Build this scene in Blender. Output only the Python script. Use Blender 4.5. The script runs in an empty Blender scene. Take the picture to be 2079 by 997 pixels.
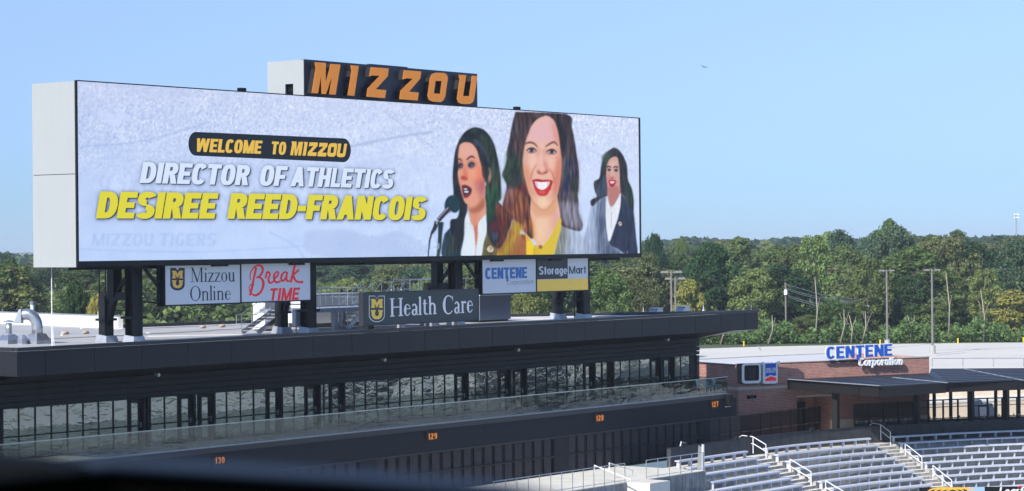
import bpy, math, random
import numpy as np
from mathutils import Vector, Matrix

random.seed(7); rng = np.random.default_rng(7)
SC = bpy.context.scene
COL = SC.collection
R = math.radians
HAZE = 0.00015

# ------------------------------------------------------------------ camera
F_PX = 4870.0                      # focal length in photo pixels (photo 2079 px wide)
YAW = R(36.8); ROLL = 0.009
CAMZ = 13.1
FW = Vector((math.cos(YAW), math.sin(YAW), 0)); RT = Vector((math.sin(YAW), -math.cos(YAW), 0)); UP = Vector((0, 0, 1))
EX = RT * math.cos(ROLL) - UP * math.sin(ROLL)
EY = RT * math.sin(ROLL) + UP * math.cos(ROLL)
cam_d = bpy.data.cameras.new("camera"); cam = bpy.data.objects.new("camera", cam_d); COL.objects.link(cam)
cam_d.sensor_width = 36; cam_d.lens = 36 * F_PX / 2079; cam_d.clip_start = 0.1; cam_d.clip_end = 12000
m = Matrix((EX, EY, -FW)).transposed().to_4x4(); m.translation = Vector((0, 0, CAMZ)); cam.matrix_world = m
cam_d.dof.use_dof = True; cam_d.dof.focus_distance = 160; cam_d.dof.aperture_fstop = 6.4
SC.camera = cam

# ------------------------------------------------------------------ world and sun
SUN_DIR = Vector((-0.80, -0.012, 0.59)).normalized()     # towards the sun
sun_el = math.asin(SUN_DIR.z); sun_az = math.atan2(SUN_DIR.x, SUN_DIR.y)
W = bpy.data.worlds.new("World"); SC.world = W; W.use_nodes = True
nt = W.node_tree; bg = nt.nodes['Background']
sky = nt.nodes.new('ShaderNodeTexSky'); sky.sky_type = 'NISHITA'; sky.sun_disc = False
sky.sun_elevation = sun_el; sky.sun_rotation = sun_az
sky.air_density = 1.0; sky.dust_density = 0.25; sky.ozone_density = 3.0; sky.altitude = 0
hs = nt.nodes.new('ShaderNodeMix'); hs.data_type = 'RGBA'; hs.blend_type = 'MULTIPLY'; hs.inputs[0].default_value = 1
wt = nt.nodes.new('ShaderNodeTexCoord'); wsx = nt.nodes.new('ShaderNodeSeparateXYZ'); nt.links.new(wt.outputs['Generated'], wsx.inputs[0])
wr = nt.nodes.new('ShaderNodeValToRGB'); nt.links.new(wsx.outputs[2], wr.inputs[0]); nt.links.new(wr.outputs[0], hs.inputs[7])     # clear blue down to the skyline, all round
_e = wr.color_ramp.elements; _e[0].position = 0.0; _e[0].color = (.29,.45,.83,1); _e[1].position = .30; _e[1].color = (.85,.9,1,1)
for _p, _c in ((.026,(.295,.432,.75,1)),(.052,(.36,.446,.735,1)),(.10,(.475,.512,.70,1))): _x = _e.new(_p); _x.color = _c
nt.links.new(sky.outputs[0], hs.inputs[6]); nt.links.new(hs.outputs[2], bg.inputs[0])
bg.inputs[1].default_value = 0.15
sl = bpy.data.lights.new("sun", 'SUN'); sl.energy = 4.8; sl.angle = R(0.53); sl.color = (1.0, 0.955, 0.88)
so = bpy.data.objects.new("sun", sl); COL.objects.link(so); so.rotation_euler = SUN_DIR.to_track_quat('Z', 'Y').to_euler(); so.location = (60, 60, 60)
SC.view_settings.view_transform = 'Standard'; SC.view_settings.look = 'None'; SC.view_settings.exposure = 0.45; SC.view_settings.gamma = 1

# ------------------------------------------------------------------ photo pixel -> place
def ray(px, py):
    return FW * F_PX + EX * (px - 1039.5) + EY * (498.5 - py)
C0 = Vector((0, 0, CAMZ))
def onY(px, py, Y):
    d = ray(px, py); return C0 + d * (Y / d.y)
def onZ(px, py, Z):
    d = ray(px, py); return C0 + d * ((Z - CAMZ) / d.z)
def atD(px, py, D):
    d = ray(px, py); return C0 + d * (D / F_PX)
def LD(L, D, z=0.0):
    v = FW * D + RT * L; return Vector((v.x, v.y, z))

# ------------------------------------------------------------------ objects
ORG = {}
def tag(o, label=None, cat=None, group=None, kind=None):
    if label: o['label'] = label
    if cat: o['category'] = cat
    if group: o['group'] = group
    if kind: o['kind'] = kind
    return o
def thing(name, loc, label, cat, group=None):
    o = bpy.data.objects.new(name, None); COL.objects.link(o); o.location = loc; o.empty_display_size = 0.3
    ORG[o.name] = Vector(loc); return tag(o, label, cat, group)
def kids(o): return [c for c in COL.objects if c.parent == o]
class MB:
    def __init__(s): s.v = []; s.f = []; s.uv = None
    def q(s, a, b, c, d):
        n = len(s.v); s.v += [tuple(a), tuple(b), tuple(c), tuple(d)]; s.f.append((n, n+1, n+2, n+3)); return s
    def poly(s, pts):
        n = len(s.v); s.v += [tuple(p) for p in pts]; s.f.append(tuple(range(n, n+len(pts)))); return s
    def box(s, x0, x1, y0, y1, z0, z1):
        return s.hexa([(x0,y0,z0),(x1,y0,z0),(x1,y1,z0),(x0,y1,z0),(x0,y0,z1),(x1,y0,z1),(x1,y1,z1),(x0,y1,z1)])
    def hexa(s, p):
        n = len(s.v); s.v += [tuple(a) for a in p]
        s.f += [(n,n+3,n+2,n+1),(n+4,n+5,n+6,n+7),(n,n+1,n+5,n+4),(n+1,n+2,n+6,n+5),(n+2,n+3,n+7,n+6),(n+3,n,n+4,n+7)]; return s
    def bar(s, a, b, w, h=None, up=(0,0,1)):
        a = Vector(a); b = Vector(b); h = h or w; d = (b-a).normalized(); u = Vector(up)
        if abs(d.dot(u)) > 0.99: u = Vector((0,1,0))
        r = d.cross(u).normalized()*(w/2); t = r.cross(d).normalized()*(h/2)
        return s.hexa([a-r-t,a+r-t,b+r-t,b-r-t,a-r+t,a+r+t,b+r+t,b-r+t])
    def tube(s, pts, r, n=8, cap=True):
        pts = [Vector(p) for p in pts]; k = len(pts); rs = r if isinstance(r, (list, tuple)) else [r]*k
        base = len(s.v); pu = None
        for i, p in enumerate(pts):
            d = (pts[min(i+1,k-1)]-pts[max(i-1,0)]).normalized()
            if pu is None: pu = d.orthogonal().normalized()
            u = (pu - d*pu.dot(d)).normalized(); pu = u; w = d.cross(u)
            for j in range(n):
                a = 2*math.pi*j/n; s.v.append(tuple(p+(u*math.cos(a)+w*math.sin(a))*rs[i]))
        for i in range(k-1):
            for j in range(n):
                a = base+i*n+j; b = base+i*n+(j+1)%n; s.f.append((a,b,b+n,a+n))
        if cap:
            s.f.append(tuple(base+j for j in range(n))[::-1]); s.f.append(tuple(base+(k-1)*n+j for j in range(n)))
        return s
    def prism(s, pts, vec):                     # polygon extruded along vec
        n = len(s.v); k = len(pts); vec = Vector(vec); pts = [Vector(p) for p in pts]
        s.v += [tuple(p) for p in pts] + [tuple(p+vec) for p in pts]
        s.f.append(tuple(range(n,n+k))); s.f.append(tuple(range(n+2*k-1,n+k-1,-1)))
        for i in range(k):
            j = (i+1)%k; s.f.append((n+i,n+k+i,n+k+j,n+j))
        return s
    def build(s, name, mat, parent=None, kind=None, smooth=False, loc=None):
        if parent is not None: o0 = ORG[parent.name]
        elif loc is not None: o0 = Vector(loc)
        else:
            a = np.array(s.v); o0 = Vector(((a[:,0].min()+a[:,0].max())/2, (a[:,1].min()+a[:,1].max())/2, a[:,2].min()))
        me = bpy.data.meshes.new(name)
        me.from_pydata([(v[0]-o0.x, v[1]-o0.y, v[2]-o0.z) for v in s.v], [], s.f)
        if mat is not None: me.materials.append(mat)
        if smooth: me.polygons.foreach_set('use_smooth', [True]*len(me.polygons))
        me.update()
        o = bpy.data.objects.new(name, me); COL.objects.link(o)
        if parent is not None: o.parent = parent
        else: o.location = o0
        ORG[o.name] = o0
        if kind: o['kind'] = kind
        return o
def clone(src, parent, delta, name=None):        # a repeat of a part, sharing its mesh
    o = src.copy(); COL.objects.link(o); o.parent = parent; o.location = Vector(src.location) + Vector(delta); ORG[o.name] = ORG[src.name] + Vector(delta); return o
def copy_thing(t, loc, rz=0.0, scale=None, label=None):
    c = t.copy(); COL.objects.link(c); c.location = loc; c.rotation_euler = (0, 0, rz)
    if scale: c.scale = scale
    if label: c['label'] = label
    for k in kids(t):
        d = k.copy(); COL.objects.link(d); d.parent = c
    return c

# ------------------------------------------------------------------ materials
def s2l(c):
    return tuple((x/12.92 if x <= 0.04045 else ((x+0.055)/1.055)**2.4) for x in c)
def rgb(r, g, b): return s2l((r/255, g/255, b/255))
def mat(name, col, rough=0.6, metal=0.0, var=0.12, scale=3.0, bump=0.0, bscale=20.0, spec=0.5, stretch=(1,1,1), streak=0.0):
    M = bpy.data.materials.new(name); M.use_nodes = True; n = M.node_tree.nodes; l = M.node_tree.links
    b = n['Principled BSDF']; b.inputs['Roughness'].default_value = rough; b.inputs['Metallic'].default_value = metal
    b.inputs['Specular IOR Level'].default_value = spec
    tc = n.new('ShaderNodeTexCoord'); mp = n.new('ShaderNodeMapping'); mp.inputs['Scale'].default_value = stretch
    l.new(tc.outputs['Object'], mp.inputs[0])
    no = n.new('ShaderNodeTexNoise'); no.inputs['Scale'].default_value = scale; no.inputs['Detail'].default_value = 6; l.new(mp.outputs[0], no.inputs[0])
    rp = n.new('ShaderNodeMapRange'); rp.inputs[1].default_value = 0.3; rp.inputs[2].default_value = 0.7
    rp.inputs[3].default_value = 1-var; rp.inputs[4].default_value = 1+var; l.new(no.outputs[0], rp.inputs[0])
    fac = rp.outputs[0]
    if streak:
        mp2 = n.new('ShaderNodeMapping'); mp2.inputs['Scale'].default_value = (6,6,0.35); l.new(tc.outputs['Object'], mp2.inputs[0])
        n2 = n.new('ShaderNodeTexNoise'); n2.inputs['Scale'].default_value = 1.2; n2.inputs['Detail'].default_value = 4; l.new(mp2.outputs[0], n2.inputs[0])
        r2 = n.new('ShaderNodeMapRange'); r2.inputs[1].default_value = 0.35; r2.inputs[2].default_value = 0.65; r2.inputs[3].default_value = 1-streak; r2.inputs[4].default_value = 1; l.new(n2.outputs[0], r2.inputs[0])
        mm = n.new('ShaderNodeMath'); mm.operation = 'MULTIPLY'; l.new(fac, mm.inputs[0]); l.new(r2.outputs[0], mm.inputs[1]); fac = mm.outputs[0]
    mx = n.new('ShaderNodeVectorMath'); mx.operation = 'SCALE'; mx.inputs[0].default_value = col[:3]; l.new(fac, mx.inputs['Scale'])
    l.new(mx.outputs[0], b.inputs['Base Color'])
    if bump:
        nb = n.new('ShaderNodeTexNoise'); nb.inputs['Scale'].default_value = bscale; nb.inputs['Detail'].default_value = 4; l.new(mp.outputs[0], nb.inputs[0])
        bp = n.new('ShaderNodeBump'); bp.inputs['Strength'].default_value = bump; bp.inputs['Distance'].default_value = 0.05
        l.new(nb.outputs[0], bp.inputs['Height']); l.new(bp.outputs[0], b.inputs['Normal'])
    return M
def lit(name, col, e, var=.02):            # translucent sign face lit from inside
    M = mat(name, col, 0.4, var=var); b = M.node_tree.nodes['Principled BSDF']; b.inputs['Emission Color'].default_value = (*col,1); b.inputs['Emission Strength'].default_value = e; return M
def glow(name, col, strength=1.0):
    M = bpy.data.materials.new(name); M.use_nodes = True; b = M.node_tree.nodes['Principled BSDF']
    b.inputs['Base Color'].default_value = (0.01,0.01,0.01,1); b.inputs['Roughness'].default_value = 0.6
    b.inputs['Emission Color'].default_value = (*col, 1); b.inputs['Emission Strength'].default_value = strength
    return M
MT = {}
MT['dark_steel'] = mat('dark_painted_steel', (0.008,0.009,0.011), 0.5, spec=.3, var=0.2)
MT['charcoal'] = mat('charcoal_metal_panel', (0.017,0.0175,0.023), 0.45, var=0.10, scale=0.8, streak=0.10, spec=.3)
MT['charcoal_trim'] = mat('charcoal_coping', (0.022,0.023,0.029), 0.4, var=0.1)
MT['siding'] = mat('dark_siding', (0.019,0.019,0.024), 0.55, spec=.2, var=0.14, scale=0.7, streak=0.12)
MT['soffit'] = mat('bounce_lit_soffit_metal', (0.66,0.62,0.60), 0.5, var=0.05)  # end soffit made pale to carry the bounce light in its colour
MT['soffit_shaded'] = mat('shaded_soffit_metal', (0.012,0.012,0.012), 0.7, spec=.1, var=0.08)  # same soffit in near black, its shade put into the colour
MT['frame'] = mat('black_window_frame', (0.006,0.006,0.007), 0.5, spec=.25, var=0.1)
MT['block'] = mat('dark_painted_block', (0.014,0.0155,0.022), 0.7, spec=.25, var=0.12, scale=1.5, bump=0.3, bscale=3, streak=0.12)
MT['white_panel'] = mat('white_metal_cladding', (0.355,0.37,0.372), 0.4, var=0.015, scale=0.5, streak=0.03)
MT['navy'] = mat('navy_sign_face', (0.022,0.030,0.055), 0.45, var=0.08)
MT['amber'] = lit('amber_acrylic', (0.70,0.225,0.018), .38, var=0.05)
MT['black_return'] = mat('black_letter_return', (0.012,0.011,0.012), 0.4)
MT['roof'] = mat('grey_roof_membrane', (0.37,0.365,0.36), 0.8, var=0.12, scale=0.35, bump=0.1, bscale=2, stretch=(1,1,1))
MT['roof_white'] = mat('white_roof_membrane', (0.68,0.66,0.64), 0.7, var=0.05, scale=0.6, streak=0.06)
MT['conduit'] = mat('pale_conduit', (0.75,0.74,0.72), 0.5)
MT['galv'] = mat('galvanized_steel', (0.50,0.52,0.55), 0.30, metal=0.85, var=0.14, scale=4)
MT['galv_dull'] = mat('dull_galvanized_steel', (0.36,0.38,0.42), 0.5, metal=0.5, var=0.12, scale=3)
MT['alu'] = mat('bench_aluminium', (0.60,0.635,0.73), 0.4, metal=0.2, var=0.06, scale=2)
MT['concrete'] = mat('bleacher_concrete', (0.38,0.37,0.35), 0.85, var=0.18, scale=1.5, bump=0.15, bscale=10)
MT['concrete_lit'] = mat('pale_concrete', (0.60,0.58,0.52), 0.85, var=0.09, scale=0.8, bump=0.1, bscale=8)
MT['concrete_dirty_shaded'] = mat('stained_shaded_concrete', (0.34,0.34,0.34), 0.9, var=0.3, scale=1.2, bump=0.2, bscale=6, streak=0.45)  # real stains plus a darker tone for faces in shade
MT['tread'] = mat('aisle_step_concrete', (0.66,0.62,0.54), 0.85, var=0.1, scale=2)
MT['dark_wall'] = mat('dark_precast', (0.042,0.045,0.054), 0.7, var=0.3, scale=1.5, streak=0.2)
MT['screen_mesh'] = mat('dark_fence_infill', (0.016,0.018,0.024), 0.6, var=0.15)
MT['louvre'] = mat('dark_brown_panel', (0.042,0.037,0.041), 0.6, spec=.25, var=0.15)
MT['rail_white'] = mat('white_painted_rail', (0.76,0.76,0.78), 0.4, var=0.03)
MT['canopy'] = mat('canopy_roof_metal', (0.022,0.024,0.032), 0.5, spec=.35, var=0.15, scale=0.6, stretch=(1,1,1))
MT['canopy_face'] = mat('canopy_fascia', (0.013,0.012,0.0135), 0.55, spec=.25, var=0.1)
MT['seam'] = mat('canopy_seam', (0.22,0.24,0.28), 0.4)
MT['cream'] = mat('cream_split_block', (0.60,0.50,0.38), 0.85, var=0.08, scale=4, bump=0.3, bscale=12)
MT['stone'] = mat('stone_band', (0.47,0.42,0.37), 0.8, var=0.08)
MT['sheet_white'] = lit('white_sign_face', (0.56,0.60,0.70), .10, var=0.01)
MT['plastic_white'] = mat('white_sign_case', (0.78,0.79,0.80), 0.35, var=0.02)
MT['blue'] = mat('blue_acrylic', (0.012,0.10,0.50), 0.35, var=0.05)
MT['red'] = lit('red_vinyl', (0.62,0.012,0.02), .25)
MT['ink'] = mat('navy_vinyl', (0.018,0.030,0.075), 0.45, var=0.04)
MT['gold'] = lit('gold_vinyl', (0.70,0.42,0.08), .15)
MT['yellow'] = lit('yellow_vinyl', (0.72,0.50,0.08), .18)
MT['slate'] = mat('slate_sign_face', (0.045,0.060,0.065), 0.4, var=0.06)
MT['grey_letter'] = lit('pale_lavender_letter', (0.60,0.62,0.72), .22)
MT['grey_text'] = mat('silver_vinyl', (0.35,0.37,0.42), 0.4, var=0.03)
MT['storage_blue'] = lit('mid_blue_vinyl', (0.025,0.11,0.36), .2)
MT['black_vinyl'] = mat('charcoal_vinyl', (0.035,0.036,0.045), 0.4, var=0.04)
MT['lamp_pole'] = mat('weathered_pole', (0.16,0.145,0.14), 0.5, var=0.12)
MT['bollard'] = mat('yellow_bollard_paint', (0.75,0.50,0.02), 0.5)
MT['bark'] = mat('grey_bark', (0.24,0.20,0.16), 0.9, var=0.3, scale=3)
MT['unit_blue'] = mat('blue_grey_unit', (0.165,0.185,0.245), 0.5, var=0.04)
MT['sandbag'] = mat('tan_sandbag', (0.46,0.34,0.26), 0.9, var=0.2, scale=6)
MT['digit'] = glow('amber_digit', rgb(235,140,40), 0.62)
def glass(name, tint, fac, base, rough=0.02, scl=(1.2,1.2,5.0), strength=0.25, trans=0.0, dist=0.05):
    M = bpy.data.materials.new(name); M.use_nodes = True; n = M.node_tree.nodes; l = M.node_tree.links
    n.remove(n['Principled BSDF']); out = n['Material Output']
    g = n.new('ShaderNodeBsdfGlossy'); g.inputs['Color'].default_value = (*tint,1); g.inputs['Roughness'].default_value = rough
    if trans: d = n.new('ShaderNodeBsdfTransparent'); d.inputs[0].default_value = (*base,1)
    else: d = n.new('ShaderNodeBsdfDiffuse'); d.inputs[0].default_value = (*base,1)
    mx = n.new('ShaderNodeMixShader'); mx.inputs[0].default_value = fac; l.new(d.outputs[0], mx.inputs[1]); l.new(g.outputs[0], mx.inputs[2]); l.new(mx.outputs[0], out.inputs[0])
    tc = n.new('ShaderNodeTexCoord'); mp = n.new('ShaderNodeMapping'); mp.inputs['Scale'].default_value = scl; l.new(tc.outputs['Object'], mp.inputs[0])
    oi = n.new('ShaderNodeObjectInfo'); sc_ = n.new('ShaderNodeVectorMath'); sc_.operation = 'SCALE'; sc_.inputs[0].default_value = (37,11,53); l.new(oi.outputs['Random'], sc_.inputs['Scale']); ad = n.new('ShaderNodeVectorMath'); l.new(mp.outputs[0], ad.inputs[0]); l.new(sc_.outputs[0], ad.inputs[1])
    no = n.new('ShaderNodeTexNoise'); no.inputs['Scale'].default_value = 1.0; no.inputs['Detail'].default_value = 2.5; no.inputs['Distortion'].default_value = 0.8; l.new(ad.outputs[0], no.inputs[0])
    bp = n.new('ShaderNodeBump'); bp.inputs['Strength'].default_value = strength; bp.inputs['Distance'].default_value = dist
    l.new(no.outputs[0], bp.inputs['Height']); l.new(bp.outputs[0], g.inputs['Normal'])
    return M
MT['pane'] = glass('reflective_window_glass', (0.50,0.56,0.535), 0.64, (0.03,0.035,0.035), scl=(0.9,0.9,2.6), strength=0.24, dist=0.05)
MT['rail_glass'] = glass('clear_railing_glass', (0.40,0.43,0.42), 0.20, (0.80,0.86,0.84), scl=(0.6,0.6,2.0), strength=0.4, trans=1.0, dist=0.05)
MT['shade_glass'] = glass('dark_fence_screen', (0.05,0.05,0.06), 0.14, (0.60,0.60,0.62), trans=1.0, rough=0.5, strength=0.0)
# ------------------------------------------------------------------ lettering: every glyph is a list of strips (two polylines)
def rect(x0, y0, x1, y1): return ([(x0,y0),(x1,y0)], [(x0,y1),(x1,y1)])
def ring(cx, cy, rx, ry, tx, ty, a0=0, a1=360, n=None, e=2.0):
    n = n or max(6, int(abs(a1-a0)/12)); A = []; B = []
    for i in range(n+1):
        a = R(a0+(a1-a0)*i/n); c = math.cos(a); s = math.sin(a)
        k = (abs(c)**e+abs(s)**e)**(-1/e)
        A.append((cx+rx*c*k, cy+ry*s*k)); B.append((cx+(rx-tx)*c*k, cy+(ry-ty)*s*k))
    return (A, B)
def para(x0, y0, x1, y1, w): return ([(x0,y0),(x0+w,y0)], [(x1,y1),(x1+w,y1)])
def smooth(pts, n=5):
    P = [np.array(p, float) for p in pts]; out = []
    for i in range(len(P)-1):
        a = P[max(i-1,0)]; b = P[i]; c = P[i+1]; d = P[min(i+2,len(P)-1)]
        for j in range(n):
            t = j/n; out.append(0.5*((2*b)+(-a+c)*t+(2*a-5*b+4*c-d)*t*t+(-a+3*b-3*c+d)*t**3))
    out.append(P[-1]); return out
def ribbon(pts, w=None, n=5, sm=True):           # points (x, y[, width])
    if w is not None: pts = [(p[0], p[1], w) for p in pts]
    P = smooth(pts, n) if sm else [np.array(p, float) for p in pts]
    A = []; B = []
    for i, p in enumerate(P):
        d = P[min(i+1,len(P)-1)][:2]-P[max(i-1,0)][:2]; L = math.hypot(*d) or 1; nx, ny = -d[1]/L, d[0]/L
        A.append((p[0]+nx*p[2]/2, p[1]+ny*p[2]/2)); B.append((p[0]-nx*p[2]/2, p[1]-ny*p[2]/2))
    return (A, B)
def sans(ch, W=0.58, v=0.2, h=0.17):
    t = v; e = 2.6
    if ch == ' ': return [], 0.2
    if ch == 'I': return [rect(0,0,t,1)], t
    if ch == 'L': return [rect(0,0,t,1), rect(t,0,W*.85,h)], W*.85
    if ch == 'E': return [rect(0,0,t,1), rect(t,0,W*.92,h), rect(t,.5-h*.48,W*.84,.5+h*.48), rect(t,1-h,W*.92,1)], W*.92
    if ch == 'F': return [rect(0,0,t,1), rect(t,.46-h*.48,W*.8,.46+h*.48), rect(t,1-h,W*.88,1)], W*.86
    if ch == 'T': return [rect(0,1-h,W,1), rect(W/2-t/2,0,W/2+t/2,1-h)], W
    if ch == 'H': return [rect(0,0,t,1), rect(W-t,0,W,1), rect(t,.5-h*.5,W-t,.5+h*.5)], W
    if ch == 'A': return [para(0,0,W*.55-t*.5,1,t), para(W*1.1-t,0,W*.55-t*.5,1,t), rect(t*1.1,.2,W*1.1-t*1.1,.2+h*.85)], W*1.1
    if ch == 'N': return [rect(0,0,t*.95,1), rect(W*1.05-t*.95,0,W*1.05,1), para(W*1.05-t*1.05,0,0,1,t*1.05)], W*1.05
    if ch == 'M':
        w = W*1.35; return [rect(0,0,t*.92,1), rect(w-t*.92,0,w,1), para(w/2-t*.42,0,0,1,t*.95), para(w/2-t*.52,0,w-t*.95,1,t*.95)], w
    if ch == 'W':
        w = W*1.6; q = t*.9; return [para(w*.25-q/2,0,0,1,q), para(w*.25-q/2,0,w*.5-q/2,1,q), para(w*.75-q/2,0,w*.5-q/2,1,q), para(w*.75-q/2,0,w-q,1,q)], w
    if ch == 'Z': return [rect(0,1-h,W,1), rect(0,0,W,h), para(0,h,W-t*1.3,1-h,t*1.3)], W
    if ch == 'O': return [ring(W*.52,.5,W*.52,.515,t,h,e=e)], W*1.04
    if ch == 'U': return [rect(0,.4,t,1), rect(W-t,.4,W,1), ring(W/2,.4,W/2,.415,t,h,180,360,e=e)], W
    if ch == 'C': return [ring(W*.52,.5,W*.52,.515,t,h,38,322,e=e)], W
    if ch == 'G': return [ring(W*.52,.5,W*.52,.515,t,h,38,322,e=e), rect(W*.6,.36,W,.36+h), rect(W-t,.1,W,.36)], W*1.02
    if ch == 'D':
        return [rect(0,0,t,1), rect(t,1-h,W*.45,1), rect(t,0,W*.45,h), ring(W*.45,.5,W*.57,.5,t,h,-90,90,e=2.4)], W*1.02
    if ch in 'RPB':
        s = [rect(0,0,t,1), rect(t,1-h,W*.52,1), rect(t,.42,W*.52,.42+h*.95), ring(W*.52,.71,W*.46,.29,t,h*.98,-90,90,e=2.4)]
        if ch == 'R': s.append(para(W*.98-t*.95,0,W*.40,.43,t*1.02))
        if ch == 'B': s += [rect(t,0,W*.52,h), ring(W*.52,.25,W*.48,.25,t,h*.98,-90,90,e=2.4)]
        return s, W*.98
    if ch == 'S':
        a = ring(W/2,.742,W/2,.272,t,h,25,270,e=2.3); b = ring(W/2,.258,W/2,.272,t,h,90,-155,e=2.3)
        return [a, b], W
    if ch == '-': return [rect(0,.32,W*.5,.32+h)], W*.5
    # digits
    if ch == '0': return [ring(W/2,.5,W/2,.51,t,h)], W
    if ch == '1': return [rect(W*.35,0,W*.35+t,1), para(W*.08,.68,W*.35,.86,t)], W*.35+t
    if ch == '2': return [ring(W/2,.72,W/2,.28,t,h,170,-30), rect(0,0,W,h), para(0,h,W-t*1.3,.66,t*1.25)], W
    if ch == '3': return [ring(W/2,.74,W/2,.26,t,h,150,-90), ring(W/2,.27,W/2,.27,t,h,90,-150)], W
    if ch == '7': return [rect(0,1-h,W,1), para(W*.2,0,W-t,1-h,t)], W
    if ch == '8': return [ring(W/2,.74,W*.47,.26,t,h), ring(W/2,.27,W/2,.28,t,h)], W
    if ch == '9': return [ring(W/2,.68,W/2,.32,t,h), ring(W/2,.5,W/2,.5,t,h,0,-140)], W
    # lower case, x-height .72
    x = .72; c = .5*W
    if ch == 'o': return [ring(W*.48,x/2,W*.48,x/2+.01,t,h*.9)], W*.96
    if ch == 'r': return [rect(0,0,t,x), ring(W*.36,x-.28,W*.34,.28,t,h,140,50)], W*.58
    if ch == 'a': return [ring(W*.44,x/2,W*.44,x/2+.01,t,h*.9), rect(W*.88-t,0,W*.88,x)], W*.88
    if ch == 'g': return [ring(W*.44,x/2,W*.44,x/2+.01,t,h*.9), rect(W*.88-t,0,W*.88,x), ring(W*.44,0,W*.44,.25,t,h,0,-150)], W*.88
    if ch == 'e': return [ring(W*.46,x/2,W*.46,x/2+.01,t,h*.9,0,320), rect(t*.8,x/2-h*.35,W*.9,x/2+h*.2)], W*.92
    if ch == 't': return [rect(W*.12,0,W*.12+t,.93), rect(0,x-h*.8,W*.52,x)], W*.52
    if ch == 'p': return [ring(W*.44,x/2,W*.44,x/2+.01,t,h*.9), rect(0,-.25,t,x)], W*.88
    if ch == 'i': return [rect(0,0,t,x), rect(0,.82,t,1)], t
    if ch == 'n': return [rect(0,0,t,x), rect(W*.82-t,0,W*.82,x-.26), ring(W*.45,x-.28,W*.37,.29,t,h,180,0)], W*.82
    if ch == 'f': return [rect(W*.12,0,W*.12+t,.75), rect(0,x-h*.8,W*.52,x), ring(W*.12+t*1.5,.74,t*1.5,.26,t,h,180,70)], W*.5
    if ch == 'l': return [rect(0,0,t,1)], t
    if ch == 'd': return [ring(W*.44,x/2,W*.44,x/2+.01,t,h*.9), rect(W*.88-t,0,W*.88,1)], W*.88
    return [rect(0,0,W,1)], W
def serif(ch, k=0.105, n=0.035, **_):
    sx = 0.07; x = .64
    def foot(cx, y, w=.2): return rect(cx-w/2, y, cx+w/2, y+n)
    def stem(cx, y0, y1, w=k): return rect(cx-w/2, y0, cx+w/2, y1)
    if ch == ' ': return [], .3
    if ch == 'M': return [stem(.16,0,1,n*1.2), para(.12,1,.50,0,k*1.15), para(.53,0,.80,1,n*1.3), stem(.88,0,1,k*1.1), foot(.16,0,.3), foot(.88,0,.32), rect(0,1-n,.2,1), rect(.8,1-n,1.02,1)], 1.04
    if ch == 'H': return [stem(.16,0,1,k*1.1), stem(.74,0,1,k*1.1), rect(.2,.48,.7,.48+n*1.2), foot(.16,0,.32), foot(.74,0,.32), foot(.16,1-n,.32), foot(.74,1-n,.32)], .9
    if ch == 'O':
        A = []; B = []
        for i in range(41):
            a = 2*math.pi*i/40; A.append((.41+.41*math.cos(a), .5+.515*math.sin(a))); B.append((.41+(.41-k*1.1*abs(math.cos(a))**.8-n*.3)*math.cos(a), .5+(.515-n*1.3)*math.sin(a)))
        return [(A,B)], .82
    if ch == 'C':
        A = []; B = []
        for i in range(33):
            a = R(42+i*(276/32)); A.append((.42+.42*math.cos(a), .5+.515*math.sin(a))); th = k*1.15*max(0,-math.cos(a))**.7+n*1.1
            B.append((.42+(.42-th)*math.cos(a), .5+(.515-n*1.4)*math.sin(a)))
        return [(A,B), rect(.72,.68,.755,.96)], .78
    if ch == 'i': return [stem(.1,0,x), foot(.1,0,.22), rect(.0,x-n*1.5,.06,x-n*.2), ring(.1,.9,.055,.065,.054,.064)], .22
    if ch == 'z': return [rect(.03,x-n*1.3,.44,x), rect(0,0,.44,n*1.3), para(.0,n,.33,x-n,k*1.1), rect(.03,x-.13,.055,x), rect(.425,0,.45,.14)], .46
    if ch == 'o':
        A = []; B = []
        for i in range(31):
            a = 2*math.pi*i/30; A.append((.24+.24*math.cos(a), x/2+(x/2+.01)*math.sin(a))); B.append((.24+(.24-k*.95*abs(math.cos(a))-n*.4)*math.cos(a), x/2+(x/2+.01-n*1.2)*math.sin(a)))
        return [(A,B)], .48
    if ch == 'u': return [stem(.12,.14,x), stem(.43,0,x), ring(.27,.16,.2,.17,k,n*1.7,180,345), rect(0,x-n,.08,x), rect(.32,x-n,.38,x), rect(.48,0,.54,n*1.5)], .54
    if ch == 'n': return [stem(.12,0,x), stem(.45,0,x-.16), ring(.285,x-.18,.22,.19,k,n*1.9,170,0), foot(.12,0,.24), foot(.45,0,.24), rect(0,x-n*1.6,.08,x-n*.3)], .58
    if ch == 'l': return [stem(.1,0,1.02), foot(.1,0,.22), rect(0,1.02-n*1.6,.06,1.02-n*.3)], .22
    if ch == 'h': return [stem(.12,0,1.02), stem(.45,0,x-.16), ring(.285,x-.18,.22,.19,k,n*1.9,170,0), foot(.12,0,.24), foot(.45,0,.24), rect(0,1.02-n*1.6,.08,1.02-n*.3)], .58
    if ch == 'e':
        A = []; B = []
        for i in range(31):
            a = R(5+i*(325/30)); A.append((.23+.23*math.cos(a), x/2+(x/2+.01)*math.sin(a))); th = k*.95*max(0,-math.cos(a))**.8+n*1.0
            B.append((.23+(.23-th)*math.cos(a), x/2+(x/2+.01-n*1.2)*math.sin(a)))
        return [(A,B), rect(.07,.36,.43,.36+n)], .46
    if ch == 'a': return [stem(.34,.08,x-.12), ring(.2,x-.16,.165,.17,k*.8,n*1.5,165,0), ring(.2,.17,.19,.18,k,n*1.3,40,330), rect(.38,.0,.46,n*1.5)], .46
    if ch == 't': return [stem(.14,.1,.84), rect(0,x-n,.32,x), ring(.25,.12,.16,.13,k,n*1.6,180,320)], .34
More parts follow.
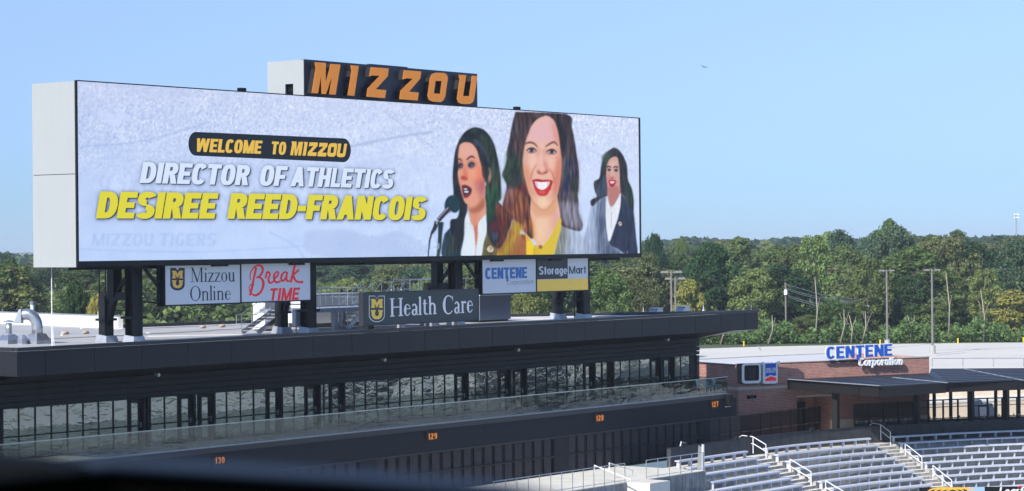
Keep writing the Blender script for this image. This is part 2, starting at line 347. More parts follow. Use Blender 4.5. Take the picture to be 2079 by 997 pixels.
    if ch == 'r': return [stem(.12,0,x), foot(.12,0,.24), ring(.26,x-.14,.14,.14,n*1.5,n*2.4,140,40), rect(0,x-n*1.6,.08,x-n*.3), ring(.34,x-.07,.05,.06,.049,.059)], .4
    return [rect(0,0,.4,1)], .4

class Plane:                                     # a vertical plane: u along, w = world z, o = towards the viewer
    def __init__(s, O, U, N): s.O = Vector(O); s.U = Vector(U).normalized(); s.N = Vector(N).normalized()
    def px(s, x, y):
        d = ray(x, y); t = (s.O-C0).dot(s.N)/d.dot(s.N); p = C0+d*t; return ((p-s.O).dot(s.U), p.z)
    def at(s, u, w, o=0.0): 
        p = s.O+s.U*u+s.N*o; return Vector((p.x, p.y, w))
def planeY(Y): return Plane((0,Y,0), (1,0,0), (0,-1,0))
def lay(mb, pl, strips, fn, off=0.004, depth=0.0, step=0.0012, k0=0):
    """strips -> quads on plane pl; fn maps glyph (x,y) -> (u,w); depth extrudes back"""
    for k, (A, B) in enumerate(strips):
        o = off+(k0+k)*step; n = len(mb.v); m_ = len(A)
        for a, b in zip(A, B):
            ua = fn(*a); ub = fn(*b); mb.v.append(tuple(pl.at(ua[0], ua[1], o))); mb.v.append(tuple(pl.at(ub[0], ub[1], o)))
        for i in range(m_-1): mb.f.append((n+2*i, n+2*i+2, n+2*i+3, n+2*i+1))
        if depth:
            n2 = len(mb.v)
            for a, b in zip(A, B):
                ua = fn(*a); ub = fn(*b); mb.v.append(tuple(pl.at(ua[0], ua[1], o-depth))); mb.v.append(tuple(pl.at(ub[0], ub[1], o-depth)))
            for i in range(m_-1):
                mb.f.append((n+2*i, n2+2*i, n2+2*i+2, n+2*i+2)); mb.f.append((n+2*i+1, n+2*i+3, n2+2*i+3, n2+2*i+1))
            mb.f.append((n, n+1, n2+1, n2)); mb.f.append((n+2*m_-2, n2+2*m_-2, n2+2*m_-1, n+2*m_-1))
def text(pl, s, p0, x1, ytop, font=sans, slant=0.0, gap=0.08, off=0.004, depth=0.0, W=0.58, v=0.2, h=0.17, per_letter=False, y1=None, thick=None, **kw):
    """p0 = photo pixel of the baseline's left end, x1 = photo x of the right end, ytop = photo y of the cap line above p0"""
    u0, w0 = pl.px(*p0); u1, w1 = pl.px(x1, y1 if y1 is not None else p0[1]); _, wt = pl.px(p0[0], ytop); H = wt-w0
    if y1 is None: w1 = w0
    x = 0; items = []
    for ch in s:
        st, adv = font(ch, W=W, v=v, h=h, **kw) if font is sans else font(ch, **kw)
        items.append((x, st)); x += adv+(gap if ch != ' ' else 0)
    tot = x-gap+slant; sx = (u1-u0)/tot
    mbs = []; mb = MB()
    for j, (xo, st) in enumerate(items):
        if per_letter: mb = MB()
        def fn(gx, gy, xo=xo):
            uu = u0+(xo+gx+slant*gy)*sx; return (uu, w0+(w1-w0)*(uu-u0)/(u1-u0)+gy*H)
        lay(mb, pl, st, fn, off, depth, k0=(j%3)*5*(1 if not per_letter else 1))
        if per_letter and st: mbs.append(mb)
    return mbs if per_letter else mb
def tri_fix(pts): return pts
def pxpoly(pl, pts, off=0.004, depth=0.0, mb=None):
    """polygon traced in photo pixels laid on the plane"""
    mb = mb or MB(); P = [pl.px(*p) for p in pts]
    front = [pl.at(u, w, off) for u, w in P]
    if depth: mb.prism(front, -pl.N*depth)
    else: mb.poly(front)
    return mb
def pxribbon(pl, pts, off, mb, depth=0.0):       # (x, y, width) in photo pixels
    st = ribbon(pts, sm=True, n=4)
    lay(mb, pl, [st], lambda x, y: pl.px(x, y), off, depth)
def zp(pts, ox, oy, k): return [(ox+p[0]/k, oy+p[1]/k) + tuple(q/k for q in p[2:]) for p in pts]
# ------------------------------------------------------------------ what the big display shows (painted as print, in numpy)
CX0, CY0, CW, CH = 150, 160, 1152, 384
def blur(a, r):
    if r <= 0: return a
    k = np.exp(-0.5*(np.arange(-int(3*r)-1, int(3*r)+2)/r)**2); k /= k.sum()
    a = np.apply_along_axis(lambda v: np.convolve(v, k, 'same'), 0, a)
    return np.apply_along_axis(lambda v: np.convolve(v, k, 'same'), 1, a)
def nz(sx, sy, seed):
    g = np.random.default_rng(seed).standard_normal((CH, CW)); 
    for ax, r in ((0, sy), (1, sx)):
        if r > 0:
            k = np.exp(-0.5*(np.arange(-int(3*r)-1, int(3*r)+2)/r)**2); k /= k.sum()
            g = np.apply_along_axis(lambda v: np.convolve(v, k, 'same'), ax, g)
    return g/g.std()
yy, xx = np.mgrid[0:CH, 0:CW]; xx = xx+CX0; yy = yy+CY0
CV = np.zeros((CH, CW, 3)); 
tx = np.clip((xx-154)/1140, 0, 1)[..., None]; ty = np.clip((yy-170-.066*(xx-154)*(1-(yy-170)/370))/360, 0, 1)[..., None]
CV[:] = np.array([198,210,243])*(1-ty)+np.array([188,211,252])*ty
CV += tx*np.array([14,12,6])
sp = nz(.9,1.4,1)*.7+nz(.6,.6,2)*.5; big = blur(nz(14,9,3), 0); streak_n = nz(.8,7,4); fine = nz(1.0,1.0,5)
crowd = np.clip(1.15-np.abs(yy-(260-.02*xx))/120+big*.10, 0, 1)*np.where((xx > 600) & (xx < 860), .8, 1)
low = np.clip((yy-440)/60, 0, 1)*np.clip((xx-640)/200, 0, 1)
CV += (sp*(11*crowd+6*low+1.8))[..., None]*np.array([1.1,1.0,.55])
CV += (big*1.6)[..., None]*np.array([1.3,1.0,.5])
def mask(pts, sm=True, b=.6):
    P = np.array([p[:2] for p in (smooth(list(pts)+[pts[0]], 5) if sm else pts)], float)
    pad = int(3*b)+3
    x0 = int(max(P[:,0].min()-pad, CX0)); x1 = int(min(P[:,0].max()+pad, CX0+CW-1)); y0 = int(max(P[:,1].min()-pad, CY0)); y1 = int(min(P[:,1].max()+pad, CY0+CH-1))
    if x1 <= x0 or y1 <= y0: return None
    ss = 2; gx = np.arange(x0, x1, 1/ss)+.25; gy = np.arange(y0, y1, 1/ss)+.25; X, Y = np.meshgrid(gx, gy); ins = np.zeros(X.shape, bool)
    for i in range(len(P)):
        ax, ay = P[i]; bx, by = P[(i+1) % len(P)]
        if ay == by: continue
        ins ^= ((ay > Y) != (by > Y)) & (X < (bx-ax)*(Y-ay)/(by-ay)+ax)
    M_ = ins.reshape(len(gy)//ss, ss, len(gx)//ss, ss).mean((1,3))
    M_ = blur(M_, b) if min(M_.shape) > 2 else M_
    return (slice(y0-CY0, y0-CY0+M_.shape[0]), slice(x0-CX0, x0-CX0+M_.shape[1])), M_
def paint(pts, col, a=1.0, b=.6, tex=0, sm=True, tcol=(1,1,1)):
    r = mask(pts, sm, b)
    if r is None: return
    sl_, M_ = r; c = np.array(col, float)[None, None, :]+(streak_n[sl_]*tex)[..., None]*np.array(tcol); M_ = (M_*a)[..., None]
    CV[sl_] = CV[sl_]*(1-M_)+np.clip(c, 0, 255)*M_
def pline(pts, w, col, a=1.0, b=.5):
    A, B = ribbon([(p[0], p[1], p[2] if len(p) > 2 else w) for p in pts], n=4); paint(list(A)+list(B)[::-1], col, a, b, sm=False)
# faint stadium behind the words
for (pts, w, c, a) in [([(620,312),(700,300),(800,280),(880,268)],5,(160,178,215),.6), ([(700,330),(800,312),(900,290)],3,(225,232,255),.5),
        ([(780,225),(830,265),(880,300)],5,(165,178,215),.35), ([(160,300),(300,285),(420,250)],4,(150,172,222),.4), ([(300,300),(380,270),(420,300)],5,(215,228,255),.5),
        ([(545,470),(600,500),(620,530)],2,(140,165,215),.45), ([(540,440),(545,480),(560,528)],2,(205,222,255),.5), ([(160,506),(400,512),(620,500)],2,(150,180,232),.5),
        ([(1180,290),(1240,330),(1290,350)],6,(188,200,240),.4), ([(880,240),(1000,262),(1040,268)],7,(185,195,228),.35), ([(274,190),(276,240)],5,(206,220,255),.5),
        ([(1010,235),(1012,300)],2,(225,232,255),.6), ([(960,222),(961,262)],2,(225,232,255),.5), ([(905,300),(760,345)],3,(222,230,255),.4), ([(930,330),(780,390)],3,(222,230,255),.35), ([(910,360),(880,460)],3,(222,230,255),.3)]:
    pline(pts, w, c, a, 1.2)
paint([(198,228),(215,222),(235,240),(238,216),(262,236),(240,248),(246,252),(228,258),(205,238)], (205,220,255), .75, 1, sm=False)
paint([(620,470),(700,466),(760,480),(820,470),(860,520),(640,520)], (158,175,220), .35, 3)
for i, ch in enumerate("MIZZOU TIGERS"):
    st, adv = sans(ch); gx_ = 186 if i == 0 else gx_
    for (A, B) in st: paint([(gx_+a[0]*33+a[1]*3, 500-a[1]*26) for a in A]+[(gx_+a[0]*33+a[1]*3, 500-a[1]*26) for a in list(B)[::-1]], (152,180,232), .35, .8, sm=False)
    gx_ += (adv+.09)*33
# dark glow around the words
def halo(pts, a=.55, b=5, dx=3, dy=4): paint([(x+dx, y+dy) for x, y in pts], (40,52,80), a, b, sm=False)
CV += (np.clip(nz(2,5,9), -1.5, 1.5)*5*np.exp(-((yy-392)/42.)**2)*(xx < 880)*(xx > 190))[..., None]
A_ = lambda *p: zp(p, 880, 255, 6.647); B_ = lambda *p: zp(p, 1020, 225, 5.865); C_ = lambda *p: zp(p, 860, 380, 6.3); D_ = lambda *p: zp(p, 1180, 280, 3.985)
# --- right woman
paint(D_((80,510),(130,470),(205,470),(240,840),(380,948),(30,948),(55,700),(76,590)), (150,165,195), .8, 1.6, 12)
paint(D_((130,520),(205,480),(215,760),(232,850),(330,948),(140,948)), (72,84,112), .75, 4, 14)
paint(D_((320,450),(385,520),(422,575),(445,800),(455,950),(378,950),(300,900),(228,842),(300,650)), (38,46,72), 1, .7, 8)
paint(D_((378,905),(384,948),(368,948)), (190,205,245), 1, .4); pline(D_((398,740,5),(384,860,6),(378,940,6)), 1, (12,14,26), .9)
paint(D_((265,80),(205,125),(165,225),(150,325),(106,358),(112,430),(130,478),(80,508),(92,555),(150,500),(215,470),(320,450),(400,560),(425,592),(425,500),(412,420),(380,340),(372,230),(340,145),(300,95)), (38,36,40), 1, .8, 12)
paint(D_((160,330),(200,300),(205,450),(150,480),(125,440)), (62,78,104), .8, 1.2, 10); paint(D_((170,150),(215,110),(240,160),(200,260),(170,280)), (48,66,52), .7, 1.5, 8)
paint(D_((380,350),(415,440),(420,560),(385,520),(370,430)), (24,58,44), .8, 1.5, 10)
paint(D_((272,150),(228,178),(208,240),(204,320),(214,405),(216,470),(246,560),(312,470),(316,355),(312,260),(300,170)), (206,160,150), 1, .7, 3)
paint(D_((216,400),(300,395),(310,470),(246,555),(218,470)), (178,112,104), .8, 1.5); paint(D_((212,300),(250,290),(240,400),(214,400)), (186,112,110), .5, 2.5)
paint(D_((225,200),(285,190),(280,235),(225,235)), (232,196,186), .6, 3); paint(D_((250,240),(262,300),(236,322),(236,300)), (222,176,160), .8, 1); paint(D_((236,320),(262,316),(264,332),(240,334)), (190,84,74), .8, 1)
pline(D_((208,240,10),(228,232,10),(242,244,6)), 1, (50,34,44)); pline(D_((262,244,8),(282,234,10),(302,246,7)), 1, (50,34,44))
paint(D_((212,258),(228,250),(242,262),(228,272)), (34,30,44), .95, .7); paint(D_((268,262),(284,252),(300,264),(284,276)), (30,28,42), .95, .7)
paint(D_((222,348),(250,340),(286,352),(262,396),(238,392)), (178,24,34), 1, .6); paint(D_((232,354),(252,350),(276,358),(256,372),(240,370)), (228,214,224), 1, .5)
paint(D_((210,465),(200,560),(204,710),(230,842),(290,665),(318,560),(322,450),(300,490),(248,575),(222,520)), (232,236,246), 1, .7, 3); pline(D_((246,600,2),(246,735,3)), 1, (60,70,100), .9)
pline(D_((205,500,3),(215,590,3),(245,570,3)), 1, (170,182,214), .8); pline(D_((330,640,3),(368,630,3)), 1, (20,22,40), .8)
paint(D_((300,690),(318,678),(332,700),(316,716)), (222,205,180), 1, .6); paint(D_((310,690),(322,692),(318,704)), (60,48,40), 1, .5)
# --- middle woman
paint(C_((1760,380),(1900,520),(1990,575),(2079,690),(2079,900),(1640,900),(1700,720)), (160,172,196), .75, 5, 14)
paint(C_((1760,420),(1860,560),(1800,900),(1650,900),(1720,650)), (112,116,108), .8, 5, 14)
paint(B_((160,18),(122,150),(90,330),(55,500),(60,580),(30,680),(4,770),(50,870),(52,1000))+C_((1055,20),(1050,130),(1018,240),(1120,380),(1240,480),(1330,620),(1420,640),(1500,300),(1730,300),(1760,480),(1900,545),(2010,562),(2040,485),(2012,400),(1980,290),(1986,200),(1970,80))+B_((905,950),(915,750),(898,600),(870,400),(830,200),(770,48)), (56,44,48), 1, .8, 16)
paint(B_((55,500),(120,480),(230,560),(260,780),(300,950),(200,960),(60,870),(10,775),(35,680)), (34,58,36), .72, 3, 14, tcol=(.6,1,.5))
paint(B_((150,750),(190,740),(200,860),(150,880)), (62,48,80), .5, 3); paint(B_((200,860),(290,870),(330,990),(150,990)), (92,28,30), .85, 3, 12)
paint(C_((1060,60),(1200,20),(1340,160),(1400,400),(1330,600),(1200,480),(1110,380),(1020,240)), (132,72,42), .9, 2.5, 22, tcol=(1.2,.8,.5)); paint(C_((1060,0),(1160,0),(1120,260),(1050,220)), (104,78,96), .6, 3, 16)
paint(B_((640,110),(720,200),(750,360),(740,520),(710,540),(690,380),(660,220)), (14,16,24), .95, 1.5, 6); paint(B_((745,520),(790,640),(760,820),(700,900),(715,700)), (38,70,84), .85, 2.5, 10)
paint(B_((780,560),(900,620),(860,800),(800,820),(790,660)), (62,52,92), .6, 5, 14); paint(B_((700,860),(830,760),(790,1000),(690,1000)), (36,36,76), .7, 4, 12); paint(B_((830,800),(905,780),(900,1000),(820,1000)), (48,58,42), .8, 3, 12)
paint(C_((1740,180),(1960,200),(1990,300),(2035,480),(2000,555),(1880,520),(1780,420)), (138,138,158), .78, 4, 18)
paint(B_((260,120),(380,60),(300,300),(200,500),(130,420),(200,260)), (92,70,80), .6, 4, 16)
paint(B_((520,56),(430,92),(350,180),(290,300),(262,400),(250,520),(248,640),(262,760),(290,880),(320,990))+C_((1375,150),(1370,330),(1400,500),(1420,680),(1490,765),(1560,700),(1640,600),(1720,480),(1745,330),(1712,130))+B_((662,1000),(682,900),(700,780),(706,650),(700,500),(682,350),(652,200),(600,92)), (234,184,162), 1, .8)
paint(B_((330,200),(520,80),(620,170),(640,330),(480,380),(330,340)), (226,178,196), .65, 5); paint(B_((580,100),(650,200),(690,400),(640,380),(600,200)), (214,128,108), .7, 4)
paint(B_((640,540),(705,600),(690,850),(640,980),(600,900),(620,740)), (216,112,84), .65, 5); paint(B_((250,640),(330,700),(330,960),(290,880),(262,760)), (222,132,84), .6, 4)
paint(B_((290,530),(400,520),(420,640),(360,720),(290,640)), (246,206,190), .6, 5); paint(B_((560,560),(640,560),(620,680),(560,680)), (246,206,190), .5, 5)
paint(B_((415,470),(450,470),(452,700),(415,690)), (222,160,150), .5, 4); paint(B_((470,380),(500,480),(510,640),(480,680),(450,560)), (248,206,196), .8, 3); paint(B_((510,560),(545,690),(530,740),(500,740)), (196,96,86), .6, 3)
paint(B_((412,715),(440,700),(480,735),(530,700),(548,725),(520,752),(470,765),(430,755)), (196,104,92), .75, 1.3); paint(B_((425,728),(450,735),(440,750)), (110,36,34), .8, .7); paint(B_((500,742),(530,728),(520,748)), (110,36,34), .8, .7)
pline(B_((410,640,6),(360,740,9),(340,820,5)), 1, (190,104,80), .55, 1.2); pline(B_((560,690,6),(600,760,9),(625,850,5)), 1, (190,104,80), .55, 1.2)
pline(B_((270,400,14),(330,378,22),(390,400,18),(420,440,8)), 1, (92,52,60), .92, .9); pline(B_((515,430,12),(570,395,20),(620,376,20),(665,420,8)), 1, (92,52,60), .92, .9)
for cx, cy in ((350,472),(590,488)):
    paint(B_((cx-62,cy+2),(cx-20,cy-30),(cx+30,cy-26),(cx+60,cy+12),(cx+20,cy+36),(cx-36,cy+34)), (150,96,96), .8, 1.2)
    paint(B_((cx-48,cy+4),(cx-16,cy-14),(cx+22,cy-14),(cx+48,cy+8),(cx+14,cy+20),(cx-28,cy+20)), (206,198,206), 1, .5)
    paint(B_((cx-18,cy-20),(cx+18,cy-20),(cx+26,cy+2),(cx+14,cy+24),(cx-14,cy+24),(cx-24,cy+2)), (58,66,74), 1, .5); paint(B_((cx-8,cy-8),(cx+10,cy-8),(cx+10,cy+10),(cx-8,cy+10)), (18,20,28), 1, .5)
    pline(B_((cx-60,cy+2,9),(cx-20,cy-22,14),(cx+25,cy-20,14),(cx+58,cy+10,10)), 1, (40,26,34), .95, .6); pline(B_((cx-50,cy+12,4),(cx-10,cy+28,6),(cx+40,cy+20,4)), 1, (110,66,64), .6, .8)
paint(B_((358,828),(420,815),(480,826),(540,824),(600,840),(585,900),(555,970),(520,1010),(440,1010),(400,960),(375,890)), (172,24,30), 1, .7)
paint(C_((1420,10),(1625,10),(1600,60),(1550,108),(1490,104),(1445,60)), (200,44,42), 1, .9); paint(C_((1470,50),(1560,60),(1540,90),(1490,84)), (240,120,110), .6, 1.5)
paint(B_((385,842),(470,850),(565,845),(550,900),(500,940),(460,942),(410,910)), (250,240,248), 1, .5)
for k in range(6): pline(B_((412+k*26,850,2.0),(416+k*25,925,2.0)), 1, (206,186,206), .6, .4)
paint(B_((158,20),(340,30),(520,48),(440,84),(362,150),(318,250),(280,360),(256,470),(236,560),(190,540),(170,380),(190,200)), (62,42,42), .97, 1.4, 18); paint(B_((520,48),(650,50),(772,50),(800,200),(770,380),(745,520),(712,520),(700,400),(676,260),(634,140),(580,80)), (52,38,42), .97, 1.4, 14)
paint(B_((655,130),(720,210),(752,360),(745,530),(714,540),(700,400),(680,240)), (16,15,22), .85, 2, 6)
for k in range(9): pline(B_((250+k*16,40+k*2,3),(205+k*10,240,4),(170+k*6,440,3)), 1, ((120,92,92),(36,26,30))[k%2], .5, .8)
for k in range(6): pline(B_((690+k*14,60,3),(770+k*10,300,4),(800+k*14,520,3)), 1, ((96,78,86),(30,24,30))[k%2], .5, .8)
for k in range(8): pline(C_((1075+k*28,60,14),(1070+k*30,240,16),(1110+k*28,430,10)), 1, ((170,104,64),(84,40,30))[k%2], .5, 1.0)
for k in range(6): pline(C_((1800+k*28,60,12),(1790+k*36,280,16),(1830+k*34,500,12)), 1, ((176,172,188),(92,88,104))[k%2], .5, 1.2)
pline(B_((300,540,4),(340,560,5),(400,548,4)), 1, (200,140,130), .5, .8); pline(B_((540,556,4),(590,568,5),(640,552,4)), 1, (196,130,118), .5, .8)
pline(B_((372,836,7),(480,842,6),(590,846,7)), 1, (120,14,20), .7, .7); pline(B_((438,1000,7),(515,1002,7)), 1, (150,24,30), .5, .9)
paint(B_((385,848),(410,852),(425,915),(405,905)), (196,168,180), .7, .9); paint(B_((548,850),(566,848),(548,900),(530,912)), (196,168,180), .7, .9)
pline(C_((1345,60,16),(1400,190,18),(1480,275,16),(1530,298,14),(1605,275,16),(1690,150,18)), 1, (186,118,76), .65, 1.4)
paint(C_((1380,150),(1480,260),(1530,290),(1600,265),(1700,120),(1720,200),(1690,320),(1600,380),(1500,390),(1400,330)), (214,150,98), .55, 3); paint(C_((1460,150),(1560,140),(1600,220),(1520,265),(1470,220)), (246,214,176), .7, 3)
paint(C_((1420,420),(1600,400),(1560,640),(1480,720),(1440,600)), (244,214,170), .6, 6); paint(C_((1370,420),(1410,430),(1430,660),(1380,640)), (226,140,40), .6, 3); paint(C_((1650,330),(1740,340),(1700,470),(1640,560)), (214,140,130), .5, 5)
paint(C_((1150,430),(1080,600),(1040,690),(900,900),(1340,900),(1330,640),(1230,600),(1262,500)), (156,108,36), 1, 1.5, 14, tcol=(1,.9,.4)); paint(C_((1160,440),(1255,490),(1240,600),(1130,640),(1020,800),(960,900),(1050,900),(1180,640),(1150,560)), (176,150,32), .8, 3, 10)
paint(C_((1180,640),(1320,660),(1330,900),(1200,900)), (166,100,58), .8, 4, 10); paint(C_((1240,605),(1310,630),(1320,700),(1270,660)), (118,42,20), .7, 2)
paint(C_((1318,600),(1325,900),(1420,900),(1416,780),(1380,690)), (246,206,28), 1, .8, 4); paint(C_((1312,590),(1345,660),(1350,690),(1310,680)), (232,168,70), 1, .8)
paint(C_((1420,740),(1500,770),(1560,710),(1650,590),(1752,400),(1762,500),(1720,680),(1640,900),(1425,900)), (222,192,44), 1, .8)
for k in range(24): pline(C_((1500+k*9,900-k*20,2.2),(1640+k*5,880-k*20,2.2)), 1, (176,146,34), .55, .4)
paint(C_((1425,745),(1500,775),(1480,900),(1430,900)), (216,180,36), .8, 2); paint(C_((1478,750),(1515,748),(1520,785),(1484,788)), (140,92,20), 1, .7); pline(C_((1418,780,6),(1418,895,6)), 1, (170,120,20), .9)
# soft modelling of the middle face
paint(B_((262,420),(300,520),(310,700),(330,860),(300,900),(268,780),(250,620)), (206,136,112), .55, 5); paint(B_((660,360),(704,520),(706,700),(680,900),(640,960),(650,760),(672,600)), (190,104,84), .6, 5)
paint(B_((468,440),(492,470),(512,640),(520,700),(496,690),(480,600)), (196,120,106), .45, 2.5); paint(B_((400,470),(440,430),(452,500),(430,560)), (196,128,116), .4, 3); paint(B_((500,450),(540,480),(530,540),(506,520)), (176,104,92), .5, 3)
paint(B_((440,690),(480,660),(520,690),(515,722),(480,735),(446,720)), (240,190,174), .7, 2.5); pline(B_((415,722,8),(432,742,9),(470,750,6),(505,746,9),(545,718,8)), 1, (140,62,56), .75, 1.0)
pline(B_((405,645,7),(372,700,10),(345,780,10),(336,840,6)), 1, (176,92,72), .6, 1.3); pline(B_((560,690,7),(598,745,10),(622,820,10),(628,880,6)), 1, (166,80,64), .6, 1.3)
paint(B_((330,880),(380,960),(420,1020),(350,1010),(312,940)), (196,124,88), .5, 4); paint(B_((620,900),(600,1000),(560,1040),(640,1030),(668,960)), (186,108,80), .55, 4)
# --- left woman
paint(C_((350,520),(300,570),(262,640),(245,890),(490,895),(530,560),(470,400)), (32,52,68), 1, .9, 10); paint(C_((330,620),(420,640),(440,800),(360,860),(320,740)), (36,44,28), .7, 3, 12)
paint(C_((810,540),(740,895),(905,895),(960,780),(1000,700),(930,600),(860,560)), (98,90,50), 1, 1, 9)
paint(A_((350,200),(420,100),(500,45),(580,28),(680,60),(760,140),(822,260),(862,420),(892,580),(910,760),(914,1000))+C_((985,60),(985,160),(960,190),(1040,280),(1130,400),(1088,560),(1040,690),(960,785),(880,720),(825,600),(805,480),(790,150),(600,60),(560,300),(535,420),(515,640),(450,820),(400,640),(350,560),(350,425),(430,400),(460,300),(440,180),(385,100))+A_((275,900),(264,700),(275,520),(300,340)), (20,24,30), 1, .9, 7)
paint(A_((600,120),(720,150),(800,260),(850,420),(890,600),(905,800),(905,1000),(760,1000),(740,800),(760,560),(740,420),(690,280)), (44,58,38), .9, 2.5, 12); paint(A_((520,190),(600,190),(690,290),(760,470),(790,540),(740,480),(650,330),(560,250)), (66,74,92), .75, 2.2, 8)
paint(A_((500,60),(580,45),(620,80),(560,120),(510,100)), (40,62,38), .7, 2, 8); paint(A_((700,600),(760,590),(740,900),(720,1000),(690,900),(700,760)), (26,70,42), .7, 3, 8)
paint(C_((800,60),(900,0),(960,100),(900,380),(850,470),(810,440)), (28,78,44), .8, 3.5, 10); paint(C_((940,190),(1010,250),(1130,400),(1088,560),(1040,690),(960,785),(935,740),(1000,600),(940,460),(920,330)), (98,48,26), .95, 1.5, 18, tcol=(1.2,.6,.4))
paint(C_((890,420),(960,440),(1010,560),(1000,700),(950,770),(960,640),(880,560),(830,560),(850,480)), (98,30,30), .75, 2.5, 12); paint(C_((850,580),(940,580),(960,650),(880,690)), (84,84,112), .8, 3, 10); paint(C_((1000,430),(1060,440),(1040,490),(1000,470)), (120,30,28), .8, 1.5)
paint(A_((430,225),(520,245),(590,335),(622,440),(652,560),(662,680),(700,760),(706,900),(700,1000))+C_((790,100),(800,330),(780,385),(705,470),(700,640),(668,895),(650,895),(650,560),(600,440),(575,250),(530,200),(500,120),(470,0))+A_((372,850),(345,760),(330,650),(345,560),(335,450),(342,350),(362,260)), (226,158,132), 1, .8)
paint(A_((380,250),(500,260),(580,360),(560,420),(360,420)), (230,176,162), .7, 4); paint(A_((590,440),(655,600),(660,740),(560,760),(540,640),(600,560)), (236,116,78), .8, 5); paint(A_((520,580),(600,600),(580,720),(500,700)), (238,168,138), .7, 4)
paint(A_((560,760),(690,720),(700,800),(640,900),(580,880)), (178,84,92), .55, 4); paint(A_((660,720),(700,740),(690,900),(640,990),(620,960)), (140,60,90), .5, 4); paint(A_((410,560),(440,560),(470,690),(440,700),(400,690)), (224,112,76), .8, 2.2); paint(A_((375,690),(420,680),(465,710),(455,745),(380,735)), (186,72,58), .9, 1.3)
paint(A_((385,700),(400,695),(402,722)), (90,22,24), .9, .8); paint(A_((335,650),(370,780),(400,960),(380,900),(345,760)), (212,108,88), .6, 2.5)
pline(A_((448,468,14),(490,432,22),(530,420,22),(562,450,8)), 1, (74,28,34), .95, .9); pline(A_((334,460,16),(360,455,20),(395,485,8)), 1, (74,28,34), .95, .9)
for cx, cy, s_ in ((515,530,1.0),(368,540,.72)):
    paint(A_((cx-55*s_,cy),(cx-20*s_,cy-48),(cx+35*s_,cy-40),(cx+58*s_,cy+5),(cx+10*s_,cy+50),(cx-40*s_,cy+40)), (112,56,66), .75, 2); paint(A_((cx-42*s_,cy),(cx,cy-28),(cx+40*s_,cy-5),(cx+10*s_,cy+32),(cx-30*s_,cy+26)), (26,34,44), 1, .9); paint(A_((cx-2,cy+2),(cx+18*s_,cy+2),(cx+14*s_,cy+20),(cx,cy+20)), (150,172,196), .9, .6)
paint(A_((385,810),(440,805),(490,830),(520,862),(505,930),(450,978),(415,968),(395,900)), (104,20,32), 1, .8); paint(A_((410,850),(470,850),(500,880),(470,930),(420,925)), (34,14,22), 1, .8); paint(A_((412,852),(460,850),(450,870),(415,866)), (210,220,236), 1, .5); paint(A_((418,880),(476,882),(470,912),(424,908)), (206,216,236), 1, .6); paint(A_((425,940),(490,930),(450,976)), (160,40,52), .8, 1)
paint(C_((540,220),(600,275),(690,235),(770,130),(790,240),(700,330),(600,330)), (146,76,48), .7, 3); paint(C_((600,330),(700,330),(690,460),(640,520)), (206,128,96), .6, 4); paint(C_((640,520),(700,480),(690,640),(660,895),(650,700)), (198,96,68), .8, 2)
paint(C_((570,322),(530,420),(520,640),(485,895),(655,895),(650,560),(600,452)), (222,234,246), 1, .7, 3); paint(C_((800,345),(702,472),(697,640),(668,895),(740,895),(770,720),(810,570)), (222,234,246), 1, .7, 3); pline(C_((530,470,5),(570,460,5),(640,560,5)), 1, (168,186,214), .8); pline(C_((540,480,8),(525,620,10)), 1, (150,172,204), .5, 2)
paint(A_((748,560),(775,600),(785,700),(755,780),(745,700),(760,640)), (206,150,140), .75, 1); paint(A_((698,770),(712,770),(712,815),(702,815)), (230,200,170), .9, .6)
for ox, oy in ((855,790),):
    paint(C_((ox-45,oy),(ox-5,oy-40),(ox+40,oy-5),(ox+30,oy+40),(ox-25,oy+40)), (214,206,186), 1, .7); pline(C_((ox-12,oy-22,7),(ox+10,oy+2,7),(ox-8,oy+20,7)), 1, (60,44,20), .9, .5); paint(C_((ox+8,oy-25),(ox+28,oy-6),(ox+16,oy+4)), (150,96,24), .9, .6)
# microphone
paint(C_((370,105),(320,125),(280,190),(270,260),(285,285),(340,300),(400,330),(450,300),(462,240),(455,180),(430,130)), (16,48,62), 1, .8, 8); paint(C_((400,130),(452,190),(440,290),(390,310)), (10,60,64), .8, 2)
pline(C_((345,255,60),(190,430,54)), 1, (30,32,44), 1, .7); pline(C_((320,262,14),(180,420,12)), 1, (206,202,214), .9, .7); pline(C_((360,310,12),(270,360,10)), 1, (112,60,70), .8, .8)
pline(C_((172,440,54),(150,520,50),(110,590,34)), 1, (28,36,44), 1, .7); pline(C_((166,440,16),(176,480,14)), 1, (230,220,228), .9, .7); pline(C_((110,580,22),(80,700,16),(62,905,12)), 1, (14,22,36), 1, .6)
pline(C_((225,450,70),(215,600,52),(205,760,46),(185,905,36)), 1, (18,38,50), 1, .8); pline(C_((200,720,12),(192,800,12)), 1, (216,216,220), .9, .6); pline(C_((190,800,10),(184,900,10)), 1, (56,108,52), .9, .6)
CV = np.clip(CV, 0, 255)

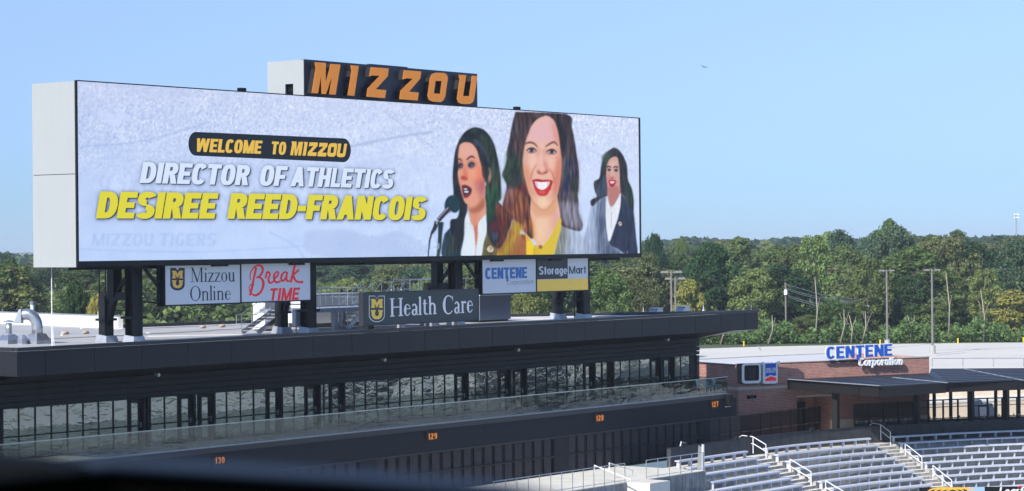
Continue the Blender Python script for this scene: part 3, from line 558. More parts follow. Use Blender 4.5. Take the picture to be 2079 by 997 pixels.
def display_mesh(name, pl, x0, x1, step, Xl, Xr, zb, zt, M, parent):
    """a grid on the display's plane; each vertex takes the print colour at its place"""
    nx = int((x1-x0)/step)+1; ny = int(372/step)+1
    us = np.linspace(Xl, Xr, nx); ws = np.linspace(zb, zt, ny); U, Wv = np.meshgrid(us, ws)
    Yp = pl.O.y
    d = np.stack([U, np.full_like(U, Yp), Wv-CAMZ], -1); fx = d@np.array(EX); fy = d@np.array(EY); ff = d@np.array(FW)
    px = 1039.5+F_PX*fx/ff-CX0; py = 498.5-F_PX*fy/ff-CY0
    px = np.clip(px, 0, CW-1.01); py = np.clip(py, 0, CH-1.01); ix = px.astype(int); iy = py.astype(int); ax = (px-ix)[..., None]; ay = (py-iy)[..., None]
    c = (CV[iy,ix]*(1-ax)*(1-ay)+CV[iy,ix+1]*ax*(1-ay)+CV[iy+1,ix]*(1-ax)*ay+CV[iy+1,ix+1]*ax*ay)/255
    c = np.where(c <= .04045, c/12.92, ((c+.055)/1.055)**2.4)
    o0 = ORG[parent.name]; n = nx*ny
    co = np.stack([U-o0.x, np.full_like(U, Yp-o0.y), Wv-o0.z], -1).reshape(-1, 3)
    idx = np.arange(n).reshape(ny, nx); F = np.stack([idx[:-1,:-1], idx[:-1,1:], idx[1:,1:], idx[1:,:-1]], -1).reshape(-1, 4)
    me = bpy.data.meshes.new(name); me.vertices.add(n); me.vertices.foreach_set('co', co.ravel()); me.loops.add(F.size); me.loops.foreach_set('vertex_index', F.ravel().astype(np.int32))
    me.polygons.add(len(F)); me.polygons.foreach_set('loop_start', np.arange(0, F.size, 4, dtype=np.int32)); me.polygons.foreach_set('loop_total', np.full(len(F), 4, dtype=np.int32))
    me.update(); me.validate()
    at = me.color_attributes.new('print', 'FLOAT_COLOR', 'POINT'); at.data.foreach_set('color', np.concatenate([c.reshape(-1,3), np.ones((n,1))], 1).ravel().astype(np.float32))
    me.materials.append(M); o = bpy.data.objects.new(name, me); COL.objects.link(o); o.parent = parent; ORG[o.name] = o0; return o
LEDS = 0.732
LED = bpy.data.materials.new('led_display'); LED.use_nodes = True; _n = LED.node_tree.nodes; _l = LED.node_tree.links; _b = _n['Principled BSDF']
_b.inputs['Base Color'].default_value = (.01,.01,.01,1); _b.inputs['Roughness'].default_value = .7; _a = _n.new('ShaderNodeAttribute'); _a.attribute_name = 'print'
_l.new(_a.outputs['Color'], _b.inputs['Emission Color']); _b.inputs['Emission Strength'].default_value = LEDS*0.98

# ------------------------------------------------------------------ scoreboard
YS = 83.0; PS = planeY(YS)
SXL, SZT = PS.px(154.5,166); SXR = PS.px(1296.5,242)[0]; SZB = 12.55; SZT = 20.93
CABY = YS+2.95
sb = thing('scoreboard', ((SXL+SXR)/2, YS+1, 8.6), 'huge wide video display on black steel legs above the flat roof, showing three women', 'scoreboard')
MB().box(SXL-.06, SXL-.05+.02, YS-.02, CABY, SZB+4.08, SZT).build('side_panel', MT['white_panel'], sb)
MB().box(SXL-.06, SXL-.05+.02, YS-.02, CABY, SZB-.28, SZB+4.05).build('side_panel', MT['white_panel'], sb)
MB().box(SXL-.02, SXR+.02, YS+.05, CABY-.02, SZB-.2, SZT-.03).build('cabinet', MT['dark_steel'], sb)
fr = MB(); fr.box(SXL-.08, SXL+.02, YS-.07, YS+.03, SZB-.3, SZT+.04); fr.box(SXR-.02, SXR+.09, YS-.07, YS+.5, SZB-.12, SZT+.04); fr.box(SXL+.02, SXR-.02, YS-.07, YS+.03, SZT, SZT+.05)
fr.build('display_frame', MT['dark_steel'], sb)
MB().box(SXL+.02, SXR+.09, YS-.07, YS+.6, SZB-.26, SZB-.003).build('bottom_beam', MT['dark_steel'], sb)
xs = PS.px(868, 380)[0]
WORDS = [("WELCOME", (396,308), 533, 280.5, dict(slant=.14, v=.24, h=.2, gap=.05, y1=312.5), 'g'), ("TO", (549,313), 582, 287, dict(slant=.14, v=.24, h=.2, gap=.05, y1=314.5), 'g'),
 ("DIRECTOR", (283,371.5), 509, 328.5, dict(slant=.17, v=.245, h=.205, W=.62, gap=.045, y1=376.5), 'w'), ("OF", (525,376.5), 584, 335.5, dict(slant=.17, v=.245, h=.205, W=.62, gap=.045, y1=378), 'w'), ("ATHLETICS", (589,378), 802, 338, dict(slant=.17, v=.245, h=.205, W=.62, gap=.045, y1=383), 'w'),
 ("DESIREE", (194,443.5), 444, 388.5, dict(slant=.17, v=.28, h=.225, gap=.035, W=.68, y1=444), 'y'), ("REED-FRANCOIS", (461,444.2), 869, 392, dict(slant=.17, v=.28, h=.225, gap=.035, W=.68, y1=447), 'y')]
def to_px(v): d = Vector(v)-C0; f = d.dot(FW); return (1039.5+F_PX*d.dot(EX)/f, 498.5-F_PX*d.dot(EY)/f)
HM_ = np.zeros((CH, CW))
for s_, p0, x1_, yt_, kw, c_ in WORDS:
    if c_ == 'g': continue
    mb = text(PS, s_, p0, x1_, yt_, **kw); V = [to_px(v) for v in mb.v]
    for f in mb.f:
        r = mask([V[i] for i in f], sm=False, b=0)
        if r is not None: HM_[r[0]] = np.maximum(HM_[r[0]], r[1]*(1.0 if c_ == 'y' else .8))
HM_ = np.clip(blur(np.roll(np.roll(HM_, 2, 1), 2, 0), 3.6)*1.25, 0, .85)*.80+np.clip(blur(HM_, 9)*.9, 0, 1)*.14
HM_ = (HM_*(1+.10*fine))[..., None]; CV = np.clip(CV*(1-HM_)+np.array([38,50,78])*HM_, 0, 255)
display_mesh('display_screen', PS, 154, 868, 2.0, SXL+.02, xs, SZB, SZT, LED, sb)
display_mesh('portrait_screen', PS, 868, 1296, 1.3, xs, SXR-.02, SZB, SZT, LED, sb)
# words on the display
badge = MB(); rr = []
c = [(397,268),(697,281.5),(697,329),(397,316)]
for (cx, cy, a0) in ((697.5,305.2,-90),(397,292,90)):
    for i in range(13):
        a = R(a0+180*i/12); rr.append((cx+14.8*math.cos(a), cy-(24.2 if cx > 500 else 24.2)*math.sin(a)))
pxpoly(PS, rr, .006, mb=badge); badge.build('word_badge', glow('display_black', rgb(14,20,30), LEDS), sb)
gE = glow('display_gold', rgb(228,186,72), LEDS); yE = glow('display_yellow', rgb(222,213,44), LEDS); wE = glow('display_white', rgb(214,228,252), LEDS)
dsh = glow('display_shadow', rgb(34,42,64), LEDS)
def disp(s, p0, x1, yt, M, name, shadow=None, **k):
    if shadow: text(PS, s, (p0[0]+shadow, p0[1]+shadow*.8), x1+shadow, yt+shadow*.8, off=.003, y1=k.get('y1', p0[1])+shadow*.8, **{a: b for a, b in k.items() if a != 'y1'}).build('word_shadow', dsh, sb)
    text(PS, s, p0, x1, yt, off=.012, **k).build(name, M, sb)
for s_, p0, x1_, yt_, kw, c_ in WORDS: disp(s_, p0, x1_, yt_, {'g': gE, 'w': wE, 'y': yE}[c_], 'display_word', shadow=None if c_ == 'g' else 2.2, **kw)
# block word with spurs, traced from the photo
Z1 = lambda *p: zp(p, 610, 110, 9.063); Z2 = lambda *p: zp(p, 790, 110, 9.063)
gM = Z1((258,148),(465,160),(462,520),(555,180),(735,190),(645,745),(525,738),(578,400),(470,735),(385,730),(375,400),(322,722),(205,715),(280,265))
gI = Z1((918,203),(1072,217),(988,768),(865,757),(938,310)); gZ1 = Z1((1295,238),(1622,262),(1605,405),(1385,645),(1578,662),(1553,808),(1210,782),(1232,635),(1452,398),(1310,392),(1265,412))
gZ2 = Z2((270,292),(590,318),(570,450),(365,690),(545,705),(522,852),(188,828),(208,672),(430,452),(325,445),(245,465)); gU = Z2((1278,378),(1418,385),(1358,770),(1470,772),(1522,398),(1625,402),(1562,830),(1535,890),(1480,918),(1330,915),(1270,885),(1245,820),(1297,470))
gO_o = Z2((860,340),(1010,345),(1060,375),(1080,440),(1030,780),(1000,845),(950,882),(790,870),(730,840),(705,770),(750,440),(790,365)); gO_i = Z2((855,490),(965,495),(935,728),(820,722))
def letter_O(pl, off, depth, mb, tr=lambda p: p):
    A = [tr(p) for p in gO_o]; inn = [gO_i[0],gO_i[0],gO_i[1],gO_i[1],gO_i[1],gO_i[2],gO_i[2],gO_i[2],gO_i[3],gO_i[3],gO_i[3],gO_i[0]]; A = A+[A[0]]; Bq = [tr(p) for p in inn]+[tr(inn[0])]
    lay(mb, pl, [(A, Bq)], lambda x, y: pl.px(x, y), off, depth)
# same letters shrunk onto the badge (affine map from the roof sign)
def to_badge(p):
    x, y = p; fx = (x-632.6)/(969.3-632.6); yl = 188.9+(fx)*(211.3-188.9); yt_ = 126.3+fx*(154.3-126.3); t = (yl-y)/(yl-yt_)
    bx = 589+(704-589)*(fx+.0); by = 315.2+fx*3.6; bt = 287.2+fx*4.8; return (bx, by-t*(by-bt))
def widen(g, s):                                  # letters on the badge stand closer together
    cx = sum(p[0] for p in g)/len(g); return [(cx+(p[0]-cx)*s, p[1]) for p in g]
mb = MB()
def remap(g, x0, x1):
    a = min(p[0] for p in g); b = max(p[0] for p in g); return lambda p: (x0+(p[0]-a)/(b-a)*(x1-x0), to_badge(p)[1]+((x0+x1)/2-to_badge(((a+b)/2,0))[0])*.033)
for g, xa_, xb_ in ((gM,588.8,615.2),(gI,613.8,624.6),(gZ1,623.8,645),(gZ2,644,665.2),(gU,683.2,704.4)): f_ = remap(g, xa_, xb_); pxpoly(PS, [f_(p) for p in g], .012, mb=mb)
letter_O(PS, .012, 0, mb, remap(gO_o, 664, 684.4))
mb.build('display_word', gE, sb)
# legs: front column, leaning rear column, cross beam, braces
YC = 84.0; RZ = 8.55
def leg_set(pxr, ybase, ladder=None):
    Xc = onY(pxr, 600, YC).x; w = .62
    h = MB(); h.box(Xc-w/2, Xc+w/2, YC-.03, YC+.02, 8.871, SZB-.2); h.box(Xc-w/2, Xc+w/2, YC+.5, YC+.55, 8.871, SZB-.2); h.box(Xc-.03, Xc+.03, YC+.02, YC+.5, 8.871, SZB-.2); h.box(Xc-.5, Xc+.5, YC-.12, YC+.66, 9.72, 9.84)
    h.build('column', MT['dark_steel'], sb)
    r = MB(); r.box(Xc-.28, Xc+.28, YC+1.35, YC+1.8, 10.75, SZB-.2); r.box(Xc-.28, Xc+.28, YC+1.95, YC+2.4, 8.871, 10.8); r.box(Xc-.42, Xc+.42, YC+1.85, YC+2.5, 9.6, 9.72); r.build('column', MT['dark_steel'], sb)
    b = MB(); b.bar((Xc,YC+.3,12.2),(Xc,YC+1.5,10.9),.16); b.bar((Xc,YC+1.55,10.9),(Xc,YC+2.2,9.1),.3); b.box(Xc-.2, Xc+.2, YC+.55, YC+2.4, 10.6, 11.0); b.bar((Xc,YC+.5,10.1),(Xc,YC+2.1,10.1),.07); b.build('brace', MT['dark_steel'], sb)
    for yb in (YC+.25, YC+2.15):
        f = MB(); f.hexa([(Xc-.42,yb-.4,RZ),(Xc+.42,yb-.4,RZ),(Xc+.42,yb+.4,RZ),(Xc-.42,yb+.4,RZ),(Xc-.34,yb-.33,8.87),(Xc+.34,yb-.33,8.87),(Xc+.34,yb+.33,8.87),(Xc-.34,yb+.33,8.95)]); f.build('footing', MT['galv_dull'], sb)
    if ladder:
        px, top = ladder; L = MB(); X2 = onY(px, 600, YC+2.6).x; 
        for y_ in (YC+2.35, YC+2.8): L.bar((X2,y_,RZ),(X2,y_,top),.05)
        for k in range(int((top-RZ)/.3)): L.bar((X2,YC+2.35,RZ+.2+k*.3),(X2,YC+2.8,RZ+.2+k*.3),.03)
        L.build('ladder', MT['dark_steel'], sb)
    return Xc
x1 = leg_set(279, 695, (207,SZB-.3)); x2 = leg_set(633.5, 675); x3 = leg_set(932, 660); x4 = leg_set(1191, 648, None)
L = MB(); X2 = onY(1171, 620, 85.1).x
for dx in (-.24, .24): L.bar((X2+dx,85.1,RZ),(X2+dx,85.1,10.9),.05)
for k in range(8): L.bar((X2-.24,85.1,RZ+.15+k*.3),(X2+.24,85.1,RZ+.15+k*.3),.035)
L.build('ladder', MT['dark_steel'], sb)
MB().box(SXL+.8, SXR-.6, YC+.1, YC+.5, SZB-.42, SZB-.2).build('bottom_chord', MT['dark_steel'], sb)
for p in (500, 1058):
    v = PS.px(p, 190 if p == 500 else 227); t = thing('rooftop_camera', (v[0], YS+.3, SZT), 'small dark camera on top edge of big display, ' + ('left of the raised sign box' if p == 500 else 'above the middle woman'), 'camera', 'small cameras on the display edge')
    MB().box(v[0]-.18, v[0]+.22, YS+.2, YS+.45, SZT+.08, SZT+.24).build('camera_body', MT['frame'], t); MB().bar((v[0],YS+.32,SZT-.0),(v[0],YS+.32,SZT+.1),.1).build('mount', MT['frame'], t); MB().tube([(v[0]-.3,YS+.3,SZT+.15),(v[0]-.17,YS+.3,SZT+.17)],.06).build('lens', MT['charcoal'], t)

# ------------------------------------------------------------------ raised sign box with amber letters
bx0, _ = PS.px(619,119); bx1, _ = PS.px(970.5,147); bz0, bz1 = 21.0, 22.86
ms = thing('raised_sign', ((bx0+bx1)/2, YS+1.3, SZT), 'dark navy sign box with big amber block letters on top of the display', 'sign')
MB().box(bx0, bx1, YS+.06, YS+.3, bz0, bz1).build('sign_face', MT['navy'], ms)
MB().box(bx0+.5, bx1-.04, YS+.3, YS+2.55, bz0, bz1-.05).build('sign_case', MT['white_panel'], ms)
mb = MB(); wx, wz = onY(581.5,190,YS+1).y, 0
X_ = bx0; mb.box(X_-.03, X_+.04, YS+.07, YS+2.6, 21.62, bz1-.02); mb.box(X_-.03, X_+.04, YS+.07, YS+.8, bz0-.02, 21.62); mb.box(X_-.03, X_+.04, YS+1.36, YS+2.6, bz0-.02, 21.62); mb.build('side_panel', MT['white_panel'], ms)
mb = MB(); mb.box(X_+.2, X_+.28, YS+.7, YS+1.46, bz0, 21.72); mb.box(X_+.0,X_+.03,YS+.8,YS+1.36,21.28,21.31); mb.build('access_hatch', MT['frame'], ms)
xa = PS.px(762,130)[0]; xb = PS.px(839,138)[0]; MB().box(xa, xb, YS+.4, YS+.6, bz1-.02, bz1+.09).build('cable_tray', MT['navy'], ms)
PSn = planeY(YS-.27)
for g in (gM, gI, gZ1, gZ2, gU):
    o = pxpoly(PSn, g, .012, .015).build('letter_face', MT['amber'], ms); pxpoly(PSn, g, -.005, .32).build('letter_return', MT['black_return'], ms)
mb = MB(); letter_O(PSn, .012, .015, mb); mb.build('letter_face', MT['amber'], ms); mb = MB(); letter_O(PSn, -.005, .32, mb); mb.build('letter_return', MT['black_return'], ms)

# ------------------------------------------------------------------ advertising signs under the display
def sign_box(name, pl, xl, xr, yt, yb, label, face, frame=.07, deep=.35, framem=None):
    u0, w1 = pl.px(xl, yt); u1, _ = pl.px(xr, yt); w0 = pl.px(xl, yb)[1]
    t = thing(name, pl.at((u0+u1)/2, w0), label, 'sign')
    O = lambda u, w, o: pl.at(u, w, o)
    def bx(a, b, c, d, o0, o1): return MB().hexa([O(a,c,o1),O(b,c,o1),O(b,c,o0),O(a,c,o0),O(a,d,o1),O(b,d,o1),O(b,d,o0),O(a,d,o0)])
    bx(u0, u1, w0, w1, -.05, 0).build('sign_face', face, t)
    mb = MB()
    for q in ((u0-frame,u1+frame,w0-frame,w0,-deep,.02),(u0-frame,u1+frame,w1,w1+frame,-deep,.02),(u0-frame,u0,w0,w1,-deep,.02),(u1,u1+frame,w0,w1,-deep,.02),(u0,u1,w0,w1,-deep,-.06)): 
        b = bx(*q); n = len(mb.v); mb.v += b.v; mb.f += [tuple(i+n for i in f) for f in b.f]
    mb.build('sign_frame', framem or MT['dark_steel'], t)
    return t, u0, u1, w0, w1
PA = planeY(83.35)
def shield(pl, t, x0, x1, yt, yb, body, letterm, outline=None):
    """college shield: M above U in a rounded box with a notch at the top"""
    w = x1-x0; h = yb-yt; P = lambda u, v: (x0+u*w, yt+v*h)
    pts = [P(0,0),P(.38,0),P(.5,.11),P(.62,0),P(1,0),P(1,.74)]+[P(.5+.5*math.cos(R(a)), .74+.26*math.sin(R(a))) for a in range(15,180,15)]+[P(0,.74)]
    if outline:
        pxpoly(pl, pts, .004).build('shield_outline', outline, t); c = P(.5,.5); pxpoly(pl, [(c[0]+(a-c[0])*.93, c[1]+(b-c[1])*.955) for a, b in pts], .007).build('shield', body, t)
    else: pxpoly(pl, pts, .004).build('shield', body, t)
    M_ = [(.12,.12),(.38,.12),(.5,.27),(.62,.12),(.88,.12),(.88,.18),(.84,.19),(.84,.40),(.88,.41),(.88,.46),(.62,.46),(.62,.41),(.65,.40),(.65,.30),(.5,.46),(.35,.30),(.35,.40),(.38,.41),(.38,.46),(.12,.46),(.12,.41),(.16,.40),(.16,.19),(.12,.18)]
    U_ = [(.12,.54),(.42,.54),(.42,.60),(.38,.61),(.38,.72),(.44,.77),(.56,.77),(.62,.72),(.62,.61),(.58,.60),(.58,.54),(.88,.54),(.88,.60),(.84,.61),(.84,.74),(.76,.84),(.62,.89),(.38,.89),(.24,.84),(.16,.74),(.16,.61),(.12,.60)]
    pxpoly(pl, [P(*p) for p in M_], .011).build('shield_letter', letterm, t); pxpoly(pl, [P(*p) for p in U_], .011).build('shield_letter', letterm, t)
s1, *_ = sign_box('hanging_sign', PA, 335, 487, 540, 619.5, 'white sign with gold and black shield and serif words, left of the red script sign', MT['sheet_white'])
Zc = lambda *p: zp(p, 330, 530, 10.494)
shield(PA, s1, 345.5, 375, 544, 590, MT['ink'], MT['gold'])
text(PA, "Mizzou", (386,572.8), 476.5, 543.5, font=serif, gap=.055, y1=571.5).build('lettering', MT['ink'], s1)
text(PA, "Online", (386,611), 468, 581.5, font=serif, gap=.055, y1=608.5).build('lettering', MT['ink'], s1)
s2, *_ = sign_box('hanging_sign', PA, 489.5, 629.5, 535.5, 613.5, 'white sign with red script and slanted red capitals beside a black column', MT['sheet_white'])
Zb = lambda *p: zp(p, 480, 525, 10.494)
mb = MB(); q = 0
for pts in (Zb((300,455,20),(290,360,24),(320,260,26),(400,170,34),(480,140,42),(550,190,50),(555,270,46),(500,370,44),(420,405,34)), Zb((440,400,30),(520,415,42),(570,500,56),(560,620,50),(500,730,48),(400,785,46),(310,745,30)),
            Zb((420,190,46),(370,420,44),(330,620,50),(285,790,46)), Zb((375,555,40),(300,560,22),(268,620,18),(285,700,22),(300,740,16)),
            Zb((615,420,36),(655,290,40),(700,310,36),(715,340,36),(680,430,40),(700,510,46),(760,510,34),(810,450,34)), Zb((800,430,34),(870,370,36),(890,300,40),(850,285,36),(800,360,42),(810,470,46),(870,510,44),(940,470,32)),
            Zb((1080,310,34),(1040,285,36),(980,330,42),(950,420,42),(990,480,44),(1050,400,34),(1080,300,34)), Zb((1085,290,36),(1060,400,42),(1080,480,42),(1130,470,34)), Zb((1245,122,46),(1200,320,46),(1150,510,46)), Zb((1190,350,34),(1250,310,44),(1325,240,46)), Zb((1210,340,44),(1230,430,46),(1300,495,46),(1420,500,50))):
    pxribbon(PA, pts, .006+q*.0012, mb); q += 1
mb.build('lettering', MT['red'], s2)
text(PA, "TIME", (545.8,610.8), 609.5, 585.5, slant=.16, v=.2, h=.2, W=.62, gap=.09, y1=608.5).build('lettering', MT['red'], s2)
PB = planeY(83.35)
s3, *_ = sign_box('hanging_sign', PB, 979, 1087.5, 527, 596.5, 'white sign with heavy blue capitals beside the yellow and black sign', MT['sheet_white'])
text(PB, "CENTENE", (985,567), 1070, 544, slant=0, v=.24, h=.2, gap=.05, y1=564.5).build('lettering', MT['storage_blue'], s3)
text(PB, "Corporation", (1029,578.5), 1083, 568.5, slant=.15, v=.09, h=.09, gap=.1, y1=576.5).build('lettering', MT['grey_text'], s3)
pxpoly(PB, [(1027.5,560),(1031.5,560),(1031.5,571.5),(1027.5,571.5)], .02).build('lettering', MT['storage_blue'], s3)
s4, u0, u1, w0, w1 = sign_box('hanging_sign', PB, 1089.5, 1193.5, 524.5, 592, 'sign split into charcoal, white and yellow fields with bold words', MT['sheet_white'])
pxpoly(PB, [(1089.6,525),(1152.5,524),(1152.5,565.6),(1089.6,567.3)], .004).build('print_field', MT['black_vinyl'], s4); pxpoly(PB, [(1090.4,568.3),(1193.4,565),(1193.6,588.8),(1090.6,591.9)], .004).build('print_field', MT['yellow'], s4)
text(PB, "Storage", (1094,557.5), 1151.5, 541, off=.014, v=.2, h=.18, gap=.07, y1=556.5).build('lettering', MT['sheet_white'], s4); text(PB, "Mart", (1155,556), 1190, 540.5, off=.014, v=.14, h=.14, gap=.08, y1=555).build('lettering', MT['black_vinyl'], s4)
# brackets holding the signs
mb = MB(); xa = PA.px(333,560)[0]
mb.bar((x1,83.6,12.25),(xa,83.6,11.1),.13); mb.bar((x1,83.6,10.55),(xa,83.6,10.45),.09); mb.bar((xa-.1,83.6,10.3),(xa-.1,83.6,12.3),.16); xb = PB.px(977,560)[0]
mb.build('sign_bracket', MT['dark_steel'], sb); mb = MB()
mb.bar((x3,83.6,12.25),(xb,83.6,11.1),.13); mb.bar((xb-.12,83.6,10.3),(xb-.12,83.6,12.3),.16); mb.build('sign_bracket', MT['dark_steel'], sb)
for xx_ in np.linspace(SXL+4, SXR-3, 8): MB().box(xx_-.5, xx_+.5, YS+.1, YS+.5, SZB-.36, SZB-.262).build('beam_fixture', MT['frame'], sb)
PH = planeY(81.6)
hc, u0, u1, w0, w1 = sign_box('roof_edge_sign', PH, 738, 971, 595.5, 660.5, 'long slate grey sign with pale serif words standing at the roof edge', MT['slate'], frame=.05, deep=.3, framem=MT['charcoal_trim'])
shield(PH, hc, 749, 781, 600.5, 654, MT['slate'], MT['yellow'], outline=MT['grey_letter'])
text(PH, "Health", (791.5,643), 886, 606, font=serif, gap=.055, k=.13, n=.045, y1=637.5).build('lettering', MT['grey_letter'], hc)
text(PH, "Care", (899,638.5), 960, 600.5, font=serif, gap=.055, k=.13, n=.045, y1=634).build('lettering', MT['grey_letter'], hc)
for p in (760, 824, 890, 935):
    X_ = PH.px(p, 660)[0]; MB().box(X_-.15, X_+.15, 81.75, 82.1, RZ, w0+.1).build('post', MT['galv_dull' if p != 760 else 'dark_steel'], hc)
    MB().box(X_+.4, X_+.7, 82.2, 82.6, RZ, RZ+.7).build('post_foot', MT['dark_steel'], hc)
# ------------------------------------------------------------------ club building: roof, fascia, walls, windows, balcony
YF, YW, YB = 80.5, 83.0, 80.0
ZF0, ZF1 = 7.53, 8.80
PW = planeY(YW); PF = planeY(YF); PBk = planeY(YB)
XL, XT = 71.3, 134.2                    # fascia ends
XWL, XWR = 66.0, 131.0                  # wall ends
cb = thing('club_building', (100, 84, 0), 'long dark club building with flat roof, deep overhang and mirror windows', 'building')
back = [(134.2,80.6),(128.5,83.9),(124.0,88.2),(119.5,91.95),(113.0,95.4),(106.3,98.1),(101.0,99.3),(96.2,99.9)]
roof = [(XL,YF+.12),(XT-.1,YF+.12)]+back[1:]+[(96.9,102.2),(100,114.5),(106,132),(XL,132)]
MB().prism([(x,y,RZ-.25) for x, y in roof], (0,0,.25)).build('roof', MT['roof'], cb)
mb = MB()                                # low coping round the back edge
for a, b in zip(back[:-1], back[1:]):
    a = Vector((*a,0)); b = Vector((*b,0)); mb.bar(a+UP*(RZ+.12), b+UP*(RZ+.12), .18, .24)
mb.build('roof_edge', MT['charcoal_trim'], cb)
mb = MB()
for a, b in zip(back[1:-1], back[2:]):
    a = Vector((*a,0))-FW*.9+RT*.1; b = Vector((*b,0))-FW*.9+RT*.1; mb.bar(a+UP*(RZ+.04), b+UP*(RZ+.04), 1.3 if a.x > 110 else .5, .03)
mb.build('membrane_border', MT['roof_white'], cb)
mb = MB(); pw = [(95.8,99.5),(96.9,102.2),(98.4,108),(100,114.5),(103.5,124),(106,131)]
for a, b in zip(pw[:-1], pw[1:]): mb.bar((a[0],a[1],RZ+.33), (b[0],b[1],RZ+.33), .3, .72)
mb.build('roof_parapet', MT['roof_white'], cb)
mb = MB()
for a, b in zip(pw[:-1], pw[1:]): mb.bar((a[0],a[1],RZ+.72), (b[0],b[1],RZ+.72), .36, .05)
mb.build('parapet_cap', MT['galv_dull'], cb)
# white area of the roof near the right end
mb = MB(); mb.poly([(x,y,RZ+.006) for x, y in [(118.5,80.7),(133.6,80.75),(128.2,83.7),(122.5,89.4),(119.0,92.0),(112.5,95.2),(114.5,90)]]); mb.build('white_membrane', MT['roof_white'], cb)
for a, b in (((60,689.5),(425,671.5)),((290,684.5),(425,681)),((300,676.3),(523,665.3)),((300,682.6),(538,678.6)),((640,667),(740,662)),((640,674.5),(740,670.5))):
    p = onZ(*a, RZ+.03); q = onZ(*b, RZ+.03); MB().bar(p, q, .22 if a[1] != 684.5 else .15, .04).build('membrane_seam', MT['roof_white'], cb)
# fascia
jx = [71.3]+[72.9+i*2.985 for i in range(21)]+[134.2]
for a, b in zip(jx[:-1], jx[1:]): MB().box(a+.015, b-.015, YF, YF+.06, ZF0, ZF1-.17).build('fascia_panel', MT['charcoal'], cb)
MB().box(XL, XT, YF+.062, YF+.2, ZF0+.01, ZF1-.2).build('fascia_backing', MT['frame'], cb)
MB().box(XL-.02, XT+.02, YF-.03, YF+.26, ZF1-.16, ZF1).build('roof_coping', MT['charcoal_trim'], cb)
for k in range(5): MB().box(XL-.03, XL+.03, YF+.01+k*3, YF+3-.02+k*3, ZF0, ZF1-.17).build('fascia_panel', MT['charcoal'], cb)
MB().box(XL-.05, XL+.2, YF+.262, YF+16, ZF1-.16, ZF1).build('roof_coping', MT['charcoal_trim'], cb)
mb = MB(); mb.poly([(XL,YF+.05,ZF0),(XWR,YF+.05,ZF0),(XWR,YW,7.04),(XL,YW,7.04)]); mb.build('soffit', MT['soffit_shaded'], cb)
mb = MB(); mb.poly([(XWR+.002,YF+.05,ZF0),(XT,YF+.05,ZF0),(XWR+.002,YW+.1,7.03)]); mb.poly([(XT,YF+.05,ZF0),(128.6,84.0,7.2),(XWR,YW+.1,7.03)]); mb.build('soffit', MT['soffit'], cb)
bk = MB(); bk.poly([(XT-.02,YF+.2,ZF0-.0),(XT-.02,YF+.2,ZF1-.2),(128.5,83.95,RZ),(128.6,84.0,7.2)]); bk.build('fascia_backing', MT['charcoal_trim'], cb)
# walls
MB().box(XWL, XWR-.35, YW+.22, 95.0, 0, 7.9).build('wall', MT['frame'], cb)
WT0 = PW.px(6,834)[1]; WTOP = 5.93; FL = 3.62
mb = MB(); zz = [WTOP+.03, 6.21, 6.49, 6.77, 7.04]
first = {}
for r_ in range(4):
    for k in range(23):
        a = XWL+.0+k*2.86; b = min(a+2.86, XWR)
        if a >= XWR-.2: continue
        if b-a > 2.8 and r_ in first: clone(first[r_], cb, (a-first[r_]['x0'], 0, 0)); continue
        o = MB().box(a+.008, b-.008, YW-.02-(.015 if r_ % 2 else 0), YW+.2, zz[r_]+.022, zz[r_+1]-.022).build('siding_panel', MT['siding'], cb)
        if b-a > 2.8: first[r_] = o; o['x0'] = a
for o in first.values(): del o['x0']
for k in range(40):
    if XWR-.002-0 > 0 and k < 14: MB().box(XWR-.34, XWR+.0, YW+.0, YW+.2, FL+k*.165+.008, FL+(k+1)*.165-.008).build('siding_panel', MT['siding'], cb)
MB().box(XWR-.33, XWR-.01, YW+.21, YW+9, 0, 7.1).build('wall', MT['siding'], cb)
# window bays; x joints in photo pixels, top y follows the head line
bays = [[6,38,71.5,104,137,168.5,200,230,259],[292,305,334,361],[393,402],[434,460,488,515,540],[574,597,618],[646,657.5,668],[696,718.6,742,765,788.5,812,835,858,880,903,923],[948,965,989,1011],[1034.6,1041.6],[1064.5,1088,1110,1131.6,1151,1168,1184],[1205,1221],[1223,1235],[1241,1259.6,1278.5,1298.7,1319.6],[1339,1344],[1363,1382,1400]]
doors = [(265,283),(367,384),(408,425.5),(546,561.5),(623.5,638.5),(673,688),(927,940),(1015.5,1027),(1045,1058),(1188,1198),(1322,1333),(1347,1357)]
def wx_(p, y=790): return onY(p, 834-(p-6)*.0797, YW).x
TR = FL+1.04
MB().box(XWL, XWR-.36, YW+.05, YW+.21, FL, WTOP+.02).build('window_wall', MT['frame'], cb)
for bay in bays:
    xsx = [wx_(p) for p in bay]
    fmb = MB(); fmb.box(xsx[0]-.07, xsx[0], YW-.03, YW+.05, FL, WTOP+.02); fmb.box(xsx[-1], xsx[-1]+.07, YW-.03, YW+.05, FL, WTOP+.02); fmb.box(xsx[0], xsx[-1], YW-.03, YW+.05, TR-.03, TR+.03); fmb.box(xsx[0], xsx[-1], YW-.03, YW+.05, FL, FL+.08)
    for x_ in xsx[1:-1]: fmb.box(x_-.025, x_+.025, YW-.028, YW+.05, FL+.08, WTOP)
    win = fmb.build('window', MT['frame'], cb)
    for a, b in zip(xsx[:-1], xsx[1:]):
        t_ = random.uniform(-.009, .009)
        for z0, z1 in ((FL+.08, TR-.03), (TR+.03, WTOP)):
            q = MB(); q.hexa([(a+.02,YW+.01+t_,z0),(b-.02,YW+.01-t_,z0),(b-.02,YW+.03-t_,z0),(a+.02,YW+.03+t_,z0),(a+.02,YW+.012+t_*.3,z1),(b-.02,YW+.012-t_*.6,z1),(b-.02,YW+.032-t_*.6,z1),(a+.02,YW+.032+t_*.3,z1)]); q.build('pane', MT['pane'], win)
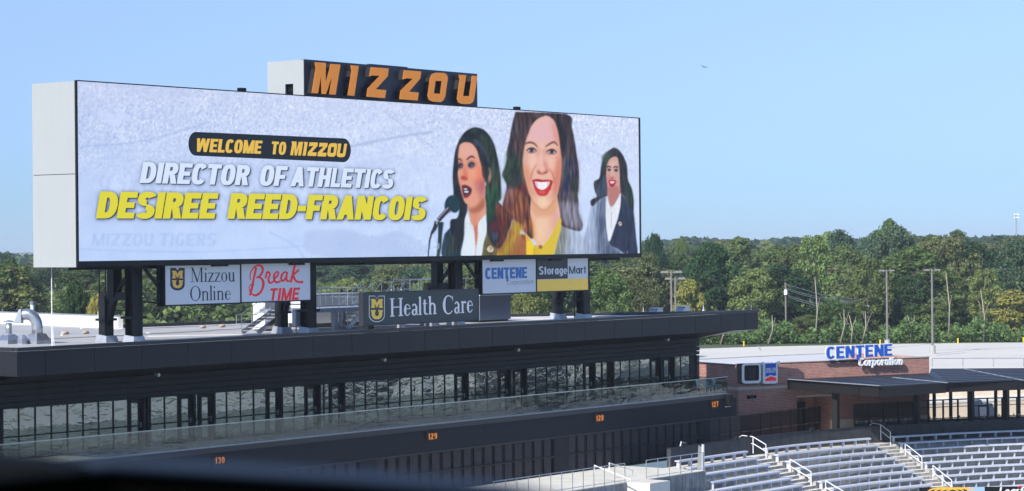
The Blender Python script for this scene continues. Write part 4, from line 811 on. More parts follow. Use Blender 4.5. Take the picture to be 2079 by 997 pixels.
for a, b in doors:
    xa, xb = wx_(a), wx_(b); zt = WTOP-.17
    m_ = MB(); m_.box(xa-.09, xa, YW-.05, YW+.04, FL, zt+.1); m_.box(xb, xb+.09, YW-.05, YW+.04, FL, zt+.1); m_.box(xa, xb, YW-.05, YW+.04, zt, zt+.1); m_.box(xa, xb, YW-.05, YW+.04, FL, FL+.14); m_.box(xa, xb, YW-.05, YW+.04, TR-.04, TR+.04)
    d = m_.build('door', MT['frame'], cb)
    for z0, z1 in ((FL+.14, TR-.04), (TR+.04, zt)): MB().box(xa, xb, YW-.01, YW+.01, z0, z1).build('pane', MT['pane'], d)
    MB().box(xb+.01, xb+.04, YW-.10, YW-.05, FL+.95, FL+1.2).build('handle', MT['galv'], d)
# deep dark fins beside the doors
for p in (284,291,386,426,563,640,690,941,1028,1060,1199,1237,1334,1360):
    x_ = wx_(p+3); MB().box(x_-.05, x_+.06, YW-.24, YW-.06, FL, WTOP+.02).build('fin', MT['frame'], cb)
for (px_, py_, wd) in ((319.5,760,'leftmost'),(779,729.5,'second from left'),(1050.5,709.5,'third from left'),(1354.5,689,'rightmost')):
    v = onY(px_, py_, YW-.8); t = thing('floodlight', (v.x, v.y, v.z), 'small round floodlight under the dark eave, '+wd+' of the four', 'light', 'round floodlights under the eave')
    MB().tube([(v.x,v.y+.16,v.z+.02),(v.x,v.y-.10,v.z-.03)],[.07,.10],10).build('lamp_housing', MT['galv_dull'], t); MB().bar((v.x,v.y+.1,v.z+.02),(v.x,v.y+.1,v.z+.28),.03).build('bracket', MT['frame'], t)
    MB().tube([(v.x,v.y-.105,v.z-.032),(v.x,v.y-.12,v.z-.035)],.085,10).build('lens', MT['plastic_white'], t)
# balcony
XBL, XBR = 62.0, 129.6
MB().box(XBL, XBR, YB+.06, YW+.2, FL-.25, FL-.02).build('balcony_floor', MT['concrete_dirty_shaded'], cb)  # darker concrete puts the overhang's shade into the floor colour
MB().box(XBL, XBR+.03, YB-.06, YB+.3, FL-.28, FL-.03).build('balcony_edge', MT['charcoal_trim'], cb)
gp = 1.56; n = int((XBR-XBL)/gp); g0 = None
railing = thing('glass_railing', ((XBL+XBR)/2, YB, FL), 'long frameless glass railing with slim top rail along the balcony', 'railing')
for k in range(n+1):
    a = XBR-(k+1)*gp
    if g0 is None: g0 = MB().box(a+.012, a+gp-.012, YB+.02, YB+.04, FL-.02, FL+1.03).build('glass_panel', MT['rail_glass'], railing)
    else: clone(g0, railing, (-k*gp, 0, 0))
MB().box(XBL, XBR, YB+.0, YB+.07, FL+1.032, FL+1.075).build('top_rail', MT['galv'], railing)
MB().box(XBL, XBR, YB+.0, YB+.07, FL-.028, FL+.03).build('base_shoe', MT['galv_dull'], railing)
# end railing of the balcony
q = MB(); q.box(XBR-.03, XBR-.01, YB+.1, YW, FL, FL+1.03); q.build('glass_panel', MT['rail_glass'], railing)
# tables on the balcony end
for px_, py_ in ((1424,796),(1438,793.5),(1456,793)):
    v = onY(px_, py_, 81.4); t = thing('balcony_chair', (v.x, 81.4, FL), {1424:'left',1438:'middle',1456:'right'}[px_]+' white chair of three behind the glass at the balcony\'s right end', 'chair', 'white chairs behind the balcony glass'); x_ = v.x; y_ = 81.4
    MB().box(x_-.22,x_+.22,y_-.22,y_+.22,FL+.43,FL+.46).build('seat', MT['plastic_white'], t); MB().hexa([(x_-.22,y_+.2,FL+.47),(x_+.22,y_+.2,FL+.47),(x_+.22,y_+.23,FL+.47),(x_-.22,y_+.23,FL+.47),(x_-.22,y_+.28,FL+.86),(x_+.22,y_+.28,FL+.86),(x_+.22,y_+.31,FL+.86),(x_-.22,y_+.31,FL+.86)]).build('backrest', MT['plastic_white'], t)
    for a in (-.19,.19):
        for b in (-.19,.19): MB().bar((x_+a,y_+b,FL),(x_+a,y_+b,FL+.43),.035).build('leg', MT['plastic_white'], t)
# block wall band and the openings under it
ZO = 2.12
MB().box(XBL, 130.6, YB+.0, YB+.5, ZO+.04, FL-.285).build('block_band', MT['block'], cb)
MB().box(XBL, 130.6, YB-.03, YB+.02, ZO, ZO+.045).build('lintel_trim', MT['charcoal_trim'], cb)
def bx_(p, y=900): return onY(p, 930-(p-765)*.1176, YB).x
piers = [(470,560),(731,765),(1125,1155),(1420,1441)]
for a, b in piers: MB().box(bx_(a), bx_(b), YB+.0, YB+.5, 0, ZO-.003).build('pier', MT['block'], cb)
MB().box(XBL, 130.5, YB+1.2, YB+1.3, 0, 3.3).build('back_wall', MT['frame'], cb)
XFE = 141.4
fence = thing('dark_fence', (118, YB, 0), 'dark panel fence under the balcony, running on to the brick building', 'fence')
def fence_run(x0, x1, w):
    n = max(1, round((x1-x0)/w)); w = (x1-x0)/n; src = None
    for k in range(n):
        a = x0+k*w
        for z0, z1 in ((.10, 1.02), (1.10, ZO-.02)):
            MB().hexa([(a+.02,YB+.20,z0),(a+w*.72,YB+.06,z0),(a+w*.72,YB+.09,z0),(a+.02,YB+.23,z0),(a+.02,YB+.20,z1),(a+w*.72,YB+.06,z1),(a+w*.72,YB+.09,z1),(a+.02,YB+.23,z1)]).build('infill_panel', MT['louvre'], fence)
        MB().box(a-.03, a+.03, YB+.03, YB+.12, 0, ZO-.01).build('post', MT['dark_steel'], fence)
    m_ = MB(); m_.box(x0, x1, YB-.0, YB+.05, 1.035, 1.085); m_.build('middle_rail', MT['charcoal'], fence)
    MB().box(x0, x1, YB-.0, YB+.05, ZO-.05, ZO-.005).build('top_rail', MT['charcoal'], fence)
prev = XBL
for a, b in [(XBL, bx_(470)), (bx_(560), bx_(731)), (bx_(765), bx_(1125)), (bx_(1155), bx_(1420))]: fence_run(a, b, .93)
# open stretch in front of the brick building: posts, rails and thin screens
x0, x1 = bx_(1441), XFE; n = 11; w = (x1-x0)/n
for k in range(n+1): MB().box(x0+k*w-.04, x0+k*w+.04, YB+.03, YB+.12, 0, ZO+.02).build('post', MT['dark_steel'], fence)
for k in range(n):
    for z0, z1 in ((.12,1.0),(1.1,ZO-.06)): MB().box(x0+k*w+.05, x0+(k+1)*w-.05, YB+.06, YB+.075, z0, z1).build('infill_panel', MT['louvre'] if k < 3 else MT['shade_glass'], fence)
MB().box(x0, x1, YB+.0, YB+.05, ZO-.04, ZO+.02).build('top_rail', MT['charcoal'], fence); MB().box(x0, x1, YB-.0, YB+.05, 1.02, 1.07).build('middle_rail', MT['charcoal'], fence)
# section numbers
for s, cx, cy, W_, H_ in (("130",446,935.5,27,21),("129",878,886.5,25,20),("128",1217.5,849.5,21,19),("127",1451.5,821.5,18,18)):
    pl = planeY(YB-.06); u0, w1 = pl.px(cx-W_/2, cy-H_/2); u1, w0 = pl.px(cx+W_/2, cy+H_/2)
    t = thing('section_sign', ((u0+u1)/2, YB-.03, w0), 'black section sign with lit amber number '+s+', '+{'130':'leftmost, just above the blurred ledge','129':'second from left','128':'left of the bleachers\' guard rails','127':'beside the small black speaker'}[s], 'sign', 'section number signs')
    MB().box(u0, u1, YB-.055, YB-.003, w0, w1).build('sign_case', MT['frame'], t)
    k = .30; text(pl, s, (cx-W_*.36, cy+H_*.28+ (W_*.03)), cx+W_*.36, cy-H_*.30, v=.2, h=.15, W=.56, gap=.14, off=.004, y1=cy+H_*.22).build('digits', MT['digit'], t)
v = onY(1478, 812, YB-.1); t = thing('wall_speaker', (v.x, v.y, v.z-.3), 'small black box speaker hung at the end of the dark band', 'speaker')
MB().box(v.x-.2, v.x+.2, v.y-.25, v.y+.05, v.z-.3, v.z+.32).build('speaker_box', MT['frame'], t); MB().bar((v.x-.3,v.y,v.z-.42),(v.x+.3,v.y,v.z-.42),.05).build('bracket', MT['galv_dull'], t)
# ------------------------------------------------------------------ things on the roof
def cyl(p, q, r, n=16): return MB().tube([p, q], r, n)
v = onZ(18, 698, RZ); t = thing('roof_vent', (v.x, v.y, RZ), 'short capped metal flue on a flared base at the roof\'s left corner', 'vent')
def hip(x, y, w0, w1, z0, z1, mtl, parent):
    MB().hexa([(x-w0,y-w0,z0),(x+w0,y-w0,z0),(x+w0,y+w0,z0),(x-w0,y+w0,z0),(x-w1,y-w1,z1),(x+w1,y-w1,z1),(x+w1,y+w1,z1),(x-w1,y+w1,z1)]).build('vent_base', mtl, parent)
MB().box(v.x-.48,v.x+.48,v.y-.48,v.y+.48,RZ,RZ+.18).build('curb', MT['galv_dull'], t); hip(v.x, v.y, .48, .2, RZ+.181, RZ+.46, MT['galv'], t)
MB().tube([(v.x,v.y,RZ+.46),(v.x,v.y,RZ+1.0)], .15, 16).build('flue', MT['galv'], t, smooth=True)
MB().tube([(v.x,v.y,RZ+.42),(v.x,v.y,RZ+.5)], [.27,.17], 16).build('collar', MT['galv_dull'], t)
MB().tube([(v.x,v.y,RZ+1.04),(v.x,v.y,RZ+1.1),(v.x,v.y,RZ+1.16)], [.23,.24,.05], 16).build('rain_cap', MT['galv_dull'], t)
v = onZ(76, 698, RZ); g = thing('gooseneck_vent', (v.x, v.y, RZ), 'shiny curved gooseneck duct with slanted hood on flared base', 'vent')
MB().box(v.x-.46,v.x+.46,v.y-.46,v.y+.46,RZ,RZ+.18).build('curb', MT['galv_dull'], g); hip(v.x, v.y, .46, .28, RZ+.181, RZ+.5, MT['galv'], g)
pts = [(0,0,.48),(0,0,.78)]; 
for k in range(8):
    a = R(0+k*15); pts.append((-.48*(1-math.cos(a))*1.05, 0, .82+.62*math.sin(a)))
pts += [(-.72,0,1.42)]
D2 = lambda a: v+RT*a[0]+UP*a[2]
MB().tube([D2(p) for p in pts], .27, 20).build('duct', MT['galv'], g, smooth=True)
for i in (1,3,5,7): d_ = (D2(pts[i+1])-D2(pts[i-1])).normalized()*.012; MB().tube([D2(pts[i])-d_, D2(pts[i])+d_], .278, 20).build('duct_seam', MT['galv_dull'], g)
c_ = D2((-.74,0,1.42)); mb = MB(); a = RT; 
mb.hexa([c_-a*.36-UP*.42-FW*.32, c_+a*.02-UP*.42-FW*.30, c_+a*.02-UP*.42+FW*.30, c_-a*.36-UP*.42+FW*.32, c_-a*.10+UP*.26-FW*.28, c_+a*.02+UP*.26-FW*.28, c_+a*.02+UP*.26+FW*.28, c_-a*.10+UP*.26+FW*.28]); mb.build('hood', MT['galv_dull'], g)
v2 = v-RT*.62-FW*.5; q = thing('vent_box', (v2.x, v2.y, RZ), 'small blue grey faceted vent box between the flue and the gooseneck duct', 'vent'); mb = MB(); mb.tube([v2+UP*.0, v2+UP*.28, v2+UP*.46], [.24,.24,.10], 8); mb.build('vent_body', MT['unit_blue'], q)
MB().tube([v2-UP*.02, v2+UP*.04], .27, 8).build('flange', MT['galv_dull'], q)
v = onZ(106, 702, RZ); mb = MB(); mb.tube([v, v+UP*3.75], [.028,.02], 8); mb.bar(v+RT*.13-FW*.1, v+UP*1.6, .02); mb.bar(v+RT*.02+FW*.2, v+UP*1.6, .02)
tag(mb.build('lightning_rod', MT['rail_white']), 'tall thin white mast guyed near roof edge under the display\'s left end', 'mast')
for i, (px_, py_, h_) in enumerate(((6,655,.5),(104,655,.4),(199,650,.5),(126,681,.25),(1306,636,.4),(1428,631,.4),(1525,630,.4),(166,668,.4))):
    v = onZ(px_, py_, RZ+.0 if i > 2 else RZ+.5); mb = MB(); mb.tube([v, v+UP*h_], [.03,.012], 6); mb.tube([v, v+UP*.06], .08, 6); tag(mb.build('air_terminal', MT['conduit']), 'small lightning rod '+('at the roof parapet, far left','on the parapet beside the tall mast','on the parapet left of the steel legs','on the roof right of the tall mast','left of the tapered roof boxes','right of the tapered roof boxes','at the pointed roof tip','on the roof below the parapet')[i], 'lightning rod', 'small lightning rods on the roof')
v = onZ(66, 655, RZ); t = thing('roof_pipe', (v.x, v.y, RZ), 'small pale blue stack behind the gooseneck duct', 'pipe'); MB().tube([(v.x,v.y,RZ),(v.x,v.y,RZ+1.15)], .12, 12).build('stack', MT['plastic_white'], t); MB().tube([(v.x,v.y,RZ+1.15),(v.x,v.y,RZ+1.32)], .17, 12).build('cap', MT['unit_blue'], t)
bags = [((134,679),'beside the first white seam'),((175,678),'nearest the left steel legs'),((413,666.5),'under the shield sign'),((452,664.5),'left of the steel stairs'),((655,656),'under the steel platform')]
for (p, wd) in bags:
    v = onZ(p[0], p[1], RZ); mb = MB(); mb.tube([v+Vector((-.2,0,.05)), v+Vector((-.1,.02,.08)), v+Vector((.08,0,.1)), v+Vector((.2,0,.05))], [.04,.08,.10,.04], 8); mb.tube([v+Vector((-.1,.18,.06)), v+Vector((.16,.2,.1)), v+Vector((.3,.2,.05))], [.04,.09,.04], 8)
    tag(mb.build('sandbag', MT['sandbag'], smooth=True), 'lumpy tan sandbag lying on the grey roof, '+wd, 'sandbag', 'sandbags on the roof')
# steel platform with railing and stairs
PZ = 9.78; P0 = 86.2; P1 = 88.8
xa = onY(650, 620, P0).x; xb = onY(742, 620, P0).x; xst = onY(600, 620, P0).x
pf = thing('steel_platform', ((xst+xb)/2, 87, RZ), 'galvanized steel work platform with pipe railings and stairs on the roof', 'platform')
MB().box(xst, xb+5, P0, P1, PZ-.22, PZ).build('deck', MT['galv_dull'], pf)
for p in (683, 698.5):
    x_ = onY(p, 650, P0+(.2 if p < 690 else 1.2)).x; y_ = P0+(.2 if p < 690 else 1.2); MB().box(x_-.13, x_+.13, y_, y_+.26, RZ, PZ-.22).build('column', MT['galv_dull'], pf)
def railing_(parent, a, b, h=1.07, n=5, r=.022, mid=True, mtl='galv', name='railing'):
    a = Vector(a); b = Vector(b); mb = MB(); mb.tube([a+UP*h, b+UP*h], r, 6)
    if mid: mb.tube([a+UP*h*.5, b+UP*h*.5], r*.8, 6)
    for k in range(n+1): p = a.lerp(b, k/n); mb.tube([p, p+UP*h], r, 6)
    return mb.build(name, MT[mtl], parent)
railing_(pf, (xst+.8,P0,PZ), (xb,P0,PZ), n=9, mid=False); railing_(pf, (xst,P1,PZ), (xb,P1,PZ), n=7, mid=False); railing_(pf, (xb,P0,PZ), (xb,P1,PZ), n=2)
MB().tube([(xst+.8,P0,PZ+.12),(xb,P0,PZ+.12)],.03,6).build('toe_rail', MT['galv'], pf)
def stairs(parent, a, b, w, n, rail=True):       # a bottom, b top (centre line of the near stringer); w = vector across
    a = Vector(a); b = Vector(b); w = Vector(w); d = b-a
    for o in (Vector((0,0,0)), w): mb = MB(); mb.bar(a+o, b+o, .05, .26); mb.build('stringer', MT['galv'], parent)
    for k in range(n):
        p = a+d*((k+.6)/n); MB().hexa([p+Vector((-.13,0,-.02)), p+Vector((.13,0,-.02)), p+w+Vector((.13,0,-.02)), p+w+Vector((-.13,0,-.02)), p+Vector((-.13,0,.02)), p+Vector((.13,0,.02)), p+w+Vector((.13,0,.02)), p+w+Vector((-.13,0,.02))]).build('stair_tread', MT['galv_dull'], parent)
    if rail:
        for o in (Vector((0,0,0)), w):
            m_ = MB(); m_.tube([a+o+Vector((-.4,0,.5)), a+o+Vector((-.4,0,.95)), a+o+UP*1.0, b+o+UP*1.02], .024, 6); m_.tube([a+o+Vector((-.4,0,.5)), a+o+UP*.5, b+o+UP*.52], .02, 6)
            for k in range(4): p = (a+o).lerp(b+o, k/3); m_.tube([p, p+UP*1.0], .022, 6)
            m_.build('handrail', MT['galv'], parent)
sx = onZ(527, 672, RZ).x
bL = onY(522, 675, 86.6); tL = onY(566, 640, 86.6)
stairs(pf, (bL.x,86.6,RZ+.05), (bL.x+2.6,86.6,PZ), (0,1.1,0), 7)
bL2 = onY(706, 668, 86.9); stairs(pf, (bL2.x,86.9,RZ+.05), (bL2.x+2.2,86.9,PZ+.3), (0,.9,0), 7)
bx1_ = onY(640, 600, 90.0).x; bx2_ = onY(736, 600, 90.0).x
u = thing('rooftop_unit', ((bx1_+bx2_)/2, 91, RZ), 'long white rooftop equipment box behind the steel platform', 'equipment box')
MB().box(bx1_, bx2_+1, 90.0, 92.2, RZ+.25, 10.35).build('unit_body', MT['plastic_white'], u); MB().box(bx1_-.05, bx2_+1.05, 89.95, 92.25, 10.352, 10.43).build('unit_lid', MT['galv_dull'], u); MB().box(bx1_+.1, bx2_+.9, 90.1, 92.1, RZ, RZ+.25).build('curb', MT['charcoal_trim'], u)
c1 = onY(538, 640, 89.2).x; c2 = onY(572, 640, 89.2).x
u = thing('rooftop_unit', (c1, 89.5, RZ), 'upright white equipment cabinet behind the left roof stairs', 'equipment box')
MB().box(c1, c2+.4, 89.2, 90.1, RZ+.1, 10.55).build('unit_body', MT['plastic_white'], u); MB().box(c1-.02, c2+.42, 89.18, 90.12, 10.55, 10.6).build('unit_lid', MT['galv_dull'], u); MB().box(c1+.05, c2+.35, 89.25, 90.05, RZ, RZ+.1).build('curb', MT['charcoal_trim'], u)
# upper walkway seen above the long slate sign
WZ = 10.1; wa = onY(754, 585, 90.6).x; wb = onY(946, 585, 88.4).x
wk = thing('steel_walkway', ((wa+wb)/2, 90, RZ), 'raised pipe-railed walkway with crossover stairs behind the slate sign', 'walkway')
MB().box(wa, wb, 88.4, 89.6, WZ-.15, WZ).build('deck', MT['galv_dull'], wk)
x3_ = onY(832, 590, 88.4).x
railing_(wk, (x3_,88.4,WZ-.1), (wb,88.4,WZ-.1), n=5, mid=False, h=1.15); railing_(wk, (x3_,89.6,WZ), (wb,89.6,WZ), n=7, h=1.07)
xq = onY(756, 590, 88.4).x; xr = onY(775, 590, 88.4).x; m_ = MB(); m_.tube([(xq,88.4,WZ+.25),(xr,88.4,WZ+1.0),(x3_,88.4,WZ+1.0)],.022,6); m_.tube([(xq,88.4,WZ-.1),(xr+.2,88.4,WZ+.5),(x3_,88.4,WZ+.5)],.02,6); m_.build('handrail', MT['galv'], wk)
for a, b in ((784,800),(808,824)): 
    m_ = MB()
    A_0 = onY(a, 590, 88.8).x; B_0 = onY(b, 590, 88.8).x; m_.bar((A_0,88.8,WZ+.2),(B_0,88.8,WZ+.9),.05,.1); m_.bar((A_0-.02,88.8,WZ+.3),(B_0-.02,88.8,WZ+1.0),.05,.05); m_.build('stair_rail', MT['galv'], wk)
for k in range(3): X_ = xr+k*.9; MB().bar((X_,88.4,WZ-.1),(X_,88.4,WZ+1.0),.04).build('post', MT['galv'], wk)
for px_ in (760, 850, 940): x_ = onY(px_, 620, 89).x; MB().box(x_-.08,x_+.08,88.9,89.1,RZ,WZ-.15).build('column', MT['galv_dull'], wk)
# grey unit right of the slate sign
a = onY(974, 620, 86.8); b = onY(1036.5, 620, 86.8)
u = thing('air_handler', ((a.x+b.x)/2, 87.5, RZ), 'blue grey box unit with pale lid standing right of the slate sign', 'equipment box')
zt = onY(974,601,86.8).z; MB().box(a.x, b.x, 86.8, 88.3, RZ+.12, zt).build('unit_body', MT['unit_blue'], u); MB().box(a.x-.05, b.x+.05, 86.75, 88.35, zt+.002, zt+.1).build('unit_lid', MT['plastic_white'], u); MB().box(a.x+.1, b.x-.1, 86.9, 88.2, RZ, RZ+.12).build('curb', MT['frame'], u)
# junction box on the roof by the second leg
a = onY(600, 650, 84.6); t = thing('electrical_cabinet', (a.x+.4, 84.7, RZ), 'grey electrical cabinet on thin legs between the steel columns', 'cabinet')
MB().box(a.x, a.x+.75, 84.6, 84.85, RZ+.42, RZ+1.2).build('cabinet_body', MT['galv_dull'], t)
for dx in (.15, .6): MB().bar((a.x+dx,84.7,RZ),(a.x+dx,84.7,RZ+.42),.05).build('leg', MT['galv_dull'], t)
for (px_, py_, wpx, lab) in ((1331,638,.42,'left of the second roof box'),(1386,634,.42,'near the roof\'s pointed end')):
    v = onZ(px_, py_+1.5, RZ); t = thing('roof_hatch_box', (v.x, v.y, RZ), 'small white and blue grey tapered roof box, '+lab, 'vent', 'tapered boxes near the roof tip')
    MB().hexa([(v.x-.55,v.y-.3,RZ),(v.x+.45,v.y-.3,RZ),(v.x+.45,v.y+.3,RZ),(v.x-.55,v.y+.3,RZ),(v.x-.15,v.y-.3,RZ+.42),(v.x+.4,v.y-.3,RZ+.42),(v.x+.4,v.y+.3,RZ+.42),(v.x-.15,v.y+.3,RZ+.42)]).build('box_body', MT['galv'], t)
    MB().box(v.x-.25, v.x+.45, v.y-.33, v.y+.33, RZ+.422, RZ+.46).build('box_lid', MT['plastic_white'], t)
# ------------------------------------------------------------------ brick building at the right
def brick_mat():
    M = bpy.data.materials.new('red_brick'); M.use_nodes = True; n = M.node_tree.nodes; l = M.node_tree.links; b = n['Principled BSDF']; b.inputs['Roughness'].default_value = .85
    tc = n.new('ShaderNodeTexCoord'); sp_ = n.new('ShaderNodeSeparateXYZ'); l.new(tc.outputs['Object'], sp_.inputs[0]); ad = n.new('ShaderNodeMath'); l.new(sp_.outputs[0], ad.inputs[0]); l.new(sp_.outputs[1], ad.inputs[1])
    cb_ = n.new('ShaderNodeCombineXYZ'); l.new(ad.outputs[0], cb_.inputs[0]); l.new(sp_.outputs[2], cb_.inputs[1])
    br = n.new('ShaderNodeTexBrick'); l.new(cb_.outputs[0], br.inputs[0]); br.inputs['Scale'].default_value = 1; br.inputs['Brick Width'].default_value = .30; br.inputs['Row Height'].default_value = .10; br.inputs['Mortar Size'].default_value = .012
    br.inputs['Color1'].default_value = (.29,.10,.072,1); br.inputs['Color2'].default_value = (.40,.165,.12,1); br.inputs['Mortar'].default_value = (.45,.35,.30,1); br.inputs['Bias'].default_value = -.1
    no = n.new('ShaderNodeTexNoise'); no.inputs['Scale'].default_value = .8; no.inputs['Detail'].default_value = 5; l.new(tc.outputs['Object'], no.inputs[0]); rp = n.new('ShaderNodeMapRange'); rp.inputs[1].default_value = .3; rp.inputs[2].default_value = .7; rp.inputs[3].default_value = .85; rp.inputs[4].default_value = 1.12; l.new(no.outputs[0], rp.inputs[0])
    mx = n.new('ShaderNodeVectorMath'); mx.operation = 'SCALE'; l.new(br.outputs[0], mx.inputs[0]); l.new(rp.outputs[0], mx.inputs['Scale']); l.new(mx.outputs[0], b.inputs['Base Color'])
    bp = n.new('ShaderNodeBump'); bp.inputs['Strength'].default_value = .3; bp.inputs['Distance'].default_value = .01; l.new(br.outputs['Fac'], bp.inputs['Height']); bp.invert = True; l.new(bp.outputs[0], b.inputs['Normal']); return M
MT['brick'] = brick_mat()
BD = FW*math.cos(R(61.2))+RT*math.sin(R(61.2)); BN = FW*(-math.sin(R(61.2)))+RT*math.cos(R(61.2))      # wall direction, outward normal (towards camera)
BO = LD(14.83, 158.0)                       # corner
PK = Plane(BO, BD, BN)
bb = thing('brick_building', BO, 'red brick concession building with stone band and raised parapet beside the club building', 'building')
RH = -BN                                    # into the building
def blk(u0, u1, d0, d1, z0, z1):            # d = depth behind the wall face
    P = lambda u, d, z: BO+BD*u+RH*d+UP*z
    return MB().hexa([P(u0,d0,z0),P(u1,d0,z0),P(u1,d1,z0),P(u0,d1,z0),P(u0,d0,z1),P(u1,d0,z1),P(u1,d1,z1),P(u0,d1,z1)])
BT = PK.px(1510,739.5)[1]; sb0 = PK.px(1560,789.5)[1]; sb1 = PK.px(1560,783.5)[1]; LW = PK.px(1886.5,740)[0]
U = lambda x, y=800: PK.px(x, y)[0]
# local frame so the brick pattern runs along the walls
def wallpart(name, u0, u1, d0, d1, z0, z1, M, parent=bb):
    """box built in wall coordinates with its own rotation, so brick courses follow it"""
    o = MB().box(u0, u1, d0, d1, z0, z1).build(name, M, None, loc=(0,0,0)); o.location = (0,0,0); o.parent = parent
    o.matrix_local = Matrix((BD, RH, UP)).transposed().to_4x4(); ORG[o.name] = ORG[parent.name]; return o
r0, r1 = U(1618), U(1690); rt = PK.px(1640,802)[1]
wallpart('wall', 0, r0, 0, .3, 0, sb0, MT['brick']); wallpart('wall', r0, r1, 0, .3, rt, BT, MT['brick']); wallpart('wall', 0, r0, 0, .3, sb1, BT, MT['brick'])
wallpart('wall', r1, LW, 0, .3, 1.15, BT, MT['brick']); wallpart('wall', r0-.3, r1+.3, 2.2, 2.4, 0, rt, MT['brick']); wallpart('wall', r0-.3, r0-.005, .305, 2.2, 0, rt, MT['brick']); wallpart('wall', r1+.005, r1+.3, .305, 2.2, 0, rt, MT['brick']); wallpart('door', r0+1.2, r0+2.2, 2.1, 2.19, 0, 2.3, MT['frame'])
wallpart('stone_band', -.02, r0-.3, -.03, .3, sb0, sb1, MT['stone']); wallpart('lintel', r0-.1, r1+.1, -.04, .3, rt-.14, rt, MT['stone'])
wallpart('block_base', r1, LW, -.02, .3, 0, 1.148, MT['cream']); wallpart('wall', -.0, .3, .3, 12, 0, sb0, MT['brick']); wallpart('wall', 0, .3, .3, 12, sb1, BT-.1, MT['brick']); wallpart('stone_band', -.03, .3, .3, 12, sb0, sb1, MT['stone'])
wallpart('wall', LW-.3, LW, .3, 9, 0, BT, MT['brick'])
wallpart('roof', .3, LW-.3, .3, 11.5, BT-.75, BT-.6, MT['roof_white'])
wallpart('parapet_cap', -.05, LW+.04, -.05, .34, BT, BT+.05, MT['stone']); wallpart('parapet_cap', -.05, .34, .34, 12, BT-.1, BT-.03, MT['charcoal'])
wallpart('awning_lip', r1+4.6, r1+7.4, -.10, .0, PK.px(1840,801)[1]-.06, PK.px(1840,801)[1]+.04, MT['stone'])
# lamp, play clock, panel sign
t = thing('wall_lamp', PK.at(U(1524,806), PK.px(1524,810)[1]), 'black wall lamp under the stone band of the brick wall', 'wall lamp'); u_ = U(1524,806); z_ = PK.px(1524,806)[1]
o = blk(u_-.28, u_+.28, -.26, 0, z_-.1, z_+.12).build('lamp_housing', MT['frame'], t); blk(u_-.2, u_+.2, -.24, -.05, z_-.125, z_-.1).build('lens', MT['plastic_white'], t)
PKs = Plane(BO+BN*.45, BD, BN)
def rrect(x0, x1, y0, y1, r, n=5, sk=0.0):
    out = []
    for cx, cy, a0 in ((x1-r,y0+r,-90),(x1-r,y1-r,0),(x0+r,y1-r,90),(x0+r,y0+r,180)):
        for k in range(n+1):
            a = R(a0+90*k/n); x = cx+r*math.cos(a); out.append((x, cy+r*math.sin(a)+(x-x0)*sk))
    return out
pc = thing('play_clock', PKs.at(U(1526,780), PK.px(1526,778)[1]), 'blank black clock board with rounded white frame on brick wall', 'clock')
pxpoly(PKs, rrect(1504.5,1545,738.5,779.5,6,sk=-.03), -.06, .38).build('clock_case', MT['frame'], pc); pxpoly(PKs, rrect(1506.5,1545,738,779,6.5,sk=-.03), .0, .06).build('clock_frame', MT['plastic_white'], pc); pxpoly(PKs, rrect(1511.3,1541,742,773.5,3.5,sk=-.03), .006, .005).build('clock_face', MT['frame'], pc)
text(PKs, "38", (1519,768), 1534, 748, v=.16, h=.12, gap=.2, off=.013).build('dark_digits', mat('unlit_digit', (.03,.03,.035), .5), pc)
ps = thing('pennant_sign', PKs.at(U(1564,780), PK.px(1564,780)[1]), 'upright white sign with blue field, red chevron and small white words on brick wall', 'sign')
pxpoly(PKs, rrect(1549.5,1579,737,779.5,4,sk=-.03), 0, .35).build('sign_case', MT['plastic_white'], ps)
pxpoly(PKs, [(1553.5,738.8),(1575.5,737.9),(1575.8,762.5),(1569.5,763.2),(1564.5,760.8),(1559.5,764),(1553.8,765)], .01).build('print_field', MT['blue'], ps)
pxpoly(PKs, [(1554,769.2),(1564.7,764),(1575.5,766.8),(1575.6,772.6),(1554,774)], .01).build('print_field', MT['red'], ps)
text(PKs, "SHELTER", (1554.8,753), 1575, 747.5, v=.2, h=.17, off=.016, y1=751.8).build('lettering', MT['plastic_white'], ps); text(PKs, "INSURANCE", (1555,757.3), 1574.5, 753.6, v=.17, h=.16, off=.016, y1=756.2).build('lettering', MT['plastic_white'], ps)
for i, (px_, py_, wd) in enumerate(((1547,737.5,'upper left of'),(1548.8,745.5,'halfway down the left edge of'),(1579,735.8,'upper right of'))):
    v = PKs.at(*PKs.px(px_, py_)); mb = MB(); mb.tube([v+BN*.12-UP*.09, v+BN*.12+UP*.09], .09, 8); mb.bar(v+BN*.05, v-BN*.4, .05); tag(mb.build('wireless_antenna', MT['plastic_white']), 'small white antenna box at the '+wd+' the pennant sign', 'antenna', 'white antenna boxes on the brick parapet')
# big blue letters and white script
PL_ = Plane(BO+BN*.34, BD, BN)
ls = thing('letter_sign', PL_.at(PL_.px(1743,730)[0], BT-.5), 'big blue channel letters with white edges above a white lower-case word on the brick parapet', 'sign')
white = text(PL_, "CENTENE", (1676,729.8), 1812, 702.8, v=.24, h=.2, gap=.04, off=0, depth=.05, per_letter=True, y1=723.3, W=.62)
for m_ in white: m_.build('letter_case', MT['plastic_white'], ls)
for m_ in text(PL_, "CENTENE", (1677.5,728.4), 1811, 704.6, v=.215, h=.175, gap=.065, off=.03, per_letter=True, y1=721.6, W=.57): m_.build('letter_face', MT['blue'], ls)
pxpoly(PL_, [(1738,720),(1744,719.7),(1744,730.5),(1738,731)], .05).build('letter_face', MT['blue'], ls)
for m_ in text(PL_, "Corporation", (1744,743.3), 1834, 727.0, v=.18, h=.17, gap=.06, slant=.12, off=.0, depth=.12, per_letter=True, y1=740.3): m_.build('letter', MT['plastic_white'], ls)
mb = MB(); a = PL_.px(1680,731)[0]; b = PL_.px(1806,724)[0]; z_ = BT+.02
